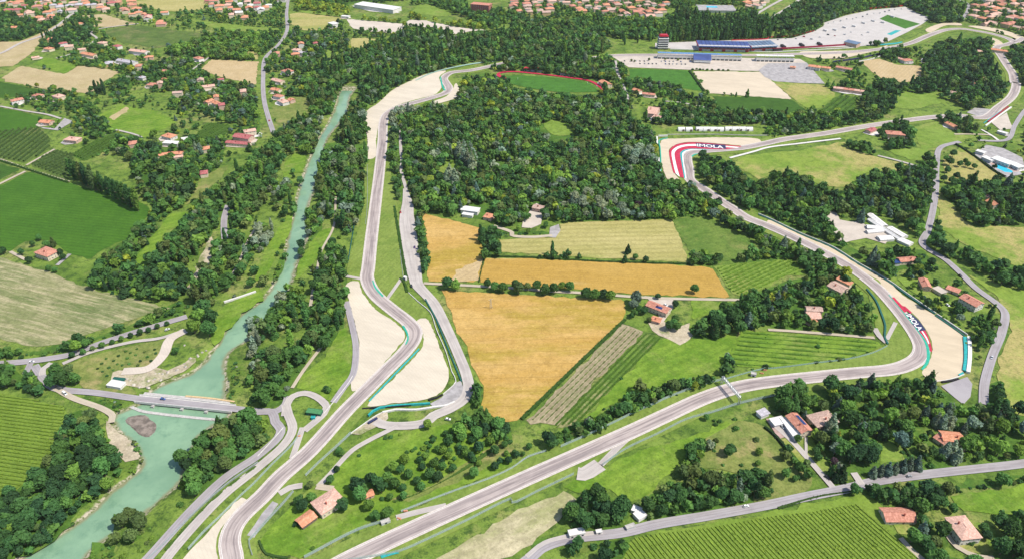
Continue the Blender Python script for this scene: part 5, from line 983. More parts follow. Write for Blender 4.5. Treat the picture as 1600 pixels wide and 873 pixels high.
at_tree(Q1((280,210),(260,215)), 'poplar', .8, 'deep', 'dark cypress beside the top left road', 'cypresses beside the top left road')
at_tree(Q1((150,0),(200,0)), 'conifer', .7, 'deep', 'dark conifer in the top left town', 'conifers in the town') if 0 else None
SAPL = Z(150,540,8.73)((20,310),(78,240),(90,350),(140,175),(180,295),(235,330),(240,205),(310,135),(290,250),(405,72),(425,170),(360,265),(455,245),(540,125),(570,265),(560,40),(660,85),(605,205),(700,150),(750,205),(800,50),(815,100),(150,410),(470,95))
at_tree(SAPL, 'bush', .62, 'dark', 'sapling on the dry slope above the bridge', 'saplings on the dry slope')
at_tree(M2((435,700),(450,712)), 'round', 1.1, 'dark', 'small tree on the grass beside the gravel trap', 'small trees beside the gravel trap')
at_tree(M1((1240,20),) if 0 else Q5((200,640),(240,600),(290,640),(130,690),(180,740)), 'broad', .85, 'deep', 'tree around the tiled farmhouse at the left', 'trees around the left farmhouse')
at_tree(Q5((325,630)), 'conifer', .8, 'deep', 'slim dark conifer behind the tiled farmhouse at the left', None)
at_tree(Q5((370,690),(390,720),(20,680),(0,690),(300,790),(340,800)), 'round', 1.2, 'dark', 'shrubby tree near the tiled farmhouse at the left', 'shrubby trees near the left farmhouse')
at_tree(Q5((1215,50),(1240,40)), 'conifer', 1.2, 'silver', 'silvery conifer by the red roofed villa', 'silvery conifers by the red roofed villa')
at_tree(Q3((740,375),(760,380),(850,370),(950,370),(1030,370)), 'round', .9, 'olive', 'small tree in the car park row', 'small car park trees')
at_tree(Q3((1120,432),(1145,430),(1165,432),(1185,432),(1210,434),(1240,434),(1280,434),(1310,436),(1340,437)), 'bush', 1.1, 'deep', 'bush in the row below the car park', 'bushes below the car park')
at_tree(Q3((690,230),(700,250),(770,220),(780,240),(860,230),(930,230)), 'poplar', .95, 'mid', 'poplar behind the control tower', 'poplars behind the control tower')
at_tree(Z(1010,40,7.27)(*[(540+i*58, 115-i*.8) for i in range(18)]), 'poplar', .95, 'mid', 'poplar in the clipped row behind the pits', 'poplar row behind the pits', .05)

at_tree(Q7((40,470),(80,420),(120,400),(200,380),(250,420),(280,450),(100,560),(40,540),(210,520),(215,470)), 'broad', .8, 'garden', 'garden tree round the stony house yard in the park wood', 'garden trees round the park wood yard')
# ------------------------------------------------------------------ woods, crown outlines traced on the photo
w = wood
# left bank
w([(-60,20),(0,16),(25,20),(30,32),(60,38),(92,33),(90,42),(62,52),(35,63),(0,64),(-60,70)], 'dark broadleaf tree in the wood below the top left town', 'deep', .95, .9)
w([(92,45),(105,33),(125,28),(148,46),(148,56),(130,64),(112,68),(88,75),(62,74),(75,55)], 'broadleaf tree among the top left villas', 'deep', .9, .8)
w([(100,66),(120,62),(148,60),(170,66),(195,85),(180,92),(150,90),(120,92),(105,80)], 'garden tree between the top left villas', 'town', .8, .45, GA)
w([(105,92),(120,90),(170,100),(215,108),(200,112),(150,104),(120,103)], 'hedge tree below the top left villas', 'town', .7, .6)
w([(168,130),(200,112),(240,100),(280,84),(312,95),(318,112),(345,128),(392,134),(400,142),(408,215),(385,215),(370,192),(330,182),(300,166),(282,175),(262,162),(280,142),(240,142),(215,127),(195,150),(175,152)], 'broadleaf tree in the garden belt at upper left', 'garden', .9, .62, GA)
w([(255,78),(290,68),(325,55),(380,52),(402,48),(408,70),(404,92),(375,92),(330,90),(300,86),(270,85)], 'bushy green tree in the belt above the tan field', 'light', 1.0, .95)
w([(405,45),(438,50),(440,62),(425,75),(412,85),(402,70)], 'tree beside the top left road bend', 'town', .9, .8)
w([(100,165),(130,150),(160,178),(176,198),(182,214),(140,215),(120,206),(110,195),(125,180)], 'broadleaf tree in the gardens beside the villas', 'garden', .85, .75, GA)
w([(25,150),(60,140),(110,140),(130,152),(110,160),(95,172),(60,168),(40,160)], 'garden tree round the left edge villas', 'town', .75, .5, GA)
w([(165,210),(215,218),(250,226),(262,218),(300,215),(332,215),(352,230),(342,262),(320,278),(300,282),(272,252),(245,238),(215,258),(205,236)], 'broadleaf tree around the river-side villas', 'garden', .95, .8, GA)
w([(200,244),(222,236),(292,232),(312,260),(302,300),(282,322),(242,330),(222,300)], 'broadleaf tree in the wood beside the poplar row', 'wood', 1.1, .95)
w([(237,330),(272,322),(266,345),(237,372),(212,407),(165,412),(150,405),(180,385),(205,368)], 'broadleaf tree in the hedge along the big green field', 'wood', .9, .9)
w([(345,290),(372,262),(388,255),(362,310),(347,340),(327,372),(302,402),(287,417),(255,422),(238,407),(262,365),(287,340),(322,310)], 'broadleaf tree in the left river-road wood', 'wood', 1.0, 1, BB)
w([(385,258),(430,212),(444,225),(422,270),(402,312),(387,347),(360,362),(357,322),(375,290)], 'broadleaf tree in the tall wood beside the river road', 'mid', 1.1, 1, BB)
w([(140,430),(158,398),(215,408),(240,402),(282,412),(300,432),(290,462),(265,467),(225,462),(180,457),(145,447)], 'broadleaf tree in the wood above the stubble field', 'deep', 1.0, .95)
w([(330,380),(360,352),(387,372),(397,396),(377,432),(347,452),(332,472),(300,477),(308,442),(318,402)], 'broadleaf tree in the lower river-road wood', 'river', 1.0, .85, BB)
w([(400,252),(430,216),(470,190),(488,215),(480,236),(466,256),(450,300),(462,330),(440,347),(420,312),(405,332),(398,345)], 'broadleaf tree on the left river bank', 'river', 1.0, .5, BB)
w([(400,350),(412,345),(425,365),(410,395),(397,380)], 'pale willow on the left river bank', 'silver', .9, .7)
w([(430,420),(440,395),(446,400),(440,430),(428,440)], 'small bank tree at the left water edge', 'river', .7, .7)
w([(483,106),(541,93),(581,70),(632,58),(639,42),(667,38),(702,43),(707,63),(753,50),(802,50),(802,94),(753,92),(702,102),(665,112),(640,125),(609,140),(590,157),(571,163),(573,202),(571,220),(523,222),(531,197),(543,176),(562,154),(564,130),(556,126),(536,131),(526,151),(518,174),(506,181),(486,176),(483,141)], 'broadleaf tree in the long river wood at the top', 'wood', 1.2, 1, (('broad', 8), ('poplar', 2)))
w([(505,112),(540,104),(575,80),(600,75),(560,108),(520,140),(490,160),(486,140)], 'darker broadleaf tree at the edge of the long river wood', 'deep', 1.25, .8)
w([(430,212),(455,195),(480,176),(502,186),(500,206),(490,240),(478,236)], 'silvery willow where the river road meets the bank', 'river', 1.1, .9)
w([(415,100),(440,80),(480,75),(510,70),(535,85),(500,100),(485,112),(482,150),(470,190),(445,195),(455,160),(470,140),(455,110)], 'broadleaf tree along the winding left road', 'garden', .95, .7, GA)
w([(450,48),(500,55),(535,60),(550,78),(520,84),(480,72),(455,62)], 'garden tree right of the long road', 'garden', .9, .8, GA)
w([(508,224),(571,222),(574,242),(574,290),(570,322),(554,347),(545,362),(530,347),(497,317),(492,290),(503,256)], 'broadleaf tree in the wood between river and straight', 'river', 1.1, 1, BB)
w([(478,325),(502,318),(507,346),(498,366),(485,372),(478,352)], 'broadleaf tree at the right water edge', 'river', 1.0, .8)
w([(525,325),(552,345),(552,362),(536,362),(524,346)], 'broadleaf tree beside the small parking patch', 'mid', .9, .9)
w([(512,372),(540,386),(537,402),(512,402)], 'broadleaf tree halfway down the river meadow', 'mid', .9, .8)
w([(493,432),(500,400),(532,398),(542,432),(542,452),(540,492),(532,542),(505,542),(480,527),(478,505),(490,480)], 'broadleaf tree in the wood left of the gravel trap', 'mid', 1.15, 1, BB)
w([(415,490),(430,465),(455,450),(472,455),(480,477),(472,507),(450,512),(430,522),(410,517)], 'broadleaf tree of the grove at the river bend', 'river', 1.1, .9)
w([(405,545),(425,540),(450,545),(472,530),(492,545),(472,577),(452,602),(447,628),(430,637),(403,632),(400,602)], 'broadleaf tree of the grove above the loop road', 'river', 1.1, .95)
w([(388,495),(405,490),(408,525),(402,600),(392,575)], 'willow on the right bank above the bridge', 'silver', .8, .7)
w([(360,560),(372,560),(375,600),(362,620),(352,610)], 'shrub on the right bank by the weir', 'river', .6, .6, (('bush', 1),))
w([(-40,545),(0,545),(60,548),(108,530),(142,530),(200,508),(285,468),(296,478),(286,490),(215,512),(150,532),(115,549),(60,554),(0,557),(-40,560)], 'hedgerow tree along the avenue road', 'mid', .8, 1, (('broad', 3), ('bush', 3)))
w([(-40,565),(0,566),(15,570),(28,586),(50,590),(72,598),(72,612),(50,613),(25,602),(0,602),(-40,600)], 'broadleaf tree by the left edge junction', 'wood', .85, .9)
w([(125,620),(170,618),(192,628),(190,640),(160,641)], 'shrub on the bank beside the bridge', 'wood', .5, .9, (('bush', 1),))
w([(101,655),(120,640),(149,645),(158,676),(174,703),(190,722),(178,752),(143,778),(122,800),(111,822),(76,846),(50,862),(0,885),(-50,890),(-50,800),(0,787),(20,763),(48,752),(66,736),(92,702)], 'broadleaf tree in the dark riverside wood at the lower left', 'deep', 1.1, 1, (('broad', 9), ('conifer', .4), ('bush', .5)), 5.6)
w([(282,752),(297,726),(315,688),(335,662),(400,648),(412,660),(416,680),(400,702),(374,724),(342,748),(318,776),(302,766)], 'broadleaf tree in the grove right of the lower river', 'mid', 1.15, 1, gap=5.4)
w([(175,805),(205,800),(225,806),(227,830),(202,850),(180,846)], 'broadleaf tree of the small clump by the lower river', 'olive', .95, .8)
w([(140,850),(165,845),(180,860),(170,880),(140,885)], 'shrub at the lower right river bank', 'light', .8, .8, (('bush', 1),))
# the middle: park wood
PARK = [(720,117),(735,108),(748,112),(780,120),(790,128),(810,142),(870,150),(935,152),(945,137),(958,150),(975,167),(985,187),(1020,202),(1025,226),(1030,262),(1046,288),(1080,293),(1110,302),(1125,322),(1115,337),(1060,340),(1000,344),(900,348),(872,340),(840,332),(815,347),(790,350),(762,345),(720,337),(690,327),(660,330),(645,318),(638,290),(628,268),(614,268),(610,245),(612,215),(627,186),(657,168),(700,166),(718,152),(725,130)]
w(PARK, 'broadleaf tree in the big park wood', 'park', 1.05, 1, (('broad', 9), ('conifer', 1), ('bush', .6), ('poplar', .25)), 7.2, holes=([(742,180),(760,176),(772,184),(760,192)], [(920,215),(940,210),(952,220),(930,226)], [(770,250),(790,246),(798,256),(780,262)], [(950,275),(972,270),(980,280),(960,285)], [(655,215),(672,208),(680,220),(664,228)], [(842,192),(864,184),(886,190),(904,204),(896,222),(862,224),(845,208)], [(684,262),(700,250),(715,255),(708,285),(690,295)], [(715,330),(740,312),(770,318),(775,345),(735,342)], [(818,333),(828,315),(848,308),(860,322),(850,336)]))
poly('lawn', [(850,194),(864,188),(882,193),(897,203),(888,212),(866,212)], 'f_lime', 'verge', True, 'small bright clearing in the park wood')
poly('lawn', [(660,285),(684,262),(700,250),(715,255),(708,285),(690,300)], 'f_lime', 'verge', True, 'thin grass clearing at the edge of the park wood')
w([(610,172),(640,162),(660,168),(640,190),(625,205),(612,225)], 'grey-green tree beside the first chicane', 'silver', 1.0, .6)
w([(750,88),(795,80),(830,75),(870,76),(930,82),(955,92),(960,120),(950,126),(930,122),(895,117),(850,111),(808,107),(785,110),(760,104)], 'broadleaf tree in the wood behind the pitch', 'wood', 1.1, 1)
w([(800,27),(830,32),(860,34),(915,32),(930,50),(950,60),(955,72),(940,82),(900,77),(850,74),(800,80)], 'broadleaf tree in the wood below the far town', 'wood', 1.15, 1)
w([(895,26),(960,30),(1040,30),(1060,15),(1065,40),(1045,52),(1020,60),(970,58),(920,48)], 'broadleaf tree below the orange roofed town', 'town', 1.1, .8)
w([(915,27),(970,30),(1030,30),(1042,38),(1000,38),(925,36)], 'yellow-green street tree below the orange roofed town', 'bright', .9, .9, floor=False)
w([(1060,15),(1090,25),(1130,35),(1190,30),(1215,38),(1200,60),(1100,62),(1045,64),(1040,50)], 'poplar in the tall screen behind the pits', 'dark', 1.1, 1, (('poplar', 1),))
w([(1200,58),(1270,46),(1285,32),(1320,14),(1350,6),(1412,-5),(1400,10),(1380,10),(1322,20),(1287,38),(1272,52),(1215,62)], 'leafy tree along the red paddock fence', 'mid', 1.1, 1)
w([(1195,45),(1215,28),(1255,0),(1330,-8),(1480,-8),(1505,8),(1508,28),(1500,36),(1452,32),(1422,12),(1350,5),(1285,32),(1240,48)], 'broadleaf tree in the wood behind the paddock', 'deep', 1.2, 1)
w([(950,92),(965,92),(978,112),(988,142),(988,168),(975,168),(965,142),(953,122)], 'tree lining the park lane', 'wood', .95, .9)
w([(982,120),(1010,126),(1060,127),(1068,142),(1090,152),(1122,157),(1127,170),(1062,162),(1042,150),(1000,152),(985,142)], 'tree around the pool garden', 'garden', .9, .75, GA)
w([(1020,168),(1040,163),(1100,172),(1150,175),(1200,178),(1340,178),(1380,170),(1382,186),(1300,193),(1240,193),(1180,191),(1060,193),(1022,190),(1000,185)], 'broadleaf tree in the belt behind the white tents', 'wood', 1.0, 1)
w([(1200,197),(1290,190),(1350,188),(1348,198),(1290,202),(1210,212),(1195,206)], 'tree of the belt along the perimeter road', 'wood', .8, .8)
w([(1095,247),(1110,238),(1135,250),(1150,262),(1170,277),(1186,287),(1202,277),(1232,266),(1256,279),(1270,284),(1282,297),(1322,300),(1352,276),(1400,263),(1430,266),(1452,242),(1462,258),(1457,330),(1467,350),(1442,377),(1420,352),(1382,332),(1352,340),(1332,330),(1292,342),(1285,355),(1300,380),(1250,362),(1205,342),(1152,314),(1108,290),(1095,268)], 'broadleaf tree in the dark hillside wood', 'deep', 1.05, 1, BC)
w([(1125,327),(1150,340),(1167,352),(1202,367),(1242,387),(1290,402),(1322,428),(1330,442),(1300,432),(1290,452),(1270,442),(1260,427),(1247,407),(1202,387),(1190,382),(1170,367),(1130,347)], 'broadleaf tree in the hedge below the back straight', 'wood', 1.0, 1)
w([(1078,392),(1090,384),(1122,392),(1127,412),(1100,414),(1080,412)], 'pale bushy tree at the corner of the hay field', 'mid', .95, .9)
w([(1150,400),(1165,388),(1175,396),(1210,392),(1245,400),(1240,406),(1200,410),(1160,412)], 'tree at the top of the bright vineyard', 'wood', .9, .9)
w([(1198,452),(1230,440),(1260,432),(1290,440),(1300,458),(1332,450),(1347,470),(1367,490),(1372,520),(1340,524),(1280,516),(1222,515),(1200,507)], 'broadleaf tree around the two hillside houses', 'garden', .95, .72, BC)
w([(1080,507),(1120,487),(1160,465),(1200,450),(1212,500),(1162,517),(1140,527),(1110,542),(1085,532)], 'broadleaf tree in the dense wood right of the farm', 'dark', 1.1, 1, gap=5.8)
w([(945,642),(960,622),(1000,602),(1020,592),(1060,592),(1090,592),(1128,586),(1133,562),(1148,532),(1157,540),(1146,577),(1100,602),(1050,614),(1010,634),(960,652),(930,672),(900,682),(870,692),(852,687),(890,662),(930,650)], 'tree of the hedge above the long straight', 'wood', .9, 1, (('broad', 4), ('bush', 3)), 5.2)
w([(1156,572),(1200,574),(1285,566),(1330,560),(1376,542),(1372,532),(1330,552),(1280,560),(1200,568)], 'low hedge bush at the foot of the green slope', 'dark', .9, .8, (('bush', 1),), floor=False)
w([(737,587),(755,602),(757,627),(742,642),(734,600)], 'broadleaf tree at the bend of the service road', 'mid', .9, 1)
w([(646,325),(660,328),(668,400),(670,425),(662,425),(650,350)], 'tree in the narrow row left of the wheat', 'dark', .75, 1)
w([(664,447),(672,448),(700,490),(718,530),(734,575),(728,578),(708,530),(690,485)], 'low bush along the service road', 'mid', .8, .8, (('bush', 1),), floor=False)
w([(614,275),(628,275),(632,300),(632,318),(618,310)], 'tree at the top of the service road', 'dark', .95, .9)
w([(715,667),(745,647),(770,652),(800,667),(802,690),(790,687),(760,682),(720,680)], 'broadleaf tree below the wheat field', 'mid', 1.0, .9)
w([(750,365),(775,358),(785,385),(775,402),(755,402)], 'broadleaf tree between the two upper wheat fields', 'dark', 1.0, .95)
w([(838,400),(850,392),(870,397),(905,394),(907,405),(870,408),(840,405)], 'bushy tree in the hedge of the hay field', 'dark', .7, .9)
w([(762,355),(800,360),(858,362),(858,367),(800,367),(765,362)], 'shrub hedge of the house in the park wood', 'dark', .7, 1, (('bush', 1),))
# right side
w([(1320,58),(1345,50),(1370,55),(1386,65),(1370,70),(1340,66)], 'tree of the clump beside the paddock', 'deep', .95, .9)
w([(1376,82),(1410,72),(1422,84),(1402,96),(1385,93)], 'tree around the houses below the pit straight', 'deep', .95, .8)
w([(1262,90),(1280,88),(1300,98),(1345,110),(1355,130),(1340,142),(1310,132),(1330,115),(1290,98)], 'garden tree by the orange roofs', 'town', .85, .6, GA)
w([(1440,112),(1450,82),(1480,66),(1530,56),(1546,66),(1546,86),(1560,110),(1572,140),(1568,150),(1540,165),(1510,170),(1500,156),(1470,150),(1440,150),(1420,143),(1400,150),(1396,170),(1370,180),(1345,166),(1348,142),(1380,126),(1410,133),(1440,130)], 'broadleaf tree in the wood inside the hilltop loop', 'deep', 1.1, 1)
w([(1575,78),(1600,70),(1660,70),(1660,130),(1600,132),(1592,120),(1582,97)], 'broadleaf tree right of the hilltop track', 'deep', 1.1, 1)
w([(1375,190),(1420,193),(1432,213),(1402,226),(1376,220)], 'tree around the large red roofed house', 'dark', 1.0, .85)
w([(1465,183),(1490,178),(1520,193),(1527,208),(1490,208)], 'tree of the clump by the hilltop chicane', 'dark', 1.05, .95)
w([(1312,222),(1350,220),(1366,238),(1346,240)], 'tree beside the perimeter path', 'dark', .9, .8)
w([(1376,222),(1420,220),(1436,230),(1392,234)], 'tree above the small green field', 'dark', .9, .8)
w([(1470,292),(1500,285),(1540,275),(1572,285),(1640,290),(1640,332),(1587,350),(1552,358),(1525,352),(1495,327),(1475,312)], 'broadleaf tree in the round wood at the right edge', 'deep', 1.1, 1)
w([(1490,255),(1510,250),(1530,260),(1528,264),(1505,263)], 'tree of the short row above the round wood', 'dark', .9, .8)
w([(1440,352),(1470,362),(1482,382),(1522,392),(1552,412),(1640,422),(1640,442),(1570,450),(1532,422),(1500,402),(1480,397),(1450,377)], 'broadleaf tree lining the hill road', 'dark', 1.05, .95)
w([(1285,345),(1300,342),(1340,352),(1338,362),(1310,372),(1330,387),(1360,400),(1372,398),(1400,390),(1440,390),(1452,402),(1470,420),(1452,430),(1412,420),(1392,436),(1362,415),(1332,402),(1300,386)], 'tree around the plant nursery', 'garden', .95, .75, (('broad', 6), ('conifer', 2), ('bush', 2)))
w([(1410,425),(1440,420),(1450,432),(1470,440),(1500,445),(1512,455),(1500,480),(1515,492),(1560,492),(1566,505),(1555,532),(1530,545),(1520,520),(1480,490),(1440,465)], 'garden tree beside the long run-off', 'garden', .8, .42, GA)
w([(1520,490),(1545,492),(1562,502),(1555,530),(1532,545),(1526,522)], 'broadleaf tree behind the run-off barrier', 'dark', .9, .9)
w([(1562,515),(1590,528),(1602,550),(1575,577),(1558,562)], 'tree right of the hill road', 'deep', .95, .8)
w([(1535,608),(1560,592),(1578,618),(1574,650),(1545,652)], 'tree at the foot of the hill road', 'deep', 1.05, .9)
LRG = ([(1364,724),(1385,684),(1402,690),(1420,708),(1405,736),(1380,738)], [(1340,720),(1352,725),(1350,742),(1335,738)], [(1262,690),(1275,685),(1292,740),(1285,745)], [(1480,670),(1500,668),(1508,690),(1485,692)], [(1575,680),(1600,680),(1600,700),(1578,697)])
w([(1207,640),(1213,607),(1245,599),(1262,618),(1290,606),(1325,600),(1340,590),(1362,594),(1402,587),(1440,592),(1472,607),(1502,627),(1518,642),(1560,635),(1582,622),(1640,650),(1640,716),(1500,732),(1480,732),(1450,736),(1400,742),(1330,742),(1312,745),(1292,726),(1282,702),(1272,682),(1267,662),(1240,645)], 'broadleaf tree in the villa wood below the right-hand bend', 'garden', 1.05, .78, (('broad', 8), ('conifer', 1.6), ('bush', 1.5)), holes=LRG)
w([(1345,766),(1365,757),(1410,757),(1440,752),(1465,750),(1485,766),(1480,787),(1455,792),(1442,800),(1430,790),(1402,782),(1372,786)], 'broadleaf tree between the road and the tiled barn', 'dark', 1.0, 1, gap=5.6)
w([(1420,817),(1450,806),(1475,822),(1482,846),(1476,885),(1435,890),(1420,846)], 'broadleaf tree left of the white farmhouse', 'dark', 1.05, .95)
w([(1548,803),(1600,800),(1650,800),(1650,890),(1550,890),(1556,852),(1578,838),(1562,820)], 'broadleaf tree right of the white farmhouse', 'deep', 1.05, .9)
w([(1440,862),(1480,865),(1540,880),(1540,895),(1440,895)], 'shrub at the bottom edge near the farmhouse', 'mid', .8, .8, (('bush', 1), ('broad', 1)))
w([(1490,755),(1560,745),(1600,738),(1650,732),(1650,742),(1600,748),(1560,757),(1492,765)], 'bush of the roadside hedge at the right edge', 'dark', .9, 1, (('bush', 3), ('broad', 1)))
w([(1065,717),(1075,692),(1100,680),(1120,697),(1097,712),(1092,727),(1112,737),(1150,742),(1182,742),(1202,747),(1210,762),(1200,774),(1150,788),(1110,798),(1060,808),(1020,816),(1005,806),(1005,790),(1022,772),(1046,757),(1070,747)], 'broadleaf tree in the dense scrub wood above the country road', 'wood', .95, 1, gap=5.4)
w([(885,792),(900,777),(925,762),(945,770),(960,785),(982,787),(985,802),(970,822),(950,830),(920,822),(890,816)], 'big broadleaf tree of the clump beside the dry field', 'dark', 1.25, 1, gap=5.4)
w([(870,858),(900,847),(950,842),(982,836),(986,880),(950,880),(940,857),(890,862)], 'bush of the thick hedge below the country road', 'dark', .9, .9, (('bush', 2), ('broad', 2)))
w([(828,852),(850,836),(880,826),(885,832),(850,846),(832,862)], 'low bush at the corner of the dry field', 'mid', .8, .8, (('bush', 1),))
w([(1100,640),(1130,640),(1180,635),(1200,655),(1195,690),(1215,715),(1240,735),(1265,745),(1250,755),(1210,745),(1170,735),(1130,730),(1100,700)], 'scattered bush on the scrubby slope', 'mid', .9, .16, (('bush', 4), ('round', 1)), floor=False)
w([(1225,690),(1265,725),(1275,748),(1255,748),(1225,715)], 'tree beside the gravel drive', 'mid', .8, .8, (('broad', 2), ('bush', 2)))
w([(1200,682),(1240,700),(1260,725),(1250,727),(1205,690)], 'clipped hedge bush along the drive', 'deep', .7, .0)
SC = lambda pts, lab, pal, s_, dn, mix=GA: w(pts, lab, pal, s_, dn, mix, floor=False)
SC([(120,60),(400,60),(400,250),(150,250),(0,150),(60,110)], 'scattered tree of the gardens at upper left', 'garden', .85, .16)
SC([(400,250),(500,215),(470,300),(430,440),(330,560),(300,480),(380,380)], 'scattered tree on the left river meadow', 'river', .8, .09, BB)
SC([(440,440),(500,330),(545,380),(545,590),(470,600),(405,640),(350,620),(400,500)], 'scattered tree on the right river meadow', 'river', .85, .12, BB)
SC([(1430,200),(1600,180),(1640,420),(1460,340)], 'scattered tree on the right-hand hill', 'garden', .8, .1)
SC([(1400,440),(1530,490),(1560,560),(1530,600),(1440,470)], 'scattered tree between run-off and hill road', 'garden', .75, .22)
SC([(1030,530),(1150,530),(1090,590),(960,650),(900,655),(930,620)], 'scattered bush on the slope above the straight', 'mid', .8, .16, (('bush', 3), ('round', 1)))
SC([(0,0),(400,0),(400,60),(0,70)], 'scattered tree between the top left houses', 'town', .85, .12)
SC([(400,20),(560,30),(800,60),(560,100),(430,210)], 'scattered tree right of the long road', 'garden', .9, .25)
SC([(980,100),(1300,130),(1360,150),(1340,190),(1000,190)], 'scattered tree around the far fields', 'town', .8, .12)
SC([(1300,90),(1500,60),(1440,130),(1340,150)], 'scattered tree below the pit straight', 'town', .8, .15)
SC([(1500,430),(1640,440),(1640,660),(1540,640),(1560,560)], 'scattered tree on the dry hill', 'dark', .8, .06)
SC([(100,655),(230,690),(190,800),(90,870),(200,760)], 'bank shrub along the lower river', 'light', .8, .5, (('bush', 1),))
SC([(300,770),(400,705),(240,860),(140,873),(230,800)], 'bank shrub right of the lower river', 'light', .8, .25, (('bush', 1),))
# far town greenery
w([(0,0),(170,-12),(175,30),(150,40),(100,35),(60,38),(30,30),(0,18)], 'garden tree between the roofs of the top left town', 'town', .8, .18, GA, floor=False)
w([(322,-10),(450,-10),(448,30),(400,45),(330,35)], 'garden tree in the roofs at the top', 'town', .7, .25, GA, floor=False)
w([(460,0),(545,10),(545,30),(600,35),(640,32),(642,20),(660,28),(700,36),(760,38),(760,46),(690,40),(600,30),(540,28),(460,15)], 'street tree along the pale parking ground', 'bright', .95, .7, (('broad', 1),), floor=False)
w([(638,4),(660,0),(730,0),(735,20),(780,14),(800,20),(815,27),(860,34),(800,28),(770,45),(740,30),(705,18),(660,5)], 'broadleaf tree around the brick block', 'town', 1.1, .8)
w([(800,-12),(950,-12),(1060,-5),(1060,12),(1020,28),(940,28),(900,24),(860,30),(800,25)], 'garden tree between orange roofs', 'town', .75, .4, GA, floor=False)
w([(1000,-12),(1160,-12),(1160,8),(1190,22),(1150,30),(1130,22),(1065,10),(1040,5)], 'tree beside the swimming hall', 'town', .9, .5)
w([(1505,5),(1640,-12),(1640,75),(1600,70),(1560,50),(1535,42),(1512,32)], 'garden tree between red roofs at the top right', 'town', .8, .5, GA, floor=False)
w([(450,-8),(640,-8),(640,-2),(540,8),(460,0)], 'tree at the far top edge', 'town', 1., .7)

SC([(690,662),(760,652),(835,690),(815,712),(740,722),(680,718),(640,742),(600,745),(650,700)], 'fruit tree of the orchard inside the hairpin', 'orch', .95, .55, (('round', 4), ('bush', 2)))
SC([(1010,575),(1130,535),(1150,545),(1060,590),(960,622)], 'low bush on the green slope below the farm', 'light', .8, .12, (('bush', 1),))
# ================================================================== VINE ROWS AND HEDGES
def leaf_strip(P, width, h, qn, qs, tint, seed, lumps=0.0):
    """a clipped or ragged row of foliage along world points: leaf sprays over a low core"""
    P = resample(P, 2.5); g = np.random.default_rng(seed); n = len(P); N = normals(P); V, F = [], []
    prof = 1+lumps*np.sin(np.linspace(0, len(P)*2.5/max(h*2.2, 1)*6.28, n)); w = width/2*prof
    A = np.c_[P+N*w[:, None]*.8, np.zeros(n)]; B = np.c_[P+N*w[:, None]*.55, np.full(n, h)*prof*.85]; Cc = np.c_[P-N*w[:, None]*.55, np.full(n, h)*prof*.85]; D = np.c_[P-N*w[:, None]*.8, np.zeros(n)]
    V = np.vstack([A, B, Cc, D]); i = np.arange(n-1)
    Q = np.vstack([np.c_[i+k*n, i+(k+1)*n, i+1+(k+1)*n, i+1+k*n] for k in range(3)])
    L = np.sum(np.hypot(*np.diff(P, axis=0).T)); m = max(4, int(L*qn)); t = g.random(m)*(n-1); j = t.astype(int).clip(0, n-2); f = (t-j)[:, None]
    c2 = P[j]*(1-f)+P[j+1]*f; side = g.uniform(-1, 1, m); c = np.c_[c2+N[j]*(side*w[j])[:, None], h*prof[j]*(1-.45*np.abs(side)**1.5)*g.uniform(.45, 1.08, m)]
    nn = np.c_[N[j]*side[:, None], np.full(m, .7)]+g.normal(0, .35, (m, 3)); nn /= np.linalg.norm(nn, axis=1, keepdims=True)
    u = np.cross(nn, g.normal(size=(m, 3))); u /= np.linalg.norm(u, axis=1, keepdims=True); v = np.cross(nn, u); s = (qs*g.uniform(.6, 1.2, m))[:, None]*.5
    W4 = np.stack([c-u*s-v*s*.7, c+u*s*.9-v*s, c+u*s+v*s*.7, c-u*s*.8+v*s], 1).reshape(-1, 3); k = np.arange(m)*4+len(V)
    return np.vstack([V, W4]), np.vstack([Q, np.c_[k, k+1, k+2, k+3]])
def leafy(name, P, width, h, qn, qs, tint, label, cat, group=None, seed=1, lumps=0.0):
    V, F = leaf_strip(np.asarray(P, float), width, h, qn, qs, tint, seed, lumps); me = bpy.data.meshes.new(name); me.from_pydata([tuple(p) for p in V], [], [tuple(map(int, q)) for q in F]); me.materials.append(MATS['leaf']); me.update()
    o = link(name, me); o.color = (*tint, 1); return tag(o, label, cat, group)
def vines(pts, a, b, gap, width, h, tint, label, group, qn=2.0, qs=.9, dots=False, trim=2.0):
    P = np.array(world(pts)); d = np.array(G(*b))-np.array(G(*a)); d /= np.linalg.norm(d); nrm = np.array((-d[1], d[0])); s = P@nrm; k = 0
    for off in np.arange(s.min()+gap*.5, s.max(), gap):
        xs = []
        for i in range(len(P)):
            p, q = P[i], P[(i+1) % len(P)]; sp, sq = p@nrm-off, q@nrm-off
            if (sp > 0) != (sq > 0): xs.append((p+(q-p)*sp/(sp-sq))@d)
        xs.sort()
        for x0, x1 in zip(xs[::2], xs[1::2]):
            if x1-x0 < 9: continue
            L0 = d*(x0+trim)+nrm*off; L1 = d*(x1-trim)+nrm*off; k += 1
            mid = (L0+L1)/2; vis = (mid[1]*CP+CAM_H*SP); u = 800+FOC*mid[0]/vis
            if not -140 < u < 1740: continue
            f = rng.uniform(.88, 1.12); leafy('vine_row', [L0, L1], width, h, qn, qs, tuple(x*f for x in tint), label+', '+nth(k-1)+' row', 'vine row', group, k+int(abs(off)), .45 if dots else .1)
VT = (.10, .185, .02)
vines(V_LEFT, (0, 688), (90, 700), 3.3, 2.0, 1.3, (.19, .285, .04), 'leafy green vine row in the vineyard at the lower left edge', 'vine rows of the lower left vineyard', 1.6, 1.1)
vines(V_RIGHT, (1225, 804), (1296, 873), 2.75, 1.75, 1.15, (.225, .32, .045), 'leafy green vine row in the big vineyard at the lower right', 'vine rows of the lower right vineyard', 1.6, 1.1)
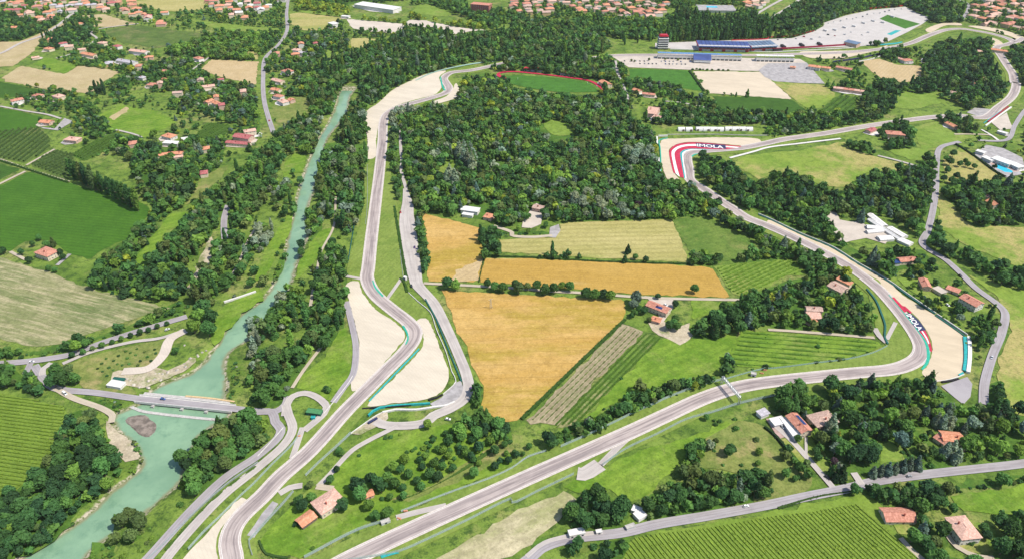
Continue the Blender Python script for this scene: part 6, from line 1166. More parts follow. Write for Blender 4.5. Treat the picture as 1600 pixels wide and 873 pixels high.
vines(R13, (1150, 455), (1236, 415), 4.6, 2.6, 1.6, (.16, .27, .035), 'row of bright vines in the vineyard by the hillside wood', 'vine rows by the hillside wood', 1.2, 1.2, True)
vines(VG, (1200, 530), (1366, 543), 6.5, 2.4, 1.1, (.115, .215, .03), 'low leafy row on the green slope inside the right-hand bend', 'low rows on the green slope', .7, 1.4, True)
vines([(978,508),(1006,519),(940,586),(870,660),(826,658)], (975, 505), (815, 660), 4.4, 1.5, .7, (.16, .19, .07), 'faint row of seedlings on the brown strip plot', 'seedling rows of the strip plot', .35, 1.0, True)
vines(O3, (180, 210), (118, 246), 6.5, 2.6, 2.4, (.085, .16, .03), 'dark vine row behind the poplars', 'vine rows behind the poplars', .9, 1.6, True)
vines(O4, (345, 195), (305, 216), 6.5, 2.6, 2.4, (.085, .16, .03), 'vine row beside the red roofed villa', 'vine rows beside the red roofed villa', .9, 1.6, True)
vines(O1, (5, 250), (70, 200), 8.0, 3.2, 2.8, (.075, .13, .035), 'row of orchard bushes at the left edge', 'orchard rows at the left edge', .9, 1.8, True)
vines(O2, (60, 258), (108, 238), 8.0, 3.2, 2.8, (.075, .13, .035), 'row of orchard bushes before the poplars', 'orchard rows before the poplars', .9, 1.8, True)
vines(R4, (1300, 174), (1330, 151), 8.5, 3.0, 2.4, (.07, .14, .025), 'dark vine row in the far vineyard', 'vine rows of the far vineyard', .6, 2.0)
for i in range(4):
    t = i/3; a = (1010+t*20, 521+t*8); b = (868+t*30, 664-t*2); leafy('crop_row', world([a, b]), 2.4, .8, 1.6, 1.0, (.075, .15, .02), nth(i)+' green crop row from the wheat on the strip plots below the farm', 'crop row', 'crop rows of the strip plots', 40+i)
leafy('hedge', catmull(world([(976,500),(940,534),(880,592),(815,655)])), 4.0, 2.0, 2.0, 1.3, (.05, .11, .02), 'long green hedge between wheat and brown strip', 'hedge', None, 61, .15)
leafy('hedge', catmull(world([(757,401),(840,403),(920,408),(1000,411),(1080,413)])), 3.0, 1.6, 1.6, 1.2, (.04, .09, .02), 'thin hedge line between hay field and golden wheat', 'hedge', None, 62, .2)
leafy('hedge', catmull(world([(748,441),(756,403)])), 1.6, 1.0, 1.4, 1.0, (.05, .09, .02), 'narrow hedge splitting the two upper wheat fields', 'hedge', None, 63, .2)
leafy('hedge', catmull(world(Z(1170,620,8.73)((210,420),(330,510),(480,680),(600,850))+B4((210,330),))), 3.2, 2.6, 2.2, 1.2, (.022, .052, .018), 'long clipped dark hedge beside the gravel drive', 'hedge', None, 64, .05)
leafy('hedge', catmull(world(Z(1170,620,8.73)((690,200),(800,290),(900,420),(970,560)))), 5.0, 4.0, 2.4, 1.4, (.028, .066, .02), 'tall dark hedge between solar house and brown villa', 'hedge', None, 65, .1)
leafy('hedge', catmull(world(M2((895,20),(925,60),(935,110)))), 3.5, 1.8, 2, 1.2, (.05, .11, .02), 'short hedge beside the service road', 'hedge', None, 66, .1)
leafy('hedge', catmull(world(Q6((858,410),(895,640),(935,860)))), 4.2, 1.4, 1.8, 1.2, (.045, .11, .02), 'long low hedge between infield grass and service road', 'hedge', None, 67, .1)
leafy('hedge', catmull(world(Q8((1165,25),(1280,100),(1400,190),(1470,228)))), 3.5, 2.6, 1.8, 1.4, (.025, .06, .02), 'dark hedge in front of the pool club', 'hedge', None, 68, .1)
leafy('hedge', catmull(world(B4((60,560),(300,490),(520,455)))), 3.0, 1.2, 1.8, 1.2, (.05, .10, .02), 'low hedge along the top of the right vineyard', 'hedge', None, 69, .2)
leafy('hedge', catmull(world(B4((840,180),(880,240),(920,270)))), 2.4, 2, 2, 1.2, (.03, .07, .02), 'garden hedge beside the villa lawn', 'hedge', None, 70, .1)
leafy('hedge', catmull(world(Q3((1100,445),(1190,570)))), 5, 2.5, .9, 2, (.035, .08, .02), 'hedge between sports field and pale cut field', 'hedge', None, 71, .1)
leafy('hedge', catmull(world(Q5((0,125),(180,182),(425,262)))), 4, 2, 1.2, 1.6, (.045, .10, .02), 'field-edge hedge along the big green field', 'hedge', None, 72, .3)
# ================================================================== BARRIERS AND FENCES
W_ = wall
net_fence('tall debris fence along the lower edge of the long straight', B2((250,940),(640,873),(880,830),(1080,745),(1300,640),(1587,505))+B3((0,528),(170,450),(380,350)), group=None)
net_fence('tall debris fence past the escape road of the straight', B3((560,292),(700,195),(900,100),(1080,10))+M3((1240,850),(1400,798),(1587,755))+[(1215,617)])
net_fence('pale debris fence on the orchard side of the straight', B2((300,865),(640,690),(800,640)))
net_fence('white-railed debris fence along the orchard hedge', B2((900,580),(1180,470),(1460,370),(1587,310))+B3((100,240),(210,205)), h=2.6, railmat='white_concrete')
net_fence('green debris fence above the middle of the straight', B3((300,180),(460,110),(680,5))+M3((760,850),(900,790),(940,770),(1180,680),(1300,650)), railmat='rail_green')
net_fence('green debris fence along the foot of the green slope', M3((1310,648),(1520,590),(1587,578))+M4((0,580),(300,545),(500,520),(660,478),(735,440)), h=2.4, railmat='kerb_green')
net_fence('debris fence outside the hairpin entry', Z(320,760,7.725)((-200,760),(0,540),(150,400),(300,250),(460,90),(560,0))+B2((100,290),(230,160),(270,100)), h=2.8)
net_fence('debris fence beside the track after the chicane', B2((590,95),(490,190),(380,290),(310,360)), h=2.4)
net_fence('debris fence inside the hairpin entry', B2((235,455),(180,520),(60,650),(0,720))+B2((-40,760),(-20,850)), h=2.2)
W_('barrier', 'white double barrier beside the right gravel trap', M2((945,110),(1010,170),(1080,230),(1120,340),(1180,480),(1215,600),(1240,660),(1160,740)), 1.1, .5, 'white_concrete', 'barrier')
W_('barrier', 'long green hedge-like barrier beside the service road', M2((1050,150),(1110,260),(1180,430),(1250,600),(1275,660)), 1.0, 1.2, 'dark_green_paint', 'barrier')
W_('tyre_wall', 'dark tyre wall at the far end of the right gravel trap', M2((660,828),(860,815),(1060,795)), 1.2, 1.2, 'tyre', 'tyre wall')
W_('tyre_wall', 'short black tyre wall at the corner of the right gravel trap', M2((1070,775),(1120,760),(1155,742)), 1.2, 1.4, 'tyre', 'tyre wall')
W_('banner_wall', 'turquoise banner wall behind the right gravel trap', Z(540,580,7.27)((260,510),(310,460),(390,420),(520,400),(740,385),(960,372)), 1.9, 1.2, 'teal', 'banner wall')
W_('barrier', 'white wall behind the turquoise banner', Z(540,580,7.27)((420,470),(560,440),(800,440),(1000,410),(1150,390),(1240,350)), 1.4, 1.6, 'white_concrete', 'barrier')
W_('banner_wall', 'short dark blue banner on a wall by the service road', Z(540,580,7.27)((258,600),(360,540)), 2.0, 1.6, 'navy', 'banner wall')
W_('barrier', 'white barrier round the small sand patch', Z(540,580,7.27)((60,710),(240,580),(360,500),(420,470)), 1.2, .6, 'white_concrete', 'barrier')
W_('barrier', 'white barrier left of the left gravel trap', M2((420,860),(520,740),(580,660),(600,625)), 1.0, .5, 'white_concrete', 'barrier')
W_('barrier', 'white rail on the inside of the loop road', Z(400,590,4)((120,250),(210,240)), 1, .4, 'white_concrete', 'barrier') if 0 else None
W_('barrier', 'steel rail along the infield grass of the straight', Q6((858,405),(880,560),(905,780),(915,860)), .9, .4, 'rail', 'barrier')
W_('barrier', 'steel rail left of the straight', Q6((690,150),(690,400),(680,520)), .9, .4, 'rail', 'barrier')
W_('barrier', 'dark green rail on the left of the run-down to the chicane', Q6((610,520),(590,640),(570,760)), 1.2, .6, 'dark_green_paint', 'barrier')
W_('barrier', 'white wall with green top along the upper gravel run-off', Q8((-60,455),(0,480),(200,575),(400,660),(560,760),(750,870))+M4((860,115),(1040,238)), 1.3, .7, 'white_concrete', 'barrier')
W_('tyre_wall', 'dark green tyre wall along the upper gravel run-off', Q8((-60,462),(0,487),(200,582),(400,668),(560,768),(750,880))+M4((860,125),(1030,240)), 1.1, 1.2, 'dark_green_paint', 'tyre wall')
W_('tyre_wall', 'dark green tyre wall before the corner of the run-off', M4((1035,252),(1120,310),(1215,378)), 1.2, 1.4, 'dark_green_paint', 'tyre wall')
W_('barrier', 'white wall before the corner of the run-off', M4((1045,243),(1130,300),(1235,372)), 1.4, .8, 'white_concrete', 'barrier')
W_('banner_wall', 'turquoise tyre wall at the right end of the run-off', ZP((705,450),(712,540),(712,640),(700,720)), 1.6, 3.2, 'teal', 'banner wall')
W_('barrier', 'broad white wall behind the turquoise tyre wall', ZP((735,450),(742,560),(738,660),(728,735)), 2.2, 3.0, 'white_roof', 'barrier')
W_('banner_wall', 'short turquoise wall at the lower corner of the run-off', ZP((655,755),(690,735)), 1.4, 1.4, 'teal', 'banner wall')
W_('tyre_wall', 'black tyre wall at the bottom of the run-off', ZP((520,808),(590,798),(655,782)), 1.2, 1.8, 'tyre', 'tyre wall')
W_('barrier', 'white rail at the bottom of the run-off', ZP((470,800),(540,795),(640,770),(700,745)), 1, .6, 'white_concrete', 'barrier')
W_('barrier', 'dark guard wall inside the right-hand bend', M4((610,90),(665,160),(700,240),(725,320),(722,390),(740,430)), 1.6, 1.6, 'dark_green_paint', 'barrier')
W_('barrier', 'white wall at the left end of the red striped corner', ZA((95,660),(85,560),(80,470)), 2.5, 1.6, 'white_roof', 'barrier')
W_('barrier', 'white wall at the upper left of the red striped corner', ZA((60,310),(55,180)), 2.5, 2.0, 'white_roof', 'barrier'); W_('barrier', 'white wall above the red striped corner', ZA((75,165),(200,160)), 2.2, 1.4, 'white_roof', 'barrier')
W_('tyre_wall', 'green tyre wall at the left of the red striped corner', ZA((110,640),(108,480),(100,330),(95,215),(200,190)), 1.2, 1.4, 'kerb_green', 'tyre wall')
W_('barrier', 'grey guard wall above the red striped corner', ZA((200,140),(700,135),(1340,150),(1571,150)), 1, .8, 'concrete', 'barrier')
W_('barrier', 'white barrier outside the hilltop chicane', Z(1480,130,5.458)((325,370),(440,285),(545,210)), 1.6, 2.0, 'white_roof', 'barrier'); W_('tyre_wall', 'dark red tyre wall inside the white hilltop barrier', Z(1480,130,5.458)((345,335),(440,265),(520,205)), 1.3, 2.4, 'dark_red', 'tyre wall'); W_('barrier', 'teal barrier at the hilltop chicane kerb', Z(1480,130,5.458)((310,345),(460,240)), 1, 1, 'teal', 'barrier')
W_('fence', 'red fence along the back of the pits', Q3((1360,255),(1587,245))+Q4((0,238),(150,225),(215,212),(285,195)), 2.2, 1.2, 'red_metal', 'fence'); W_('fence', 'red fence round the far side of the paddock', Q4((340,130),(420,95),(480,72),(640,55),(840,40)), 2.2, 1.2, 'red_metal', 'fence')
W_('barrier', 'long red and white pit wall', Q3((1440,322),(1587,312))+Q4((0,312),(200,302),(480,285)), 3.4, 1.6, 'dark_red', 'barrier'); W_('barrier', 'white pit lane wall', Q3((980,308),(1400,318),(1587,326))+Q4((100,322),(300,312),(540,298)), 1.2, 2, 'white_concrete', 'barrier')
W_('barrier', 'dark guard wall at the end of the pit straight', Q4((400,390),(560,368),(700,338)), 3, 1.5, 'navy', 'barrier'); W_('barrier', 'white wall beside the tan field below the pit straight', Q4((560,385),(640,370),(700,350)), 1.5, 1.5, 'white_concrete', 'barrier')
W_('barrier', 'white wall at the river outfall', M1((1390,170),(1470,145),(1587,105)), 1.6, 2.0, 'white_concrete', 'wall')
W_('barrier', 'dark steel rail between the river road and the service road', B1((1600,275),(1400,415),(1200,595),(1000,800),(900,890)), 1.3, .7, 'rail', 'barrier')
W_('barrier', 'pale kerb wall along the outside of the hairpin service road', B2((10,240),(120,120),(170,60)), .9, .5, 'white_concrete', 'barrier')
leafy('hedge', catmull(world(B1((1587,300),(1400,440),(1210,615),(1030,820)))), 2.4, 1.0, 1.6, 1.1, (.085, .16, .03), 'narrow green strip of weeds between the two roads by the hairpin', 'hedge', None, 73, .3)
leafy('hedge', catmull(world(B2((20,760),(60,840),(200,870)))), 2.0, 1.2, 1.6, 1.1, (.06, .12, .03), 'low hedge curving round the hairpin lawn', 'hedge', None, 74, .3)
leafy('hedge', catmull(world(B2((850,520),(1000,470),(1180,380),(1300,310),(1460,200)))), 2.5, 1.2, 1.2, 1.2, (.085, .16, .03), 'ragged hedge between orchard and dry grass strip', 'hedge', None, 75, .6)
# ================================================================== BRIDGE AND WEIR
def bridge():
    P = resample(catmull(world(M1((850,765),(1100,790),(1450,828))), False, 4.), 4.); root = empty('road_bridge', (P[0][0], P[0][1], 0), 0, 'long low concrete road bridge across the turquoise river', 'bridge'); Q = P-P[0]
    wall('deck', None, Q, .70, 8.4, 'white_concrete', None, z0=-.55, worldpts=True, parent=root)
    for s in (-1, 1): wall('parapet', None, Q+normals(Q)*s*4.0, 1.6, .35, 'white_concrete', None, z0=.7, worldpts=True, parent=root)
    for u in M1((965,800),(1120,822),(1275,840)):
        x, y = G(*u); i = np.argmin(np.hypot(*(P-np.array((x, y))).T)); t = P[min(i+1, len(P)-1)]-P[max(i-1, 0)]; o = MB().box(-.8, .8, -5.6, 4.6, -3.2, -.36).box(-1.1, 1.1, -6.6, -5.6, -3.2, .3).build('pier', 'concrete', root); o.location = (P[i][0]-P[0][0], P[i][1]-P[0][1], 0); o.rotation_euler = (0, 0, math.atan2(t[1], t[0]))
bridge()
W_('weir', 'white concrete weir across the river above the bridge', M1((890,728),(1080,748),(1300,768),(1460,790)), -.5, 3.6, 'concrete', 'weir', z0=-3.0)
W_('weir', 'white concrete sill across the river below the bridge', M1((800,800),(870,830),(1000,850),(1200,872),(1390,890)), -1.2, 2.6, 'concrete', 'weir', z0=-3.0)
W_('weir', 'yellowish crest along the right part of the weir', M1((1150,745),(1300,758),(1455,780)), -.02, 1.6, 'ochre_wall', 'weir', z0=-2.5)
# ================================================================== PIT COMPLEX, TOWER, GRANDSTAND, TENTS
def framed(name, label, cat, a, b, group=None):
    (x0, y0), (x1, y1) = G(*a), G(*b); return empty(name, (x0, y0, 0), math.atan2(y1-y0, x1-x0), label, cat, group), math.hypot(x1-x0, y1-y0)
def pit_building(a, b, dep, H, rm, label):
    r, L = framed('pit_building', label, 'building', a, b); MB().box(0, L, 0, dep, 0, H).build('wall', 'grey_wall', r); MB().box(-.4, L+.4, -3, 0, H*.48, H*.55).build('balcony', 'red_metal', r)
    n = max(3, int(L/7))
    for i in range(n):
        o = MB().box(.6, L/n-.6, -.15, -.01, .1, 3.6).build('garage_door', 'white_wall' if i % 3 else 'red_metal', r); o.location = (i*L/n, 0, 0)
        o = MB().box(.3, L/n-.3, -.12, -.01, H*.6, H*.88).build('window', 'glass', r); o.location = (i*L/n, 0, 0)
    ro = MB().add([(-1.5, -4, H-.6), (L+1.5, -4, H-.6), (L+1.5, dep+2, H+1.4), (-1.5, dep+2, H+1.4), (-1.5, -4, H-.95), (L+1.5, -4, H-.95), (L+1.5, dep+2, H+1.05), (-1.5, dep+2, H+1.05)], [(0, 1, 2, 3), (7, 6, 5, 4), (0, 4, 5, 1), (1, 5, 6, 2), (2, 6, 7, 3), (3, 7, 4, 0)]).build('roof', rm, r)
    for i in range(1, n): o = MB().bar((0, -3.9, H-.5), (0, dep+1.9, H+1.5), .35).build('roof_rib', 'navy', ro); o.location = (i*L/n, 0, 0)
    MB().box(-1.8, -1.5, -4, dep+2, H-2, H+1.6).build('gable_end', 'red_metal', r); FOOT.append((*G((a[0]+b[0])/2, (a[1]+b[1])/2), L*.5))
pit_building((1091, 80), (1170, 82), 30, 10, 'blue_roof', 'long pit building with a dark blue solar roof'); pit_building((1173, 81), (1213, 79), 30, 9, 'slate_blue', 'second pit building with a slate blue roof')
def tower():
    r, L = framed('control_tower', 'white control tower with a red top beside the pit straight', 'tower', (1027.5, 78), (1044, 78)); d = 14
    for i in range(5):
        MB().box(.8, L-.8, .8, d-.8, i*4.2, i*4.2+2.6).build('window_band', 'glass', r); MB().box(-.4+i*.25, L+.4-i*.25, -.4, d, i*4.2+2.6, i*4.2+4.2).build('floor_slab', 'white_roof', r)
    MB().box(2, L-2, 2, d-2, 21, 24).build('lantern', 'glass', r); MB().box(1.4, L-1.4, 1.4, d-1.4, 24, 25).box(3, L-3, 3, d-3, 25, 27).build('red_crown', 'red_metal', r)
    for k in (.25, .75): MB().bar((L*k, d/2, 27), (L*k, d/2, 32), .4).build('antenna', 'steel', r)
tower()
def grandstand(a, b, label, blue, n, tower_=None):
    r, L = framed('grandstand', label, 'grandstand', a, b); dep = 16
    mb = MB()
    for i in range(8): mb.box(0, L, i*1.5+1, i*1.5+2.45, 0, 7.2-i*.78)
    mb.build('seating', blue, r); MB().box(0, L, -.3, .9, 0, 7.6).build('back_wall', 'white_wall', r)
    for i in range(n):
        o = MB().box(1, L/n-1, -.5, -.31, .5, 3.2).build('opening', 'glass', r); o.location = (i*L/n, 0, 0)
        o = MB().bar((0, 0, 7), (0, 0, 11), .4).bar((0, 0, 11), (0, 9, 10.4), .4).build('roof_post', 'steel', r); o.location = (i*L/n+.3, 0, 0)
    MB().add([(0, -1, 11.1), (L, -1, 11.1), (L, 11, 10.3), (0, 11, 10.3), (0, -1, 10.8), (L, -1, 10.8), (L, 11, 10), (0, 11, 10)], [(0, 1, 2, 3), (7, 6, 5, 4), (0, 4, 5, 1), (1, 5, 6, 2), (2, 6, 7, 3), (3, 7, 4, 0)]).build('roof', blue, r)
grandstand((1027, 92.5), (1158, 96.5), 'long grandstand with a blue roof along the start straight', 'blue_stand', 20)
grandstand((1181, 97), (1240, 98), 'shorter grandstand beside the grey car park', 'white_roof', 9)
r, L = framed('grandstand_hall', 'white hall with a dark blue roof in the middle of the grandstand', 'building', (1084, 99), (1110, 100)); MB().box(0, L, 0, 14, 0, 6).build('wall', 'white_wall', r); MB().box(-.6, L+.6, -2.5, 0, 3, 3.5).build('canopy', 'white_roof', r); MB().add([(-1, -1, 6), (L+1, -1, 6), (L+1, 15, 13), (-1, 15, 13), (-1, 15, 6), (L+1, 15, 6)], [(0, 1, 2, 3), (0, 3, 4), (1, 5, 2), (3, 2, 5, 4), (0, 4, 5, 1)]).build('roof', 'blue_roof', r)
TENT = None
def tent_mesh(l, w, h):
    m = MB(); n = 8
    for i in range(n):
        a0, a1 = math.pi*i/n, math.pi*(i+1)/n
        m.add([(-l/2, -math.cos(a0)*w/2, math.sin(a0)*h), (l/2, -math.cos(a0)*w/2, math.sin(a0)*h), (l/2, -math.cos(a1)*w/2, math.sin(a1)*h), (-l/2, -math.cos(a1)*w/2, math.sin(a1)*h)], [(0, 1, 2, 3)])
    for s in (-1, 1): m.add([(s*l/2, -math.cos(math.pi*i/n)*w/2, math.sin(math.pi*i/n)*h) for i in range(n+1)], [tuple(range(n+1))])
    return m.mesh('tent_cover', 'white_roof')
TM_ = tent_mesh(9.6, 8, 5); TP = MB().box(-1.4, 1.4, -.12, .12, 0, 3).mesh('entrance', 'shutter')
for n_t, u in enumerate(ZA((385,80),(490,80),(630,76),(725,76),(820,78),(915,80),(1025,74),(1120,74),(1215,75),(1310,78))):
    x, y = G(*u); t = empty('white_tent', (x, y, 0), .02, 'white barrel-roofed tent above the red striped corner, '+nth(n_t)+' from the left', 'tent', 'white tents above the red striped corner'); link('cover', TM_, t); e_ = link('entrance', TP, t); e_.location = (rng.choice((-2.5, 2.5)), -4.05, 0); link('frame', MB().bar((-4.9, -4.1, 0), (-4.9, -4.1, 2), .25).bar((4.9, -4.1, 0), (4.9, -4.1, 2), .25).mesh('frame', 'steel'), t)
# athletics ground
c_ = Q2((1500,470),(1512,456),(1587,448))+Q3((150,460),(380,488),(480,505),(545,540),(572,565))
ribbon('running_track', c_, 6, 'kerb_red', 'road', 'red running track curving round the green pitch'); ribbon('running_track', Q2((1497,468),(1530,485),(1560,500)), 8, 'kerb_red', 'road', 'left bend of the red running track')
poly('pitch', Q2((1540,478))+Q3((20,470),(200,478),(380,498),(470,515),(520,550),(535,572),(400,576),(260,572),(100,548),(0,525))+Q2((1560,505)), 'f_lawn', 'gravel', label='green sports pitch inside the red running track', clear=True)
for a, b, l in (((819, 111.5), (846, 113.5), 'red roofed stand behind the left part of the pitch'), ((875, 117.5), (900, 119.5), 'red roofed stand behind the right part of the pitch')):
    r, L = framed('small_stand', l, 'grandstand', a, b); MB().box(0, L, 0, 8, 0, 3).build('seating', 'grey_wall', r); MB().box(-.5, L+.5, -2, 8.5, 5, 5.4).build('roof', 'red_metal', r)
    for k in range(6): o = MB().bar((0, 8, 0), (0, 8, 5), .3).build('post', 'steel', r); o.location = (k*L/5, 0, 0)
def goal(u, v):
    x, y = G(u, v); MB_ = MB().bar((0, -3.66, 0), (0, -3.66, 2.44), .18).bar((0, 3.66, 0), (0, 3.66, 2.44), .18).bar((0, -3.66, 2.44), (0, 3.66, 2.44), .18); o = MB_.build('football_goal', 'white_paint'); o.location = (x, y, .3); tag(o, 'white football goal at the %s end of the pitch' % ('left' if u < 850 else 'right'), 'goal')
goal(809, 125); goal(918, 132)
# gantry over the straight
def gantry():
    (x0, y0), (x1, y1) = G(1127, 600), G(1154, 632); r = empty('gantry', (x0, y0, 0), math.atan2(y1-y0, x1-x0), 'steel lattice gantry spanning the long straight', 'gantry'); L = math.hypot(x1-x0, y1-y0); H = 7
    for x in (0, L):
        o = MB().bar((0, -.8, 0), (0, -.8, H), .45).bar((0, .8, 0), (0, .8, H), .45).build('leg', 'steel', r); o.location = (x, 0, 0)
    for i, (y, z) in enumerate(((-.8, H), (.8, H), (-.8, H+1.6), (.8, H+1.6))): MB().bar((-.3, y, z), (L+.3, y, z), .38).build('chord', 'steel', r)
    for k in range(int(L/2.5)):
        o = MB().bar((0, -.8, H), (2.5, -.8, H+1.6), .2).bar((0, .8, H+1.6), (2.5, .8, H), .2).bar((0, -.8, H+1.6), (0, .8, H+1.6), .2).bar((0, -.8, H), (0, .8, H), .2).build('brace', 'steel', r); o.location = (k*2.5, 0, 0)
gantry()
def pylon(u, v, h, label):
    x, y = G(u, v); r = empty('power_pylon', (x, y, 0), .4, label, 'pylon')
    for sx in (-1, 1):
        for sy in (-1, 1): MB().bar((sx*1.1, sy*1.1, 0), (sx*.25, sy*.25, h), .16).build('leg', 'steel', r)
    for k in range(1, 5): a = 1.1-(.85)*k/5; MB().bar((-a, -a, h*k/5), (a, a, h*k/5), .1).bar((-a, a, h*k/5), (a, -a, h*k/5), .1).build('brace', 'steel', r)
    MB().bar((-2.2, 0, h-.6), (2.2, 0, h-.6), .2).build('cross_arm', 'steel', r)
pylon(767, 482, 11, 'grey lattice power pylon standing in the big wheat field')
# trackside cabins, containers, rubble
def cabin(u, v, L, Wd, H, d, wm, rm, label, cat='cabin', name='cabin', openings=2):
    r = house(u, v, L, Wd, H, d, 'flat', rm, wm, label, name=name, cat=cat, win=0, foot=False, over=.15)
    for i in range(openings): o = MB().box(-.7, .7, -Wd/2-.08, -Wd/2+.02, .8, 2.1).build('window', 'glass', r); o.location = (-L/2+(i+.5)*L/openings, 0, 0)
cabin(901, 829, 10.5, 4.5, 3, (25, -5), 'white_wall', 'white_roof', 'white portable cabin with dark windows beside the country road', openings=3)
cabin(936, 828, 4, 2.4, 2.2, (6, -1), 'white_wall', 'white_roof', 'small white box trailer by the country road', 'trailer', 'trailer', 1)
cabin(985, 820, 6.5, 2.8, 2.2, (14, -5), 'grey_wall', 'concrete', 'grey trailer parked on the verge of the country road', 'trailer', 'trailer', 0)
cabin(995, 794, 6, 5, 2.4, (10, 4), 'white_wall', 'white_roof', 'upper white tarpaulin shelter beside the scrub wood', 'shelter', 'shelter', 0); cabin(1000, 802, 6, 7, 2.6, (8, 8), 'white_wall', 'white_roof', 'lower white tarpaulin shelter beside the scrub wood', 'shelter', 'shelter', 0)
cabin(181, 598, 13, 7, 2.6, (22, 4), 'white_wall', 'white_roof', 'white concrete intake building by the river', 'building', 'intake_building', 0)
for i in range(5): cabin(178+i*3.6, 590+i*.4, 1.6, 3.4, 1.4, (4, .3), 'dark_green_paint', 'dark_green_paint', nth(i)+' dark green hatch from the left on the intake building', 'hatch', 'hatch', 0)
cabin(602, 812, 6, 2.6, 2.2, (8, -3), 'grey_wall', 'concrete', 'grey marshal hut at the debris fence', 'hut', 'marshal_hut', 1); cabin(633, 432, 3, 2.4, 3, (4, 2), 'white_wall', 'white_roof', 'small white marshal post at the service road', 'hut', 'marshal_hut', 1)
cabin(491, 641, 12, 5, 2.6, (24, 3), 'dark_green_paint', 'shed_green', 'green roofed shed inside the loop road', 'shed', 'shed', 2); cabin(489, 650, 3, 2, 2, (5, 0), 'teal', 'teal', 'small turquoise container below the green shed', 'container', 'container', 0)
cabin(1178, 582, 4, 3, 3, (5, 1), 'white_wall', 'concrete', 'small marshal hut at the green slope', 'hut', 'marshal_hut', 1)
for u, v, l in ((1195, 579, 'upper'), (1190, 584, 'lower'), (634, 799, 'left'), (624, 811, 'right'), (467, 682, 'single')):
    x, y = G(u, v); o = MB().box(-1.4, 1.4, -.5, .5, .5, 1.4).box(-1.2, 1.2, -.3, .3, 1.4, 1.6).build('marshal_barrier', 'roof_orange'); o.location = (x, y, 0); o.rotation_euler = (0, 0, rng.uniform(-.5, .5)); tag(o, l+' orange marshal barrier at '+('the green slope' if u > 1000 else 'the access road' if u > 500 else 'the loop road link'), 'barrier')
# swimming hall and the blue toy-like roofs of the far town
r, L = framed('swimming_hall', 'flat swimming hall with a bright blue pool on its roof terrace', 'building', (1092, 20), (1150, 21)); MB().box(0, L, 0, 50, 0, 5).build('wall', 'white_wall', r); MB().box(-1, L+1, -1, 51, 5, 5.5).build('roof', 'grey_paving', r); MB().box(L*.25, L*.55, 25, 40, 5.5, 5.62).build('pool', 'pool_water', r)
# ================================================================== VEHICLES
CARW = MB()
for a_ in range(1): pass
def car_meshes(L=4.3, Wd=1.8, H=1.45, van=False):
    b = MB(); zs = .35; hb = H*.58 if not van else H*.6
    prof = [(-L/2, zs), (-L/2, hb*.9), (-L*.47, hb), (L*.2, hb), (L*.47, hb*.82), (L/2, hb*.6), (L/2, zs)]
    n = len(prof); V = [(x, -Wd/2, z) for x, z in prof]+[(x, Wd/2, z) for x, z in prof]
    b.add(V, [tuple(range(n))[::-1], tuple(range(n, 2*n))]+[(i, (i+1) % n, n+(i+1) % n, n+i) for i in range(n)])
    c = MB(); x0, x1 = (-L*.46, L*.3); q = [(-L*.46, hb), (-L*.36, H), (L*.06, H), (L*.24, hb)] if not van else [(-L*.48, hb), (-L*.47, H), (L*.3, H), (L*.42, hb)]
    V = [(x, -Wd*.46, z) if z == hb else (x, -Wd*.38, z) for x, z in q]+[(x, Wd*.46, z) if z == hb else (x, Wd*.38, z) for x, z in q]
    c.add(V, [(3, 2, 1, 0), (4, 5, 6, 7), (0, 1, 5, 4), (2, 3, 7, 6)]); t = MB().add([(q[1][0]+.05, -Wd*.39, H+.02), (q[2][0]-.05, -Wd*.39, H+.02), (q[2][0]-.05, Wd*.39, H+.02), (q[1][0]+.05, Wd*.39, H+.02)], [(0, 1, 2, 3)])
    w_ = MB(); 
    m = 12; ring = lambda y, r: [(r*math.cos(6.283*i/m), y, r*math.sin(6.283*i/m)) for i in range(m)]
    w_.add(ring(-.11, .33)+ring(.11, .33), [(i, (i+1) % m, m+(i+1) % m, m+i) for i in range(m)]+[tuple(range(m)), tuple(range(m, 2*m))[::-1]])
    return b, c, t, w_
CARP = {}
for k_, c_ in (('red', (.45, .02, .02)), ('white', (.75, .75, .75)), ('grey', (.28, .29, .31)), ('black', (.02, .02, .025)), ('blue', (.04, .10, .30)), ('silver', (.5, .52, .55)), ('purple', (.10, .04, .16))): plain('paint_'+k_, c_, .3, .02, .6, .5)
def car(u, v, d, col, label, group=None, van=False, simple=False, z=.8):
    key = (col, van)
    if key not in CARP:
        b, c, t, w_ = car_meshes(*((5.2, 2.0, 2.2, True) if van else ())); CARP[key] = (b.mesh('body', 'paint_'+col), c.mesh('cabin', 'glass'), t.mesh('top', 'paint_'+col), w_.mesh('wheel', 'tyre'))
    x, y = G(u, v); az = pang((u-d[0], v-d[1]), (u+d[0], v+d[1])); r = empty('van' if van else 'car', (x, y, z), az, label, 'van' if van else 'car', group); B = CARP[key]
    link('body', B[0], r); link('cabin', B[1], r); link('top', B[2], r)
    if not simple:
        for sx in (-1.35, 1.35):
            for sy in (-.85, .85): o = link('wheel', B[3], r); o.location = (sx, sy, .33)
car(626, 333, (1, 8), 'red', 'red car parked at the top of the service road'); car(255, 624.5, (8, 1), 'blue', 'blue-white car crossing the river bridge'); car(102, 616, (5, 4), 'white', 'white van at the bridge end of the bank track', van=True)
car(736, 609, (1, 6), 'purple', 'dark car parked at the bend of the service road'); car(643, 448, (2, 5), 'black', 'black car on the service road near the wheat'); car(1292, 747, (3, 2), 'black', 'black car at the mouth of the gravel drive'); car(648, 388, (1, 8), 'purple', 'maroon car at the edge of the service road')
